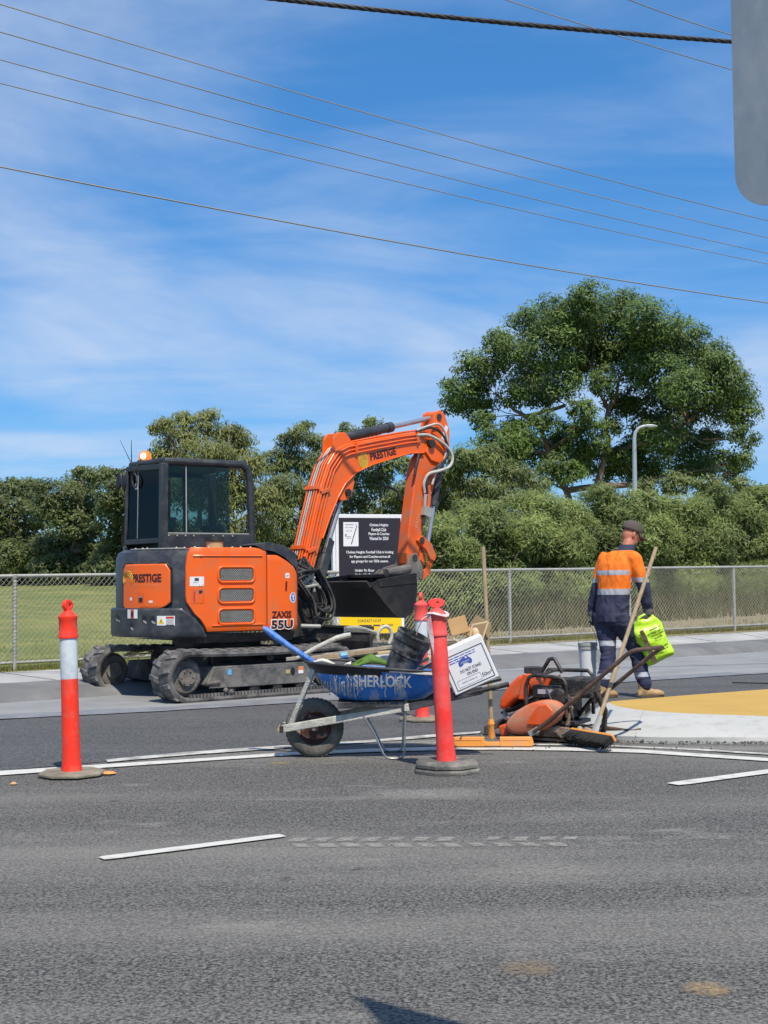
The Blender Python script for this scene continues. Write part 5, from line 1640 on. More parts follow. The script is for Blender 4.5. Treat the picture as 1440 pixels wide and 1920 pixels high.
wl = MB(); f = bfn(2.135, 3.13, R(-25), -.1165); wl.add([f(-.03, -.10), f(.03, -.10), f(.03, .10), f(-.03, .10)], [(0, 1, 2, 3)]); wl.build('white_sticker', 'white_pl', arm)
tx = MB(); text(tx, 'PADEQ', .25, .070, bfn(1.655, 2.02, R(74), -.0865), .015); tx.build('lettering', 'faint_ink', arm)
cylinder((2.19, 2.86), (1.90, 1.66), .56, .050, .030, 0, 'bucket_cylinder')
# linkage
for y in (-.10, .10):
    lk = MB(); lk.prism([(1.60, 1.74), (1.70, 1.80), (1.86, 1.70), (1.95, 1.55), (1.92, 1.48), (1.84, 1.50), (1.76, 1.62)], y - .018, y + .018)
    lk.prism([(1.88, 1.60), (1.95, 1.56), (1.84, 1.30), (1.72, 1.24), (1.68, 1.30), (1.80, 1.40)], y * .75 - .015, y * .75 + .015)
    lk.xf(MBm).build('bucket_link', 'orange_worn', ex, bevel=.006)
# quick hitch
qh = MB()
qh.prism([(1.12, 1.30), (1.22, 1.40), (1.42, 1.44), (1.50, 1.56), (1.60, 1.58), (1.66, 1.46), (1.72, 1.34), (1.66, 1.24), (1.40, 1.28), (1.20, 1.24)], -.12, -.085)
qh.prism([(1.12, 1.30), (1.22, 1.40), (1.42, 1.44), (1.50, 1.56), (1.60, 1.58), (1.66, 1.46), (1.72, 1.34), (1.66, 1.24), (1.40, 1.28), (1.20, 1.24)], .085, .12)
qh.tube([(1.20, -.14, 1.31), (1.20, .14, 1.31)], .045, 12); qh.tube([(1.52, -.14, 1.31), (1.52, .14, 1.31)], .045, 12); qh.tube([(1.0, -.16, 1.33), (1.40, -.17, 1.385)], .055, 12)
qh.box((1.40, 0, 1.34), (.42, .18, .10))
hitch = qh.xf(MBm).build('quick_hitch', 'mud_steel', ex, bevel=.008)
# bucket: curved shell, side plates, lip, ears
BW = .55
prf = [(.31, 1.20), (.42, 1.10), (.56, .97), (.70, .85), (.80, .795), (.90, .79), (1.00, .83), (1.07, .92), (1.11, 1.05), (1.12, 1.18), (1.10, 1.29)]
inn_ = [(.335, 1.225), (.44, 1.125), (.58, .995), (.71, .878), (.80, .825), (.89, .82), (.975, .855), (1.04, .935), (1.08, 1.06), (1.09, 1.18), (1.07, 1.285)]
bk = MB(); bk.prism(prf + inn_[::-1], -BW, BW)
bucket = bk.xf(MBm).build('bucket', 'bucket_steel', ex, smooth=30)
for y0, y1 in ((-BW - .018, -BW), (BW, BW + .018)):
    sd = MB(); sd.prism(prf + [(1.06, 1.31), (.80, 1.285), (.45, 1.235)], y0, y1)
    sd.xf(MBm).build('side_plate', 'bucket_steel', bucket, bevel=.004)
lpb = MB(); lpb.bar((.30, -BW - .02, 1.195), (.30, BW + .02, 1.195), .10, .022, up=(.7, 0, .7)); lpb.xf(MBm).build('cutting_edge', 'dark_steel', bucket, bevel=.004)
tb_ = MB()
tb_.bar((1.06, -BW - .02, 1.295), (1.06, BW + .02, 1.295), .10, .045)
for y0 in (-BW - .027, BW + .002): tb_.prism([(.43, 1.245), (.47, 1.16), (1.11, 1.20), (1.09, 1.325)], y0, y0 + .025)
tb_.xf(MBm).build('top_stiffener', 'bucket_steel', bucket, bevel=.005)
for y in (-.12, .12):
    ea = MB(); ea.prism([(1.02, 1.27), (1.12, 1.20), (1.55, 1.22), (1.62, 1.33), (1.50, 1.38), (1.20, 1.38)], y + (.03 if y > 0 else -.05), y + (.05 if y > 0 else -.03))
    ea.xf(MBm).build('hitch_ear', 'mud_steel', bucket, bevel=.006)

# ---- hoses
def hose(pts, r=.014, m='hose', nm='hose', par=None, world=False):
    # smooth through Catmull-Rom
    Q = [Vector(p) for p in pts]
    Q = [Q[0] * 2 - Q[1]] + Q + [Q[-1] * 2 - Q[-2]]
    out_ = []
    for i in range(1, len(Q) - 2):
        for k_ in range(6):
            t_ = k_ / 6
            p0, p1, p2, p3 = Q[i - 1], Q[i], Q[i + 1], Q[i + 2]
            out_.append(.5 * ((2 * p1) + (p2 - p0) * t_ + (2 * p0 - 5 * p1 + 4 * p2 - p3) * t_ ** 2 + (3 * p1 - p0 - 3 * p2 + p3) * t_ ** 3))
    out_.append(Q[-2])
    mb = MB(); mb.tube(out_, r, 7); return mb.xf(MBm).build(nm, m, par or ex, smooth=60)


random.seed(21)
for i in range(20):
    y = -.24 + .025 * i + random.uniform(-.03, .03)
    x0 = -.62 + random.uniform(-.10, .05); z0 = 1.02 + random.uniform(-.18, .30)
    zt = 1.42 + random.uniform(-.06, .10)
    hose([(x0 - .12, y * 1.2, z0), (x0 + .04, y * 1.1 - random.uniform(.02, .14), z0 + random.uniform(.05, .22)), (-.42 + random.uniform(-.10, .1), y - random.uniform(.03, .16), zt + random.uniform(-.16, .02)), (-.33 + .03 * (i % 3), y * .5, zt)], random.choice([.013, .016, .019]))
for i in range(9):                                        # drooping loops in front of the swing post
    y = -.26 - .018 * i + random.uniform(-.02, .02)
    zb = .80 + random.uniform(-.05, .20)
    hose([(-.55 + random.uniform(-.05, .05), y + .1, 1.20 + random.uniform(-.05, .1)), (-.42, y, 1.02), (-.36 + random.uniform(-.06, .06), y - .03, zb), (-.20 + random.uniform(-.04, .04), y - .02, zb - .01), (-.10 + random.uniform(-.03, .06), y, 1.0), (-.16, y + .06, 1.22), (-.22, y + .12, 1.38)], random.choice([.013, .015, .018]), 'hose')
hose([(1.60, -.13, 3.06), (1.80, -.15, 3.07), (2.05, -.17, 2.98), (2.20, -.18, 2.84), (2.16, -.18, 2.70), (1.98, -.17, 2.63), (1.80, -.14, 2.58), (1.73, -.12, 2.46), (1.75, -.11, 2.34)], .020, 'hose_pale', 'arm_hose', arm)
hose([(1.60, -.12, 3.10), (1.85, -.16, 3.17), (2.07, -.17, 3.06), (2.13, -.17, 2.85), (1.98, -.15, 2.70), (1.84, -.13, 2.60), (1.78, -.12, 2.45), (1.80, -.11, 2.33)], .017, 'hose', 'arm_hose', arm)
hose([(1.60, -.12, 3.12), (1.80, -.15, 3.19), (2.0, -.15, 3.22), (2.14, -.15, 3.05), (2.10, -.14, 2.80), (1.95, -.13, 2.62), (1.88, -.12, 2.45)], .015, 'hose_pale', 'arm_hose', arm)
hose([(1.2, .11, 2.68), (1.12, .12, 2.52), (1.25, .12, 2.42), (1.45, .10, 2.37), (1.52, .08, 2.25)], .017, 'hose', 'arm_hose', arm)
hose([(1.66, -.11, 2.84), (1.60, -.12, 2.70), (1.56, -.12, 2.55)], .02, 'hose', 'arm_hose', arm)
vb = MB()
vb.tube([(1.76, -.115, 2.32), (1.74, -.115, 2.16)], .024, 8); vb.tube([(1.83, -.115, 2.30), (1.80, -.115, 2.12)], .026, 8, mi=1); vb.box((1.77, -.12, 2.10), (.13, .07, .12), (0, R(15), 0)); vb.tube([(1.73, -.12, 2.05), (1.70, -.12, 1.93)], .022, 8, mi=2)
vb.xf(MBm).build('hose_coupling', ['galv', 'orange_worn', 'hose'], arm, bevel=.004)
ft = MB()
for _ in range(9):
    ft.tube([(-.45 + random.uniform(-.1, .2), -.27 + random.uniform(-.04, .04), 1.2 + random.uniform(-.1, .15))] * 1 + [(-.38 + random.uniform(-.1, .2), -.28, 1.22 + random.uniform(-.1, .15))], .018, 7)
ft.xf(MBm).build('hose_fitting', 'galv', ex, smooth=40)
st_ = MB(); st_.tube([(-.62, -.42, .74), (-.40, -.50, .73)], .022, 8); st_.xf(MBm).build('step_peg', 'galv', ex)

# things lying in the cab
def loose(name, label, cat, x, y, z, d, m, rz=0., bev=.01):
    mb = MB(); mb.box((0, 0, d[2] / 2), d)
    if cat == 'storage box':
        mb.box((0, 0, d[2] * .78), (d[0] * 1.05, d[1] * 1.05, d[2] * .10))
    o = mb.build(name, m, None, bevel=bev)
    p = MU @ Vector((x, y, z)) + EX
    o.location = p; o.rotation_euler = (0, 0, R(33) + rz)
    return tag(o, label, cat)


loose('storage_box', 'larger teal box in the cab behind the side window glass', 'storage box', .12, .02, 1.705, (.13, .12, .17), 'teal')
loose('storage_box', 'smaller teal box in the cab beside the rear corner post', 'storage box', -.36, .06, 1.855, (.13, .12, .11), 'teal')
rg_ = MB()
for i in range(7): rg_.ball((random.uniform(-.09, .09), random.uniform(-.06, .06), .035 + random.uniform(0, .03)), (.06, .05, .035), 10)
o = rg_.build('folded_vest', 'hiviz', None, smooth=60); o.location = MU @ Vector((-.42, .30, 1.85)) + EX
tag(o, 'crumpled orange vest behind the rear window of the cab', 'vest')

# ================================================================== BOLLARDS
def bollard(loc, lean, label, top='bol_red', low='bol_red', mid_m='reflective', base_m='base_brown', two=False, hw=1., hh=1., yaw=0., rz=0.):
    root = empty('bollard', loc, rz, label, 'bollard', 'red traffic bollards round the roadwork')
    bs = MB()
    n_ = 8
    rb_ = .215
    def octa(r, z, j=0.): return [(r * math.cos(R(45 * i + 22.5 + j)), r * math.sin(R(45 * i + 22.5 + j)), z) for i in range(8)]
    def layer(mb, r0, z0, z1):
        vs = octa(r0, z0) + octa(r0, z0 + (z1 - z0) * .6) + octa(r0 * .9, z1)
        fs = [(i, (i + 1) % 8, 8 + (i + 1) % 8, 8 + i) for i in range(8)] + [(8 + i, 8 + (i + 1) % 8, 16 + (i + 1) % 8, 16 + i) for i in range(8)] + [tuple(range(16, 24)), tuple(range(8))[::-1]]
        mb.add(vs, fs)
    if two:
        layer(bs, .222, .0, .034); bs.build('base', base_m, root, bevel=.004)
        b2 = MB(); layer(b2, .212, .035, .074); b2.build('base', base_m, root, bevel=.004); zb = .074
    else:
        layer(bs, rb_, .0, .026); bs.build('base', base_m, root, bevel=.004); zb = .026
    T = Matrix.Rotation(R(lean), 4, 'Y') @ Matrix.Rotation(yaw, 4, 'Z')
    lo_ = MB(); lo_.lathe([(.066, zb - .015), (.064, zb + .02), (.058, zb + .08), (.0555, .35), (.054, .62)], 28, T); lo_.build('lower_post', low, root, smooth=40)
    md = MB(); md.lathe([(.0535, .60), (.0550, .622), (.0550, .868), (.0535, .88)], 28, T); md.build('sleeve', mid_m, root, smooth=40)
    up_ = MB(); up_.lathe([(.054, .865), (.062, .868), (.064, .880), (.0585, .892), (.0575, .985), (.0605, .992), (.0605, 1.008), (.040, 1.030), (.022, 1.045), (.020, 1.060)], 28, T); up_.build('cap', top, root, smooth=40)
    hd = MB()
    # T-top: flat rounded loop with a hole
    rim = []
    for i in range(20):
        a = 2 * math.pi * i / 20
        rim.append((.040 * hw * math.cos(a), 1.078 + .036 * hh * math.sin(a)))
    hole = [(.014 / hw ** 2 * math.cos(2 * math.pi * i / 20) + .008, 1.080 + .012 / hw ** 2 * math.sin(2 * math.pi * i / 20)) for i in range(20)]
    for y in (-.014, .014):
        hd.v += [Vector((p[0], y, p[1])) for p in rim] + [Vector((p[0], y, p[1])) for p in hole]
    for i in range(20):
        j = (i + 1) % 20
        hd.f += [(i, j, 20 + j, 20 + i), (40 + j, 40 + i, 60 + i, 60 + j), (j, i, 40 + i, 40 + j), (20 + i, 20 + j, 60 + j, 60 + i)]
        hd.m += [0] * 4
    hd.xf(T).build('loop_handle', top, root, smooth=40, bevel=.004)
    return root, T


bollard((-2.008, 8.58, .009), -1.6, 'upright slim red bollard with a clean pale band and thin brown base, by the grass', yaw=R(60))
fr_root, fT = bollard((.386, 8.60, .0), -3.0, 'leaning faded red bollard on a thick two-layer black base before the wheelbarrow', 'bol_faded', 'bol_faded', 'bol_faded', 'base_rubber', True, 1.4, .85, yaw=R(8))
tp = MB()
pts = [(.066 * math.cos(a), .066 * math.sin(a), 1.005 + .012 * math.sin(a * 2)) for a in [R(30 * i) for i in range(12)]]
tp.tube(pts, .016, 6, closed=True, sq=.5)
tp.add([(-.066, -.02, 1.02), (-.050, -.055, 1.01), (-.040, -.062, .86), (-.046, -.058, .74), (-.060, -.045, .83), (-.075, -.03, .93)], [(0, 1, 2, 3, 4, 5)])
tp.tube([(-.05, -.03, 1.01), (-.10, -.02, .98), (-.13, .0, .92), (-.14, .01, .88)], [.012, .014, .010, .006], 6, sq=.4)
tp.xf(fT).build('tape_wrap', 'tape', fr_root)
bollard((.318, 11.76, .009), 0, 'bright red bollard with pale band standing behind the wheelbarrow and carton', 'bol_faded', 'bol_faded', 'reflective', 'base_brown', yaw=R(80))

# ================================================================== WHEELBARROW
WB = Vector((-.502, 9.40, .0))
wb = empty('wheelbarrow', WB, R(1.0), 'dirty blue wheelbarrow loaded with tools and offcuts, pale splashed frame', 'wheelbarrow')
wh = MB()
X = Matrix.Translation((0, 0, .205)) @ Matrix.Rotation(R(90), 4, 'X')
tyre_p = [(.115, -.038), (.128, -.050), (.150, -.056), (.178, -.053), (.197, -.038), (.204, -.015), (.204, .015), (.197, .038), (.178, .053), (.150, .056), (.128, .050), (.115, .038)]
tw = wh.lathe(tyre_p, 44, X, cap=False)
tyre = wh.build('wheel', 'tyre', wb, smooth=50)
tl = MB()
for i in range(40):
    a = 2 * math.pi * i / 40
    for sg in (-1, 1):
        c = Vector((.2020 * math.cos(a + sg * .04), sg * .020, .205 + .2035 * math.sin(a + sg * .04)))
        tl.box(c, (.012, .032, .006), Matrix.Rotation(-a + math.pi / 2, 3, 'Y'))
tl.build('tread_block', 'tyre', tyre, kind='stuff')
rm = MB(); rm.lathe([(.022, -.052), (.030, -.050), (.034, -.024), (.085, -.020), (.098, -.030), (.112, -.045), (.118, -.040), (.116, .0), (.118, .040), (.112, .045), (.098, .030), (.085, .020), (.034, .024), (.030, .05), (.022, .052)], 32, X); rm.build('rim', 'rim', tyre, smooth=30)
ax = MB(); ax.tube([(0, -.12, .205), (0, .12, .205)], .012, 10); ax.build('axle', 'wire_steel', tyre)
# tray
secs = [(.402, .21, .74, .19, 0), (.415, .17, .78, .215, 0), (.47, .105, .84, .25, 0), (.54, .04, .905, .285, 0), (.60, -.015, .955, .31, 0), (.645, -.045, .985, .325, 1), (.672, -.060, 1.0, .335, 1)]
NT = 40


def tray_pt(sec, a):
    z, x0, x1, hw, _ = sec
    cx, hx = (x0 + x1) / 2, (x1 - x0) / 2
    c, s = math.cos(a), math.sin(a)
    e = 2 / 3.6
    x = cx + hx * math.copysign(abs(c) ** e, c); y = hw * math.copysign(abs(s) ** e, s)
    zz = z - .085 * max(0, (z - .40) / .27) * (x - x0) / (x1 - x0)
    return Vector((x, y, zz))


tr = MB()
for sec in secs:
    for i in range(NT): tr.v.append(tray_pt(sec, 2 * math.pi * i / NT))
for a in range(len(secs) - 1):
    for i in range(NT):
        tr.f.append((a * NT + i, a * NT + (i + 1) % NT, (a + 1) * NT + (i + 1) % NT, (a + 1) * NT + i))
        xm = tr.v[a * NT + i].x
        dk = 1 if (a >= 4 and xm < .45) or a >= 5 or (xm > .86) else 0
        tr.m.append(dk)
tr.f.append(tuple(range(NT))); tr.m.append(1)
tray = tr.build('tray', ['tray_blue', 'tray_dark'], wb, smooth=45)
sol = tray.modifiers.new('thick', 'SOLIDIFY'); sol.thickness = .004; sol.offset = -1
rimt = MB(); rimt.tube([tray_pt(secs[-1], 2 * math.pi * i / NT) for i in range(NT)], .011, 7, closed=True); rimt.build('tray_rim', 'tray_dark', tray, smooth=60)
sk = MB(); sk.box((.70, -.328, .598), (.36, .012, .018), (0, R(4.5), 0)); sk.build('cement_skim', 'paper', tray, bevel=.004)


def side_y(x, z):
    best = None
    for a in range(len(secs) - 1):
        z0, z1 = secs[a][0], secs[a + 1][0]
        sl0 = .085 * max(0, (z0 - .40) / .27) * (x + .06) / 1.06; sl1 = .085 * max(0, (z1 - .40) / .27) * (x + .06) / 1.06
        if z0 - sl0 <= z <= z1 - sl1:
            f = (z - z0 + sl0) / max(1e-5, z1 - sl1 - z0 + sl0)
            hw = secs[a][3] + (secs[a + 1][3] - secs[a][3]) * f
            xm0 = secs[a][1] + (secs[a + 1][1] - secs[a][1]) * f; xm1 = secs[a][2] + (secs[a + 1][2] - secs[a][2]) * f
            cx, hx = (xm0 + xm1) / 2, (xm1 - xm0) / 2
            c = min(.999, abs((x - cx) / hx))
            return -hw * (1 - c ** 3.6) ** (1 / 3.6)
    return -.3


tx = MB(); sfn = lambda u, v: Vector((.475 + u, side_y(.475 + u, .542 + v - .03 * u) - .009, .542 + v - .03 * u))
text(tx, 'SHERLOCK', .40, .085, sfn, .025); tx.build('lettering', 'white_pl', tray)
dr = MB()
random.seed(4)
for i in range(26):                                       # cement dribbles down the near side
    x = random.choice([random.uniform(.02, .36), random.uniform(.02, .36), random.uniform(.45, .62)]); z0 = random.uniform(.53, .60); z1 = random.uniform(.43, .50)
    pts = []
    for k_ in range(7):
        z = z0 + (z1 - z0) * k_ / 6; xx = x + .012 * noise.noise(Vector((x * 9, k_ * .6, i))) + .02 * k_ / 6 * (.3 - x)
        pts.append(Vector((xx, side_y(xx, z) - .004, z)))
    dr.tube(pts, [random.uniform(.002, .005) for _ in range(7)], 5)
dr.build('cement_dribble', 'reflective', tray, kind='stuff')
# frame rails
for sg in (-1, 1):
    fr = MB()
    a = Vector((-.225, sg * .085, .205)); b = Vector((.66, sg * .20, .358)); c = Vector((1.16, sg * .25, .47))
    fr.bar(a, b, .028, .052); rail = fr.build('frame_rail', 'frame_cream', wb, bevel=.005)
    f2 = MB(); f2.bar(b - (c - b) * .12, c, .026, .050); f2.build('rail_extension', 'tray_dark', rail, bevel=.005)
    f3 = MB(); f3.tube([c - (c - b) * .2, c + (c - b) * .36], .017, 12); f3.build('grip', 'black_tube', rail, smooth=40)
    br = MB(); br.bar((-.165, sg * .075, .225), (.005, sg * .20, .625), .022, .034); br.build('front_brace', 'frame_cream', wb, bevel=.004)
    lg_ = MB()
    y = sg * .19
    lg_.tube([(.34, y, .30), (.42, y, .17), (.475, y * 1.05, .045), (.50, y * 1.06, .014), (.53, y * 1.06, .008), (.58, y * 1.06, .008), (.61, y * 1.06, .016), (.622, y * 1.05, .05), (.628, y, .2), (.635, y, .34)], .0065, 8)
    lg_.build('leg', 'wire_steel', wb, smooth=60)
cp = MB(); cp.box((.40, 0, .375), (.46, .42, .045)); cp.box((-.225, 0, .205), (.03, .21, .05)); cp.build('cross_member', 'tray_dark', wb, bevel=.006)
en = MB(); en.tube([(-.232, -.10, .205), (-.232, .10, .205)], .022, 8); en.build('axle_cap', 'card_pale', wb)


def local(root, p): return Matrix.Rotation(R(1.0), 3, 'Z') @ Vector(p) + WB


def put(mb, name, label, cat, m, p, smooth=None, bevel=0, rot=None):
    o = mb.build(name, m, None, smooth=smooth, bevel=bevel)
    o.location = local(wb, p)
    if rot: o.rotation_euler = rot
    return tag(o, label, cat)


# load in the barrow (each its own thing)
mb = MB(); mb.tube([(-.35, 0, .27), (-.33, 0, .262), (-.27, 0, .215), (-.18, 0, .15), (.0, 0, .03), (.10, 0, -.05)], [.018, .030, .034, .028, .026, .022], 10, sq=.75)
put(mb, 'pry_bar', 'bright blue flattened bar poking up over the wheel end of the barrow', 'bar', 'blue_handle', (0, -.10, .635), smooth=50)
shv = empty('shovel', local(wb, (.0, .05, .70)), R(1), 'cement caked shovel lying blade up across the barrow load', 'shovel')
mb = MB(); mb.tube([(-.12, 0, -.015), (.02, 0, .06), (.16, 0, .125), (.26, 0, .150)], [.014, .016, .018, .02], 8); mb.build('shaft', 'frame_cream', shv, smooth=50)
mb = MB()
g_ = []
for i in range(7):
    f = i / 6; w = .065 * (1 - .9 * max(0, (f - .35) / .65) ** 1.3) * (1 if i else .6)
    for j in range(5):
        q = (j / 4 - .5) * 2
        g_.append(Vector((.20 + .235 * f, w * q, .150 + .012 * math.sin(f * 3) + .030 * q * q * (1 - .4 * f))))
mb.add(g_, [(i * 5 + j, i * 5 + j + 1, (i + 1) * 5 + j + 1, (i + 1) * 5 + j) for i in range(6) for j in range(4)])
o = mb.build('blade', 'frame_cream', shv, smooth=60); o.modifiers.new('thick', 'SOLIDIFY').thickness = .005
o.rotation_euler = (R(-16), R(4), 0); o.location = (0, -.03, .03)
for k_, (a, b, w, h, mm, lab) in enumerate([
        ((-.20, .10, .675), (.56, .12, .755), .055, .024, 'grey_wood', 'grey cement stained plank lying lowest along the barrow load'),
        ((-.05, .02, .672), (.60, .05, .728), .045, .018, 'pale_wood', 'pale edged plank just above the green bag in the barrow'),
        ((-.02, -.06, .69), (.45, .0, .735), .030, .030, 'handle_wood', 'brown tool handle with a blue taped patch among the planks'),
        ((.62, .02, .58), (1.03, .08, .79), .050, .020, 'pale_wood', 'tan offcut sloping up to the bollard from the black pail'),
        ((.68, .10, .56), (1.06, .14, .745), .060, .020, 'grey_wood', 'dusty offcut sloping up behind the tan one')]):
    mb = MB(); A, B = Vector(a), Vector(b); mb.bar(Vector((0, 0, 0)), B - A, w, h)
    put(mb, 'timber_offcut', lab, 'plank', mm, a, bevel=.003)
mb = MB(); mb.tube([(.19, -.045, .705), (.235, -.04, .711)], .021, 8); put(mb, 'blue_tape', 'patch of light blue tape on the tool handle in the barrow', 'tape', 'cyan_pl', (0, 0, 0))
mb = MB()
nx, ny = 14, 6
for i in range(nx + 1):
    for j in range(ny + 1):
        x = -.13 + .26 * i / nx; v = j / ny
        zt = .09 * (1 - abs(x - .03) / .17) + .018 * noise.noise(Vector((x * 14, v * 3, 2)))
        mb.v.append(Vector((x, -.06 + .10 * v + .02 * noise.noise(Vector((x * 8, v * 5, 7))), max(-.02, zt) * math.sin(math.pi * (.12 + .76 * v)) - .02)))
mb.f = [(i * (ny + 1) + j, (i + 1) * (ny + 1) + j, (i + 1) * (ny + 1) + j + 1, i * (ny + 1) + j + 1) for i in range(nx) for j in range(ny)]; mb.m = [0] * len(mb.f)
o = put(mb, 'crumpled_bag', 'crumpled dark green printed bag beside the black pail', 'bag', 'green_bag', (.38, -.16, .655), smooth=60)
o.modifiers.new('thick', 'SOLIDIFY').thickness = .012
mb = MB()
for i in range(9):
    for j in range(4):
        mb.v.append(Vector((-.13 + .26 * i / 8, -.06 + .12 * j / 3, .018 * noise.noise(Vector((i * .8, j * .9, 1))) + .022 * math.sin(i * .8))))
mb.f = [(i * 4 + j, (i + 1) * 4 + j, (i + 1) * 4 + j + 1, i * 4 + j + 1) for i in range(8) for j in range(3)]; mb.m = [0] * 24
o = put(mb, 'torn_paper', 'torn pale cement paper at the wheel end of the load', 'paper', 'paper', (.13, -.20, .668)); o.modifiers.new('thick', 'SOLIDIFY').thickness = .006
# black pail
pl = empty('black_pail', local(wb, (.585, -.04, .575)), 0, 'black plastic pail dusted with cement, tipped sideways in the barrow', 'pail')
pl.rotation_euler = (R(8), R(25), 0)
mb = MB(); mb.lathe([(.095, 0), (.100, .012), (.115, .15), (.124, .235), (.130, .240), (.130, .262), (.126, .262), (.126, .290), (.131, .292), (.131, .305), (.122, .305), (.108, .14), (.092, .02), (.01, .02)], 32, cap=False); mb.build('body', 'pail_black', pl, smooth=35)
mb = MB(); mb.lathe([(.132, .150), (.1355, .152), (.1355, .158), (.132, .160)], 32, Matrix.Diagonal((.88, .88, 1, 1))); mb.build('rib', 'pail_black', pl, smooth=35)
mb = MB(); mb.tube([(.055 * math.cos(R(a)), 0, .055 * 1.3 * math.sin(R(a))) for a in range(-40, 240, 20)], .013, 7)
put(mb, 'tool_grip', 'pale cement covered grip standing beside the pail', 'tool grip', 'frame_cream', (.50, .10, .83), smooth=60, rot=(0, R(12), R(25)))
# carton
ct = empty('carton', (.566, 9.15, .642), 0, 'white carton reading DO NOT STAND ON END tilted on the barrow handles', 'carton')
ct.rotation_euler = (R(4), R(-23.0), R(3))
mb = MB(); mb.box((0, .055, 0), (.325, .11, .315)); mb.build('box', 'box_white', ct, bevel=.008, seg=3)
face = lambda cx, cz, off=-.0015: (lambda u, v: Vector((cx + u, off, cz + v)))
bd = MB()
for (x0, z0, x1, z1) in ((-.135, -.135, .140, -.135), (-.135, .105, .140, .105), (-.135, -.135, -.135, .105), (.140, -.135, .140, .105)): bd.bar((x0, -.0012, z0), (x1, -.0012, z1), .002, .005, up=(0, 0, 1) if x0 != x1 else (1, 0, 0))
bd.build('print_border', 'grey_ink', ct)
bd = MB()
for (x0, z0, x1, z1) in ((-.115, -.12, .055, -.12), (-.115, -.072, .055, -.072), (-.115, -.12, -.115, -.072), (.055, -.12, .055, -.072)): bd.bar((x0, -.0012, z0), (x1, -.0012, z1), .002, .0016, up=(0, 0, 1) if x0 != x1 else (1, 0, 0))
scribble(bd, .11, .010, face(-.03, -.096))
bd.build('print_panel', 'light_ink', ct)
for a_ in (('DO NOT STAND', .155, .022, face(.008, -.022), .01), ('ON END', .082, .022, face(.008, -.052), .01), ('50m²', .072, .028, face(.098, -.100), .005)):
    tx = MB(); text(tx, *a_); tx.build('lettering', 'grey_ink', ct)
tx = MB()
for k_, w in enumerate((.20, .20, .09)): scribble(tx, w, .008, face(-.118, .086 - .016 * k_), 'l')
tx.build('small_print', 'blue_ink', ct)
au = [(-.050, -.012), (-.046, .010), (-.030, .016), (-.018, .030), (-.006, .028), (.002, .036), (.010, .030), (.010, .020), (.020, .016), (.026, .036), (.034, .022), (.048, .006), (.050, -.010), (.040, -.026), (.026, -.024), (.014, -.014), (-.010, -.010), (-.028, -.022), (-.044, -.024)]
tx = MB(); tx.add([Vector((p[0] - .012, -.0012, p[1] + .034)) for p in au], [tuple(range(len(au)))]); tx.build('map_mark', 'blue_ink', ct)
tx = MB(); text(tx, 'AUSTRALIAN', .062, .009, face(-.012, .034, -.0022), .01); text(tx, 'MADE', .03, .006, face(-.012, .024, -.0022), .01); tx.build('map_lettering', 'white_pl', ct)
# scraps behind the carton
def card(name, lab, cat, m, c, w, h, rot, t_=.006):
    mb = MB(); mb.box((0, 0, 0), (w, t_, h)); o = mb.build(name, m, None, bevel=.0015); o.location = c; o.rotation_euler = rot
    return tag(o, lab, cat)


card('cardboard_scrap', 'tan cardboard scrap sticking up just beside the faded bollard', 'cardboard', 'card_pale', (.515, 9.42, .905), .13, .12, (R(-8), R(-14), R(5)))
card('cardboard_scrap', 'brown folded cardboard sheet leaning on the broom handle', 'cardboard', 'card', (.655, 9.50, .875), .125, .16, (R(-10), R(38), R(-8)))
card('cardboard_scrap', 'dusty inner face of the brown cardboard turned to the fence', 'cardboard', 'card', (.715, 9.56, .87), .10, .14, (R(-10), R(20), R(40)))
fr = MB()
q = [(-.07, 0, -.06), (-.045, 0, .065), (.065, 0, .085), (.01, 0, -.08)]
for i in range(3): fr.bar(q[i], q[i + 1], .012, .014, up=(0, 1, 0))
o = fr.build('wooden_frame', 'pale_wood', None, bevel=.002); o.location = (.655, 9.36, .845); tag(o, 'pale three sided strip frame poking out behind the carton', 'frame')
for k_, (c, a) in enumerate((((.52, 9.36, .79), .5), ((.58, 9.40, .81), -.35), ((.61, 9.33, .78), .9))):
    mb = MB(); mb.bar((-.055, 0, 0), (.055, 0, .0), .012, .014); mb.bar((.055, 0, 0), (.02, 0, -.07), .012, .014)
    o = mb.build('wood_strip', 'pale_wood', None, bevel=.002); o.location = c; o.rotation_euler = (0, a, .2)
    tag(o, ['bent pale strip nearest the bollard above the carton', 'pale strip in the middle of the scraps above the carton', 'short pale strip rising steeply behind the carton edge'][k_], 'wood strip')
for k_, (c, r_) in enumerate((((.595, 9.43, .85), .028), ((.635, 9.44, .845), .03))):
    mb = MB(); mb.ball((0, 0, 0), (r_, .012, r_ * 1.5), 10); o = mb.build('wood_chip', 'card_pale' if k_ == 0 else 'pale_wood', None, smooth=60); o.location = c
    tag(o, ['rounded tan chip beside the cardboard above the carton', 'rounded pale chip nearer the strip frame above the carton'][k_], 'wood chip')

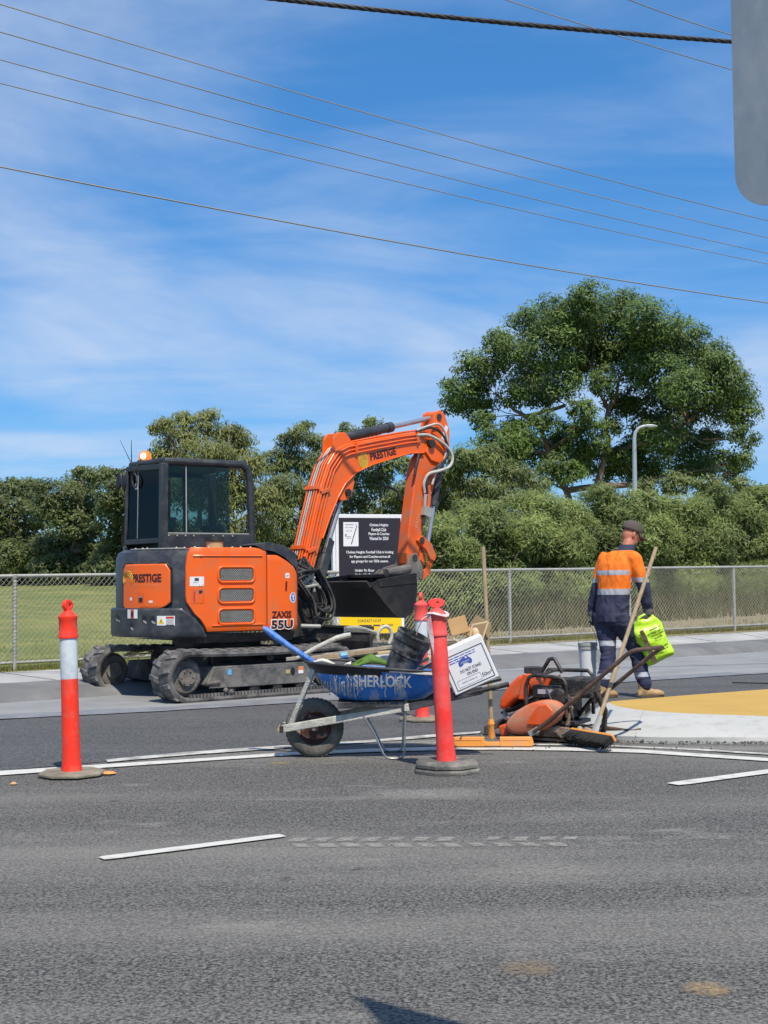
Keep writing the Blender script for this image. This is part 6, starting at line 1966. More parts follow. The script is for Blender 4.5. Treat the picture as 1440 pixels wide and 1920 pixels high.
# ================================================================== BROOMS
b1 = empty('push_broom', (.77, 9.79, .009), R(-4), 'upright push broom with wide orange head and long wooden handle', 'broom')
mb = MB()
for x0, x1 in ((-.29, -.055), (.055, .29)):
    mb.prism([(x0, .005), (x1, .005), (x1 + (.012 if x1 > .1 else 0), .03), (x1, .072), (x0, .072), (x0 - (.012 if x0 < -.1 else 0), .03)], -.03, .03)
mb.box((0, 0, .022), (.16, .05, .034)); mb.build('head', 'broom_orange', b1, bevel=.006)
mb = MB()
for x0, x1 in ((-.27, -.08), (.08, .27)):
    mb.tube([(x0, -.031, .055), (x1, -.031, .055), (x1, -.031, .040)], .003, 5)
mb.build('head_rib', 'broom_orange', b1)
mb = MB(); mb.box((0, 0, .004), (.58, .05, .012)); mb.build('blade', 'hose', b1, bevel=.003)
mb = MB(); mb.lathe([(.020, .06), (.024, .075), (.022, .16), (.026, .165), (.018, .20)], 16, Matrix.Rotation(R(-1.5), 4, 'Y')); mb.build('socket', 'broom_orange', b1, smooth=40)
mb = MB()
for a in (-1, 1): mb.tube([(a * .035, 0, .03), (a * .012, 0, .10)], .008, 6)
mb.build('bracket', 'wire_steel', b1)
mb = MB(); mb.tube([(0, .0, .10), (-.022, .05, .80), (-.045, .11, 1.46)], [.0155, .016, .0155], 12); mb.build('handle', 'handle_wood', b1, smooth=50)

b2 = empty('yard_broom', (1.445, 9.66, .009), R(-64), 'black bristled broom tipped over with its wooden handle leaning on the compactor', 'broom')
TB = Matrix.Translation((0, 0, .062)) @ Matrix.Rotation(R(-58), 4, 'X') @ Matrix.Translation((0, 0, -.03))
mb = MB(); mb.box((0, 0, .088), (.52, .060, .024)); mb.xf(TB).build('head', 'broom_orange', b2, bevel=.008)
mb = MB()
random.seed(9)
for i in range(46):
    for j in range(6):
        x = -.305 + .61 * i / 45; y = -.022 + .044 * j / 5
        dx_ = random.gauss(0, .006); dy_ = random.gauss(0, .008) + y * .3
        mb.tube([(x * .82, y, .078), (x * .82 + dx_, y + dy_, -.012)], [.006, .0045], 4)
mb.xf(TB).build('bristles', 'bristle', b2, kind='stuff')
mb = MB(); mb.box((0, 0, .040), (.50, .045, .07)); mb.xf(TB).build('bristle_core', 'bristle', b2)
# handle in world direction towards the compactor bar
hb = MB()
Mi = (Matrix.Translation((1.445, 9.66, .009)) @ Matrix.Rotation(R(-64), 4, 'Z')).inverted()
A, B = Vector((1.50, 9.72, .09)), Vector((2.105, 10.33, 1.462))
hb.tube([Mi @ (A + (B - A) * .07), Mi @ A.lerp(B, .5), Mi @ B], [.0155, .016, .015], 12); hb.build('handle', 'handle_wood', b2, smooth=50)
hb = MB(); hb.tube([Mi @ (A - (B - A) * .01), Mi @ (A + (B - A) * .10)], [.032, .022], 8, sq=.7); hb.build('socket', 'galv', b2, smooth=40)

# ================================================================== PLATE COMPACTOR
pc = empty('plate_compactor', (1.30, 10.28, .009), R(-30), 'orange and black plate compactor with long tube handle beside the white island', 'plate compactor')
mb = MB(); mb.prism([(-.34, .085), (-.30, .035), (-.24, .004), (.24, .004), (.30, .035), (.34, .085), (.33, .090), (.28, .05), (.22, .024), (-.22, .024), (-.28, .05), (-.33, .090)], -.22, .22); mb.build('base_plate', 'plate_rust', pc, bevel=.004)
mb = MB(); mb.prism([(-.26, .03), (-.20, .085), (.22, .095), (.30, .06), (.26, .03)], -.20, .20); mb.box((.02, -.21, .10), (.26, .05, .03)); mb.prism([(-.24, .10), (-.16, .12), (-.08, .10), (-.10, .07), (-.20, .06)], -.25, -.20); mb.prism([(.04, .07), (.10, .12), (.20, .11), (.24, .05), (.14, .03), (.10, .07)], -.25, -.20)
mb.build('exciter_cradle', 'plate_rust', pc, bevel=.008)
mb = MB(); mb.box((0, 0, .135), (.44, .34, .028)); mb.build('engine_deck', 'black_tube', pc, bevel=.006)
# belt guard: teardrop dome on the near side
tdrop = []
for i in range(26):
    a = 2 * math.pi * i / 26
    c0, c1 = Vector((-.23, .115)), Vector((.03, .215))
    f = .5 + .5 * math.cos(a - R(21))
    r_ = .085 + .045 * f
    c = c0.lerp(c1, max(0, min(1, f)))
    tdrop.append((c.x + r_ * math.cos(a), c.y + r_ * math.sin(a)))
mb = MB()
rows = [(1.0, -.19), (1.0, -.245), (.93, -.268), (.80, -.278)]
cx = sum(p[0] for p in tdrop) / 26; cz = sum(p[1] for p in tdrop) / 26
for (f, y) in rows:
    for p in tdrop: mb.v.append(Vector((cx + (p[0] - cx) * f, y, cz + (p[1] - cz) * f)))
for a in range(3):
    for i in range(26): mb.f.append((a * 26 + i, a * 26 + (i + 1) % 26, (a + 1) * 26 + (i + 1) % 26, (a + 1) * 26 + i)); mb.m.append(0)
mb.f.append(tuple(range(78, 104))); mb.m.append(0)
guard = mb.build('belt_guard', 'comp_dusty', pc, smooth=40)
mb = MB(); inner = [(-.115, .125), (-.075, .205), (-.02, .275), (.05, .285), (.095, .24), (.095, .15), (.06, .125)]
mb.prism(inner, -.292, -.275); mb.build('guard_boss', 'comp_orange', guard, bevel=.012, seg=3)
mb = MB(); mb.box((-.36, -.10, .06), (.07, .16, .09), (0, R(-20), 0)); mb.build('front_bumper', 'comp_orange', pc, bevel=.015)
# water tank at the front: curved orange shell
mb = MB(); tk = [(-.42, .22), (-.40, .30), (-.33, .41), (-.24, .485), (-.16, .495), (-.15, .40), (-.19, .33), (-.28, .29), (-.36, .22)]
mb.prism(tk, -.15, .17); tank = mb.build('water_tank', 'comp_orange', pc, bevel=.03, seg=3)
mb = MB(); mb.prism([(-.24, .30), (-.16, .30), (-.145, .49), (-.20, .495)], -.165, -.145); mb.prism([(-.10, .32), (-.03, .47), (.02, .48), (-.06, .33)], -.10, .08); mb.build('tank_cover', 'comp_orange', tank, bevel=.008)
mb = MB(); mb.lathe([(.06, .488), (.072, .492), (.072, .535), (.066, .54)], 20, Matrix.Translation((-.19, .02, 0))); mb.build('tank_cap', 'hose', tank, smooth=35)
mb = MB(); mb.tube([(-.40, -.05, .24), (-.40, -.06, .17), (-.385, -.07, .145), (-.35, -.075, .15)], .020, 10); mb.build('drain_pipe', 'galv', tank, smooth=60)
mb = MB(); mb.bar((-.43, .05, .18), (-.10, .05, .33), .25, .02); mb.build('belly_shield', 'black_tube', pc, bevel=.006)
# engine
mb = MB(); mb.box((.03, .02, .27), (.26, .26, .22)); mb.box((-.02, -.09, .36), (.22, .12, .10)); mb.box((.02, -.12, .285), (.20, .06, .04))
mb.lathe([(.02, 0), (.09, .005), (.10, .06), (.08, .08)], 20, Matrix.Translation((.10, -.10, .30)) @ Matrix.Rotation(R(90), 4, 'X')); eng = mb.build('engine', 'engine', pc, bevel=.012)
mb = MB()
for i in range(7): mb.box((.03, .02, .385 + .012 * i), (.20, .20, .005))
mb.build('cooling_fin', 'engine', eng)
mb = MB(); mb.box((.24, -.03, .40), (.20, .22, .15)); mb.prism([(.14, .33), (.36, .35), (.38, .46), (.14, .47)], -.16, -.14); muf = mb.build('muffler', 'engine', pc, bevel=.015)
mb = MB(); mb.tube([(.10, -.15, .14), (.10, -.15, .20), (.13, -.15, .30)], .012, 8); mb.tube([(.16, -.17, .11), (.20, -.17, .26)], .015, 8); mb.ball((.16, -.15, .29), .028, 8); mb.ball((.21, -.15, .31), .03, 8); mb.ball((.19, -.16, .25), .022, 8); mb.build('carburettor', 'plate_rust', pc, smooth=50)
# hoops
mb = MB(); mb.tube([(-.17, -.17, .16), (-.165, -.17, .42), (-.14, -.17, .475), (-.09, -.17, .49), (.10, -.17, .475), (.14, -.17, .46), (.16, -.17, .42), (.16, -.17, .18)], .015, 10)
mb.tube([(-.17, .17, .16), (-.165, .17, .46), (-.13, .17, .51), (.20, .17, .51), (.24, .17, .47), (.24, .17, .18)], .015, 10)
mb.tube([(-.06, -.17, .488), (-.06, .17, .51)], .013, 8); mb.build('guard_hoop', 'black_tube', pc, smooth=60)
mb = MB(); mb.tube([(-.12, .02, .50), (-.055, .02, .60), (-.03, .02, .605), (-.01, .02, .60), (.05, .02, .50)], .016, 8); mb.build('lifting_eye', 'black_tube', pc, smooth=60)
# handle: two bars and a cross grip
mb = MB()
mb.tube([(-.05, -.31, .075), (.08, -.305, .17), (.66, -.25, .655), (.70, -.245, .685), (.74, -.235, .697), (.78, -.20, .70), (.795, -.15, .70), (.795, .15, .70), (.785, .20, .695), (.75, .235, .675), (.70, .245, .645), (.30, .26, .33), (.14, .26, .20)], .0165, 10)
mb.build('handle', 'brown_tube', pc, smooth=60)
mb = MB(); mb.bar((-.09, -.30, .055), (-.01, -.30, .10), .035, .045); mb.bar((.12, .265, .17), (.2, .265, .24), .05, .05); mb.build('handle_bracket', 'galv', pc, bevel=.006)
mb = MB(); mb.tube([(.10, .10, .12), (.35, .02, .38)], .016, 8); mb.tube([(.34, -.05, .38), (.38, .05, .22), (.34, .12, .06)], .022, 8); mb.build('rear_strut', 'black_tube', pc, smooth=50)
mb = MB(); mb.tube([(.20, .20, .085), (.52, .18, .060)], .016, 9); mb.tube([(.24, .10, .012), (.40, .10, .02), (.46, .16, .05), (.60, .22, .075)], .009, 7); mb.build('wheel_bar', 'brown_tube', pc, smooth=50)
mb = MB(); mb.tube([(.05, -.20, .30), (.16, -.22, .36), (.30, -.20, .42), (.45, -.235, .50), (.60, -.25, .62)], .006, 6); mb.tube([(-.02, -.14, .40), (.04, -.20, .33), (.10, -.20, .20)], .007, 6); mb.tube([(.12, -.16, .36), (.20, -.20, .30), (.22, -.18, .16)], .006, 6); mb.build('cable', 'hose', pc, smooth=60)
mb = MB(); mb.box((-.02, -.152, .365), (.12, .004, .035)); mb.build('engine_label', 'light_ink', pc)
mb = MB(); mb.bar((.10, -.20, .055), (.30, -.16, .075), .04, .02); mb.ball((.27, -.19, .10), .025, 8); mb.ball((-.05, -.245, .06), .018, 8); mb.build('fastening', 'galv', pc)
# flat black rail lying behind the compactor front
mb = MB(); mb.prism([(0, 0), (.42, .185), (.435, .215), (.42, .235), (0, .052)], -.05, .05)
o = mb.build('flat_bar', 'black_tube', None, bevel=.006); o.location = (.775, 10.62, .012); tag(o, 'flat black bar propped up behind the compactor nose', 'bar')

# ================================================================== WORKER
WK = Vector((2.43, 13.80, .004))


def remesh(mb, name, mats, parent, voxel=.011, smooth_it=4):
    o = mb.build(name, mats, parent)
    r_ = o.modifiers.new('remesh', 'REMESH'); r_.mode = 'VOXEL'; r_.voxel_size = voxel; r_.use_smooth_shade = True
    s_ = o.modifiers.new('smooth', 'SMOOTH'); s_.iterations = smooth_it; s_.factor = .5
    dg = bpy.context.evaluated_depsgraph_get()
    me = bpy.data.meshes.new_from_object(o.evaluated_get(dg))
    me.name = name
    old = o.data
    o.modifiers.clear(); o.data = me
    bpy.data.meshes.remove(old)
    me.polygons.foreach_set('use_smooth', [True] * len(me.polygons))
    return o


def crease(o, amp, sx, sz, seed=0.):
    """push cloth in and out along its normals in long soft folds"""
    me = o.data
    ns = [v.normal.copy() for v in me.vertices]
    for v, n_ in zip(me.vertices, ns):
        p = v.co
        f = noise.noise(Vector((p.x * sx + seed, p.y * sx, p.z * sz))) + .5 * noise.noise(Vector((p.x * sx * 2.1, p.y * sx * 2.1 + seed, p.z * sz * 3.0)))
        v.co = p + n_ * (amp * f)
    me.update()


def capsule_chain(mb, pts, rs, n=14, flat=None):
    """tapered limb: balls at the joints, tubes between"""
    P_ = [Vector(p) for p in pts]
    for i in range(len(P_) - 1):
        sub = [P_[i].lerp(P_[i + 1], k_ / 4) for k_ in range(5)]
        rr = [rs[i] + (rs[i + 1] - rs[i]) * k_ / 4 for k_ in range(5)]
        mb.tube(sub, rr, n)
    for p, r_ in zip(P_, rs): mb.ball(p, r_, n)


def assign(o, rule, cuts=()):
    me = o.data
    bm = bmesh.new(); bm.from_mesh(me)
    for z in cuts:
        bmesh.ops.bisect_plane(bm, geom=bm.verts[:] + bm.edges[:] + bm.faces[:], plane_co=(0, 0, z), plane_no=(0, 0, 1))
    bm.to_mesh(me); bm.free()
    for p in me.polygons: p.material_index = rule(p.center)


wk = empty('person', WK, 0, 'worker in orange and navy high visibility shirt and cap walking away', 'person')
fwd = Vector((.72, .69, 0)).normalized(); rgt = Vector((fwd.y, -fwd.x, 0)); upv = Vector((0, 0, 1))
hipc = Vector((-.09, .02, .84)); chest = Vector((-.040, .03, 1.28)); shc = Vector((.005, .05, 1.45)); neckb = Vector((.085, .075, 1.535)); headc = Vector((.150, .13, 1.685))
Rsh, Lsh = shc + rgt * .180 + Vector((0, 0, -.03)), shc - rgt * .175 + Vector((0, 0, -.035))
Rel, Lel = Vector((.232, -.09, 1.13)), Vector((-.215, .20, 1.10))
Rwr, Lwr = Vector((.280, -.02, .885)), Vector((-.255, .24, .865))
Rhip, Lhip = hipc + rgt * .095, hipc - rgt * .095
Rkn, Lkn = Vector((.175, .10, .47)), Vector((-.125, .02, .45))
Ran, Lan = Vector((.240, .02, .10)), Vector((-.205, -.06, .12))

# the body: one continuous surface under the clothes
bd = MB()
bd.loft([(hipc + Vector((0, 0, -.05)), rgt * .14, fwd * .10), (hipc, rgt * .155, fwd * .11), (hipc.lerp(chest, .4), rgt * .14, fwd * .10), (chest, rgt * .165, fwd * .115), (shc, rgt * .16, fwd * .09), (neckb, rgt * .06, fwd * .06)])
capsule_chain(bd, [Rsh, Rel, Rwr], [.055, .043, .032]); capsule_chain(bd, [Lsh, Lel, Lwr], [.055, .043, .032])
capsule_chain(bd, [Rhip, Rkn, Ran], [.085, .058, .045]); capsule_chain(bd, [Lhip, Lkn, Lan], [.085, .058, .045])
capsule_chain(bd, [neckb - Vector((0, 0, .04)), neckb.lerp(headc, .55)], [.062, .058])
hd = (fwd * .95 + rgt * .45 + Vector((0, 0, -.40))).normalized()          # gaze, turned right and down
hr = hd.cross(upv).normalized(); hu = hr.cross(hd).normalized()
HX = Matrix((( *hr, 0), (*hd, 0), (*hu, 0), (0, 0, 0, 1))).transposed()
HM = Matrix.Translation(headc) @ HX
bd.ball((0, 0, 0), (.075, .098, .112), 18, 0, HM)
jaw = Matrix.Translation(headc + hd * .028 - hu * .058) @ HX; bd.ball((0, 0, 0), (.058, .068, .062), 14, 0, jaw)
bd.ball(headc + hd * .103 - hu * .012, (.016, .022, .024), 10)             # nose
bd.ball(headc + hd * .082 - hu * .055, (.026, .014, .012), 10)             # lips
for sg in (-1, 1): bd.ball(headc + hr * (.078 * sg) - hd * .008 - hu * .005, .001, 6)
body = remesh(bd, 'body', ['skin'], wk, .009, 3)
er = MB()
for sg in (-1, 1):
    X = HM @ Matrix.Translation((.079 * sg, -.006, -.008)) @ Matrix.Rotation(R(20 * sg), 4, 'Z')
    er.ball((0, 0, 0), (.010, .022, .034), 10, 0, X)
er.build('ear', 'skin', wk, smooth=60)
ey = MB()
for sg in (-1, 1): ey.ball(headc + hd * .090 + hr * (.032 * sg) + hu * .012, .011, 8)
ey.build('eye', 'black_ink', wk, smooth=60)
# cap
cp = MB()
CM = Matrix.Translation(headc + hu * .028 - hd * .006) @ HX
prof = [(1.0, 0.0), (1.02, .02), (.98, .05), (.84, .085), (.58, .108), (.25, .118), (.01, .120)]
vs = []
for (r_, z) in prof:
    for i in range(22):
        a = 2 * math.pi * i / 22; vs.append(CM @ Vector((.086 * r_ * math.cos(a), .112 * r_ * math.sin(a), z)))
cp.add(vs, [(a * 22 + i, a * 22 + (i + 1) % 22, (a + 1) * 22 + (i + 1) % 22, (a + 1) * 22 + i) for a in range(6) for i in range(22)])
cap = cp.build('cap', 'cap', wk, smooth=60); cap.modifiers.new('thick', 'SOLIDIFY').thickness = .004
bk = MB(); vs = []
for rr, dz in ((1.0, .0), (1.35, -.012), (1.68, -.034)):
    for i in range(13):
        a = R(28 + 124 * i / 12); vs.append(CM @ Vector((.088 * min(1.1, .85 + .15 * rr) * math.cos(a), .112 * (rr if rr == 1 else 1 + (rr - 1) * math.sin(a)) * math.sin(a), .006 + dz - .02 * abs(math.cos(a)) * (rr - 1))))
bk.add(vs, [(a * 13 + i, a * 13 + i + 1, (a + 1) * 13 + i + 1, (a + 1) * 13 + i) for a in range(2) for i in range(12)])
o = bk.build('peak', 'cap', cap, smooth=60); o.modifiers.new('thick', 'SOLIDIFY').thickness = .006
gl_ = MB(); gl_.tube([HM @ Vector((.080, -.02, .012)), HM @ Vector((.082, .05, .014)), HM @ Vector((.06, .095, .012)), HM @ Vector((0, .108, .012)), HM @ Vector((-.06, .095, .012))], .004, 5)
gl_.build('glasses', 'black_ink', wk)
# shirt
sh = MB()
hem = hipc + Vector((-.005, 0, -.065))
sh.loft([(hem, rgt * .192, fwd * .142), (hem + Vector((.005, 0, .08)), rgt * .188, fwd * .14), (hipc.lerp(chest, .30), rgt * .184, fwd * .135), (hipc.lerp(chest, .65), rgt * .188, fwd * .135), (chest, rgt * .212, fwd * .145), (chest.lerp(shc, .55), rgt * .218, fwd * .145), (shc + Vector((0, 0, -.005)), rgt * .200, fwd * .122), (shc + Vector((.015, .01, .045)), rgt * .145, fwd * .095), (neckb + Vector((0, 0, .005)), rgt * .078, fwd * .078), (neckb + Vector((.01, .01, .03)), rgt * .072, fwd * .074)], 26)
capsule_chain(sh, [Rsh, Rsh.lerp(Rel, .55), Rel, Rel.lerp(Rwr, .6), Rwr + Vector((0, 0, .03))], [.090, .080, .066, .060, .050])
capsule_chain(sh, [Lsh, Lsh.lerp(Lel, .55), Lel, Lel.lerp(Lwr, .6), Lwr + Vector((0, 0, .03))], [.090, .080, .066, .060, .050])
for i in range(16):                                      # cloth folds
    z = random.uniform(.86, 1.40); a = random.uniform(0, 6.28)
    c = hipc.lerp(shc, (z - .84) / .61)
    d = rgt * math.cos(a) * .185 + fwd * math.sin(a) * .125
    t_ = Vector((-d.y, d.x, random.uniform(-.3, .3))).normalized()
    sh.tube([c + d - t_ * .06, c + d * 1.02, c + d + t_ * .06 + Vector((0, 0, -.02))], [.004, .012, .004], 6)
shirt = remesh(sh, 'shirt', ['hiviz', 'navy', 'tape_silver'], wk, .010, 3)


def shirt_rule(c):
    # sleeves are told apart by distance from the trunk axis
    ax = hipc.lerp(shc, max(0, min(1.1, (c.z - .84) / .61)))
    q = (c - ax).dot(rgt)
    dR = min((c - Rsh.lerp(Rel, f)).length for f in (0, .25, .5, .75, 1)); dR2 = min((c - Rel.lerp(Rwr, f)).length for f in (0, .33, .66, 1))
    dL = min((c - Lsh.lerp(Lel, f)).length for f in (.5, .75, 1)); dL2 = min((c - Lel.lerp(Lwr, f)).length for f in (0, .33, .66, 1))
    sleeve = (q > .172 and min(dR, dR2) < .11) or (q < -.172 and min(dL, dL2) < .11)
    if sleeve:
        if c.z > 1.235: return 0
        if c.z > 1.185: return 2
        return 1
    if c.z > 1.515: return 1
    if c.z > 1.312: return 0
    if c.z > 1.262: return 2
    if c.z > 1.120: return 0
    if c.z > 1.060: return 2
    return 1


crease(shirt, .011, 17., 6., 3.)
assign(shirt, shirt_rule, (1.515, 1.312, 1.262, 1.235, 1.185, 1.120, 1.060))
col = MB(); col.loft([(neckb + Vector((.0, .0, -.005)), rgt * .088, fwd * .088), (neckb + Vector((.01, .012, .035)), rgt * .078, fwd * .080), (neckb + Vector((.012, .014, .042)), rgt * .070, fwd * .072)], 20); col.build('collar', 'navy', shirt, smooth=60)
yk = MB()
for a in (-1, 1): 
    c = shc + rgt * (.06 * a) - fwd * .116 + Vector((0, 0, -.035)); yk.tube([c - rgt * .04 + Vector((0, 0, -.012)), c, c + rgt * .04 + Vector((0, 0, -.012))], [.004, .009, .004], 6)
yk.build('yoke_vent', 'maroon_ink', shirt, smooth=60)
# trousers
ts = MB()
ts.loft([(hipc + Vector((0, 0, .10)), rgt * .155, fwd * .115), (hipc, rgt * .172, fwd * .135), (hipc + Vector((0, 0, -.09)), rgt * .165, fwd * .125)], 22)
capsule_chain(ts, [Rhip + Vector((0, 0, -.02)), Rhip.lerp(Rkn, .5), Rkn, Rkn.lerp(Ran, .5), Ran + Vector((0, 0, .035))], [.115, .100, .080, .076, .074])
capsule_chain(ts, [Lhip + Vector((0, 0, -.02)), Lhip.lerp(Lkn, .5), Lkn, Lkn.lerp(Lan, .5), Lan + Vector((0, 0, .035))], [.115, .100, .080, .076, .074])
for (a, b) in ((Rkn, Ran), (Lkn, Lan)):
    for f in (-.12, .02, .14, .55, .75):
        c = a.lerp(b, f); ts.tube([c - fwd * .078 - rgt * .05, c - fwd * .088, c - fwd * .07 + rgt * .06 + Vector((0, 0, .015))], [.004, .013, .004], 6)
trs = remesh(ts, 'trousers', ['navy', 'tape_silver'], wk, .011, 3)
crease(trs, .010, 9., 13., 8.)
assign(trs, lambda c: 1 if (.535 < c.z < .588 or .20 < c.z < .262) and c.x < .05 else (1 if .215 < c.z < .262 and c.x > .1 else 0), (.535, .588, .20, .215, .262))
# boots
for an_, toe in ((Ran, Vector((.95, .25, 0)).normalized()), (Lan, Vector((.75, .65, 0)).normalized())):
    bt = MB(); sd = Vector((-toe.y, toe.x, 0)); g0 = Vector((an_.x, an_.y, .030))
    bt.loft([(g0 - toe * .085 + Vector((0, 0, .0)), sd * .030, upv * .028), (g0 - toe * .06 + Vector((0, 0, .02)), sd * .042, upv * .05), (g0 + Vector((0, 0, .025)), sd * .046, upv * .055), (g0 + toe * .09 + Vector((0, 0, .012)), sd * .050, upv * .042), (g0 + toe * .16 + Vector((0, 0, .008)), sd * .050, upv * .038), (g0 + toe * .205 + Vector((0, 0, .0)), sd * .036, upv * .026)], 16)
    bt.tube([g0 - toe * .02 + Vector((0, 0, .03)), g0 - toe * .018 + Vector((0, 0, .10)), g0 - toe * .01 + Vector((0, 0, .155))], [.052, .052, .058], 16)
    boot = remesh(bt, 'boot', ['boot'], wk, .008, 3)
    so = MB(); pr = [g0 + toe * (.06 + .155 * math.cos(a)) + sd * ((.050 if math.cos(a) > 0 else .044) * math.sin(a)) for a in [R(18 * i) for i in range(20)]]
    so.add([Vector((p.x, p.y, .0)) for p in pr] + [Vector((p.x, p.y, .022)) for p in pr], [tuple(range(20)), tuple(range(20, 40))] + [(i, (i + 1) % 20, 20 + (i + 1) % 20, 20 + i) for i in range(20)]); so.build('sole', 'sole', boot, bevel=.004)


def glove(wr, out, grip_dir, curl, nm='glove'):
    """gloved hand hanging from wr: palm, four curled fingers of unequal length and a thumb from the palm's side"""
    g_ = MB()
    dn = Vector((0, 0, -1)); ac = grip_dir.normalized(); th = ac.cross(dn).normalized()
    pal = wr + dn * .055
    g_.loft([(wr + dn * -.01, ac * .028, th * .022), (wr + dn * .03, ac * .038, th * .020), (wr + dn * .07, ac * .044, th * .019), (wr + dn * .095, ac * .042, th * .017)], 14)
    for i, (o_, L) in enumerate(((-.033, .070), (-.011, .082), (.011, .078), (.033, .062))):
        b0 = wr + dn * .090 + ac * o_
        p1 = b0 + (dn * .85 + th * .5 * curl).normalized() * L * .42
        p2 = p1 + (dn * .25 + th * 1.0 * curl).normalized() * L * .34
        p3 = p2 + (dn * -.55 + th * .75 * curl).normalized() * L * .28
        g_.tube([b0 - dn * .015, b0, p1, p2, p3], [.011, .0112, .0108, .010, .0085], 9); g_.ball(p3, .0085, 8); g_.ball(p1, .0108, 8)
    tb = wr + dn * .045 - ac * .036
    t1 = tb + (dn * .7 - ac * .55 + th * .5 * curl).normalized() * .035; t2 = t1 + (dn * .75 + th * .75 * curl).normalized() * .032
    g_.tube([tb + dn * -.01 + ac * .012, tb, t1, t2], [.013, .0135, .012, .0095], 9); g_.ball(t2, .0095, 8)
    o = remesh(g_, nm, ['glove'], wk, .0055, 2)
    cf = MB(); cf.lathe([(.044, -.05), (.050, -.045), (.046, .02), (.038, .035)], 18, Matrix.Translation(wr + Vector((0, 0, .0))) @ Matrix.Rotation(math.pi, 4, 'X')); cf.build('cuff', 'glove_cuff', o, smooth=50)
    return o


glove(Rwr, rgt, fwd, 1); glove(Lwr, -rgt, fwd, -1)

# lime bag in the right hand
lb = empty('plastic_bag', WK + Vector((.235, -.03, .785)), 0, 'bright lime green printed plastic bag carried in the worker\'s right hand', 'bag')
lb.rotation_euler = (0, R(-24), R(8))
mb = MB()
nu, nv = 22, 26
prow = []
for j in range(nv + 1):
    f = j / nv
    w = .105 + .05 * min(1, f / .22) + .008 * math.sin(f * 8)
    if f > .96: w *= .96
    th = (.012 + .062 * min(1, f / .35)) * (1 - .75 * max(0, (f - .86) / .14) ** 2)
    for i in range(nu):
        a = 2 * math.pi * i / nu
        e = 2 / 2.7
        c, s = math.cos(a), math.sin(a)
        x = w * math.copysign(abs(c) ** e, c); y = th * math.copysign(abs(s) ** e, s)
        wr_ = .034 * noise.noise(Vector((x * 11, y * 10, f * 6))) + .020 * noise.noise(Vector((x * 26, f * 14, 3)))
        mb.v.append(Vector((x * (1 + wr_ * 2.2), y + wr_ * 1.0, .03 - .47 * f + .01 * noise.noise(Vector((x * 7, 1, f * 3))))))
for j in range(nv):
    for i in range(nu): mb.f.append((j * nu + i, j * nu + (i + 1) % nu, (j + 1) * nu + (i + 1) % nu, (j + 1) * nu + i)); mb.m.append(0)
mb.f.append(tuple(range(nu))); mb.m.append(0); mb.f.append(tuple(range(nv * nu, nv * nu + nu))); mb.m.append(0)
mb.build('sack', 'lime', lb, smooth=60)
mb = MB(); mb.tube([(-.07, 0, .02), (-.03, .005, .055), (.03, -.005, .062), (.07, .0, .025)], [.012, .024, .022, .012], 8, sq=.6); mb.build('gathered_neck', 'lime', lb, smooth=60)
mb = MB()
for k_ in range(8):
    z0 = -.06 - .045 * k_; mb.add([(-.115, -.083 + .006 * (k_ % 2), z0), (-.070, -.086, z0), (-.070, -.086, z0 - .046), (-.115, -.083 + .006 * ((k_ + 1) % 2), z0 - .046)], [(0, 1, 2, 3)])
mb.build('printed_band', 'band_brown', lb)
mb = MB()
for k_, (w, z) in enumerate(((.13, -.10), (.11, -.135), (.14, -.165), (.09, -.20), (.12, -.30), (.10, -.33))):
    scribble(mb, w, .016, lambda u, v, z=z: Vector((.045 + u, -.0865 - .004 * math.cos(u * 20), z + v)))
mb.build('lettering', 'leaf_dark', lb)
# pail in the left hand
pw = empty('white_pail', WK + Vector((-.305, .26, .13)), 0, 'white pail with dark rim hanging from the worker\'s left hand', 'pail')
pw.scale = (.86, .86, 1)
mb = MB(); mb.lathe([(.085, 0), (.09, .005), (.108, .36), (.108, .40), (.104, .40), (.086, .02), (.005, .02)], 28, cap=False); mb.build('body', 'pail_white', pw, smooth=40)
mb = MB(); mb.lathe([(.109, .355), (.118, .36), (.118, .375), (.112, .378), (.112, .39), (.120, .395), (.120, .425), (.110, .43), (.104, .425), (.104, .36)], 28, cap=False); mb.build('rim', 'galv', pw, smooth=40)
mb = MB(); mb.tube([(-.118, 0, .40), (-.10, 0, .50), (-.04, -.01, .585), (.045, -.03, .60), (.09, -.01, .52), (.118, 0, .40)], .004, 6); mb.build('bail', 'wire_steel', pw, smooth=60)

# ================================================================== FENCE
fe = empty('chain_link_fence', FP, 0, 'long chain link fence with pale pipe rails and posts along the footpath', 'fence')
SP = 2.76
post_m = None
FH = 1.20
i0, i1 = -3, 9
for i in range(i0, i1 + 1):
    s = i * SP
    if post_m is None:
        mb = MB(); mb.lathe([(.026, -.25), (.026, 1.165), (.022, 1.175)], 14); mb.lathe([(.034, 1.150), (.038, 1.16), (.038, 1.195), (.030, 1.20)], 14); po = mb.build('post', 'galv', fe, smooth=40); post_m = po.data
    else:
        po = bpy.data.objects.new('post', post_m); COL.objects.link(po); po.parent = fe
    p = FD * s; po.location = (p.x, p.y, fence_z(s))
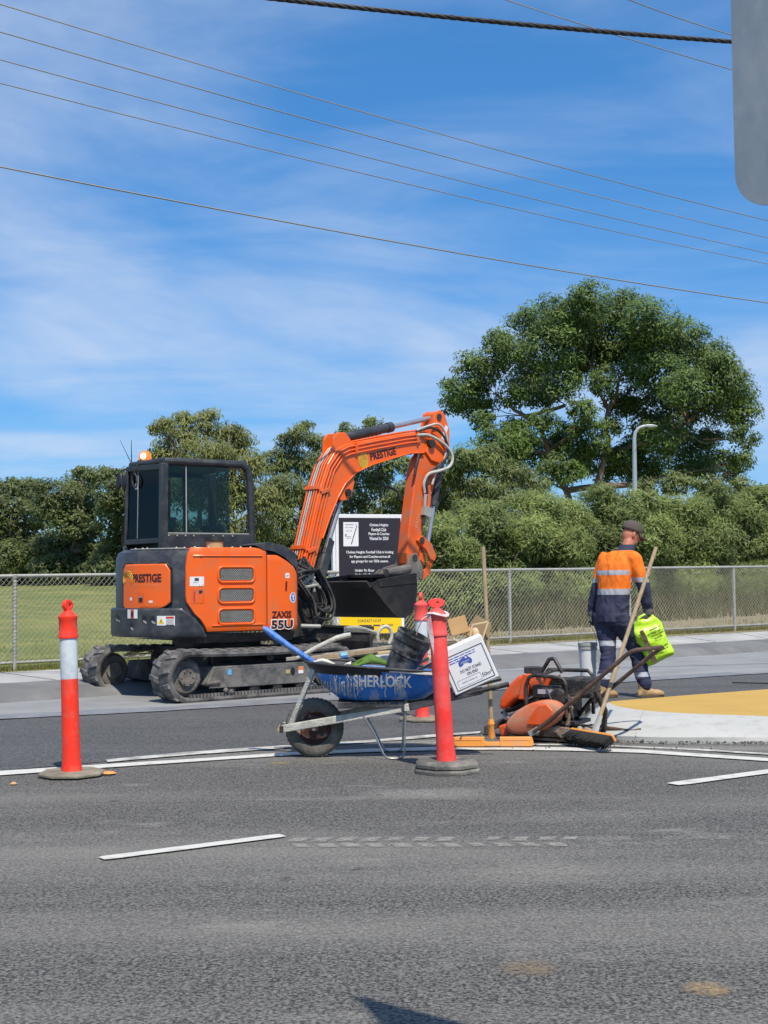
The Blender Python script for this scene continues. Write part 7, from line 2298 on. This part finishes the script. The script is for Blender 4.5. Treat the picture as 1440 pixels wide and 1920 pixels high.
    # spiral tie wire on the post
for i in range(-2, 7):
    tie = MB()
    s = i * SP; b = FD * s
    tie.tube([b + Vector((.031 * math.cos(k_ * .9), .031 * math.sin(k_ * .9), fence_z(s) + .12 + k_ * .0065)) for k_ in range(160)], .0045, 4)
    tie.build('tie_wire', 'mesh_wire', fe)
zr = lambda s, h: FD * s + Vector((0, 0, fence_z(s) + h))
for i in range(i0, i1):
    a, b = i * SP, (i + 1) * SP
    mb = MB(); mb.tube([zr(a, 1.185), zr((a + b) / 2, 1.185 - .004 * (i % 2)), zr(b, 1.185)], .0235, 10); mb.build('top_rail', 'galv', fe, smooth=50)
    mb = MB(); mb.tube([zr(a, .085), zr((a + b) / 2, .083), zr(b, .085)], .020, 8); mb.build('bottom_rail', 'galv', fe, smooth=50)
    # woven wires, one panel per bay
    wm = MB()
    pit = .072
    s = a
    hgt = 1.06
    k_ = 0
    z0 = .10
    run = hgt * .92
    ss_ = a - run
    while ss_ < b:
        for sg in (1, -1):
            u0, u1 = (ss_, ss_ + run) if sg > 0 else (ss_ + run, ss_)
            f0, f1 = 0., 1.
            # clip to the bay
            lo_, hi_ = a, b
            for lim in (a, b):
                pass
            def fs(u): return (u - u0) / (u1 - u0)
            fa_, fb_ = sorted((fs(a), fs(b)))
            f0, f1 = max(0, fa_), min(1, fb_)
            if f1 - f0 > .02:
                A = zr(u0 + (u1 - u0) * f0, z0 + hgt * f0); B = zr(u0 + (u1 - u0) * f1, z0 + hgt * f1)
                off = FN * (.022 + .004 * sg)
                A = A - off; B = B - off
                d = (B - A).normalized(); y = FN; x_ = d.cross(y).normalized()
                r_ = .0024
                q = [x_ * r_, y * r_, -x_ * r_, -y * r_]
                o_ = len(wm.v)
                wm.v += [A + w for w in q] + [B + w for w in q]
                wm.f += [(o_ + j, o_ + (j + 1) % 4, o_ + 4 + (j + 1) % 4, o_ + 4 + j) for j in range(4)]; wm.m += [0] * 4
        ss_ += pit
    me_ = wm
    me = bpy.data.meshes.new('wire_mesh'); me.from_pydata([tuple(v) for v in wm.v], [], wm.f); me.materials.append(M['mesh_wire']); me.update()
    o = bpy.data.objects.new('wire_mesh', me); COL.objects.link(o); o.parent = fe; o['kind'] = 'stuff'

# ================================================================== NOTICE BOARD
nb = empty('notice_board', (-.215, 20.0, .17), R(18), 'tall white framed notice board with black and yellow panels seen behind the bucket', 'notice board')
BWd, BZ0, BZ1 = 1.06, .28, 2.07
mb = MB(); mb.box((0, .02, (BZ0 + BZ1) / 2), (BWd, .04, BZ1 - BZ0)); mb.build('panel', 'board_white', nb, bevel=.004)
mb = MB(); mb.box((-BWd / 2 - .025, .055, (BZ0 + BZ1) / 2 - .10), (.045, .09, BZ1 - BZ0 - .2)); mb.box((-BWd / 2 - .025, .055, .3), (.045, .09, .9)); mb.box((BWd / 2 - .06, .09, .6), (.06, .06, 1.5)); mb.build('support_post', 'board_white', nb, bevel=.004)
mb = MB(); mb.box((0, -.003, 1.30), (BWd - .085, .006, 1.43)); mb.build('black_print', 'board_black', nb)
mb = MB(); mb.box((0, -.003, .42), (BWd - .085, .006, .26)); mb.build('yellow_print', 'board_yellow', nb)
mb = MB(); mb.box((-.30, -.008, 1.77), (.235, .004, .36)); mb.build('pasted_sheet', 'board_white', nb)
mb = MB(); mb.bar((-.295, -.0115, 1.62), (-.205, -.0115, 1.90), .003, .012); mb.bar((-.39, -.0115, 1.745), (-.37, -.0115, 1.775), .003, .014); bf = lambda cx, cz, y=-.0115: (lambda u, v: Vector((cx + u, y, cz + v)))
mb.build('sheet_stroke', 'grey_ink', nb)
mb = MB()
for (w, h, x_, z_) in ((.18, .026, -.30, 1.915), (.14, .018, -.32, 1.87), (.09, .018, -.33, 1.82), (.11, .020, -.335, 1.735), (.07, .016, -.335, 1.71)): scribble(mb, w, h, bf(x_, z_))
mb.build('sheet_print', 'light_ink', nb)
mb = MB(); f = lambda c, z: bf(c, z, -.0075)
for (t_, z, w) in (('Chelsea Heights', 1.905, .295), ('Football Club', 1.840, .23), ('Players & Coaches', 1.772, .33), ('Wanted for 2026!', 1.708, .30)): mb = MB(); text(mb, t_, w, .052, f(.14, z), .02); mb.build('lettering', 'board_white', nb)
for (t_, z, w) in (('Chelsea Heights Football Club is looking', 1.497, .74), ('for Players and Coaches across all', 1.430, .635), ('age groups for our 2026 season.', 1.362, .585)): mb = MB(); text(mb, t_, w, .052, f(-.005, z), .02); mb.build('lettering', 'board_white', nb)
for (t_, z) in (('Under 9s: Boys', 1.225), ('Under 10s: Boys', 1.160), ('Under 11s: Boys', 1.095)): mb = MB(); text(mb, t_, .30 if len(t_) < 17 else .40, .050, f(-.24, z), .02, 0, 'l'); mb.build('lettering', 'board_white', nb)
mb = MB(); text(mb, 'CONTACT US AT', .37, .042, f(-.02, .475), .012); mb.build('lettering', 'grey_ink', nb)
mb = MB(); scribble(mb, .40, .036, f(.02, .405)); mb.build('small_print', 'grey_ink', nb)
mb = MB(); text(mb, '.com', .10, .036, f(.30, .405), .01); mb.build('lettering', 'grey_ink', nb)

# ================================================================== STREET LAMP
lp = empty('street_lamp', (8.49, 45.0, field_z(8.49, 45.0) - .05), 0, 'slim grey street lamp with curved neck rising above the hedge', 'street lamp')
z0 = lp.location.z
mb = MB(); mb.tube([(0, 0, 0), (0, 0, 3.0), (.02, 0, 6.02 - z0), (.06, 0, 6.22 - z0), (.17, 0, 6.36 - z0), (.33, 0, 6.42 - z0), (.45, 0, 6.43 - z0)], [.105, .085, .065, .06, .055, .05, .05], 14); mb.build('column', 'lamp_grey', lp, smooth=50)
mb = MB(); mb.prism([(.36, 6.40 - z0), (.40, 6.47 - z0), (.62, 6.48 - z0), (.80, 6.43 - z0), (.81, 6.40 - z0), (.60, 6.38 - z0)], -.10, .10); mb.build('lamp_head', 'lamp_grey', lp, bevel=.02)

# ================================================================== TRAFFIC SIGN (seen from behind, close)
ts_ = empty('traffic_sign', (.750, 1.738, 0), R(-40.5), 'back of a tall grey traffic sign at the upper right corner', 'traffic sign')
SWd, SZ0, SZ1 = .60, 1.749, 3.45
mb = MB(); rr = .055
pr = []
for cx, cz, a0 in ((SWd / 2 - rr, SZ1 - rr, 0), (-SWd / 2 + rr, SZ1 - rr, 90), (-SWd / 2 + rr, SZ0 + rr, 180), (SWd / 2 - rr, SZ0 + rr, 270)):
    for q in range(9): pr.append((cx + rr * math.cos(R(a0 + q * 11.25)), cz + rr * math.sin(R(a0 + q * 11.25))))
mb.prism(pr, -.0015, .0015); mb.build('plate', 'sign_back', ts_)
mb = MB(); mb.tube([(0, -.036, -.05), (0, -.036, 3.38)], .03, 14); mb.build('post', 'galv', ts_, smooth=50)
mb = MB()
for z in (2.05, 2.95): mb.box((0, -.036, z), (.09, .075, .03))
mb.build('clamp', 'galv', ts_, bevel=.003)
mb = MB(); g_ = lambda u, v: Vector((-SWd / 2 + .062 + u, -.0035, SZ0 + .062 + v))
text(mb, 'US', None, .0085, lambda u, v: g_(u, v + .011), 0, 0, 'l'); text(mb, 'OA', None, .0085, lambda u, v: g_(u, v - .002), 0, 0, 'l'); mb.build('stamp', 'white_pl', ts_)

# ================================================================== OVERHEAD WIRES
def wire(name, label, a, b, sag, r, m='conductor', ext=2.2, group='overhead power lines'):
    a, b = Vector(a), Vector(b)
    d = b - a
    A = a - d * ext; B = b + d * ext
    n_ = 40
    pts = []
    for i in range(n_ + 1):
        t_ = i / n_; p = A.lerp(B, t_)
        u = (t_ * (1 + 2 * ext) - ext)                    # 0..1 over the visible part
        p.z += sag * ((u - .5) ** 2 - .25)
        pts.append(p)
    mb = MB(); mb.tube(pts, r, 6)
    o = mb.build(name, m, None, smooth=60); return tag(o, label, 'power line', group)


WL = ['topmost of the four parallel thin power lines over the road', 'second from top of the four parallel thin power lines', 'third from top of the four parallel thin power lines', 'lowest of the four parallel thin power lines']
wire('power_line', WL[0], (-7.029, 24.199, 12.0), (11.675, 39.714, 12.0), 0.55, 0.012, 'conductor')
wire('power_line', WL[1], (-7.385, 25.437, 12.0), (12.254, 41.73, 12.0), 0.55, 0.012, 'conductor')
wire('power_line', WL[2], (-7.78, 26.806, 12.0), (12.83, 43.74, 12.0), 0.55, 0.012, 'conductor')
wire('power_line', WL[3], (-8.148, 28.082, 12.0), (13.261, 45.241, 12.0), 0.55, 0.012, 'conductor')
wire('power_line', 'thicker pale cable crossing below the four thin power lines', (-7.253, 25.028, 9.2), (11.194, 38.286, 9.2), 0.5, 0.016, 'conductor')
wire('power_line', 'thin wire crossing behind the thick twisted cable at upper right', (2.27, 24.165, 12.0), (7.44, 27.719, 12.0), 0.1, 0.01, 'conductor')
wire('power_line', 'short thin wire in the top right corner beside the sign', (4.606, 24.242, 12.0), (6.973, 25.918, 12.0), 0.1, 0.01, 'conductor')
# twist [-1.006 12.928  7.   ] [ 3.79  14.091  7.   ]
tw = empty('twisted_cable', (0, 0, 0), 0, 'thick black twisted bundle cable across the top of the sky', 'power line', 'overhead power lines')
a, b = Vector((-1.006, 12.928, 7.0)), Vector((3.79, 14.091, 7.0))
d = b - a
N_ = 420
for k_ in range(4):
    pts = []
    for i in range(N_ + 1):
        t_ = -1.6 + 3.6 * i / N_
        p = a + d * t_ + Vector((0, 0, .10 * ((t_ - .5) ** 2 - .25)))
        ph = t_ * d.length * 2 * math.pi / .42 + k_ * math.pi / 2
        pts.append(p + Vector((-.23 * math.cos(ph), .97 * math.cos(ph), math.sin(ph))) * .0145)
    mb = MB(); mb.tube(pts, .0125, 6); mb.build('strand', 'abc_cable', tw, smooth=60)
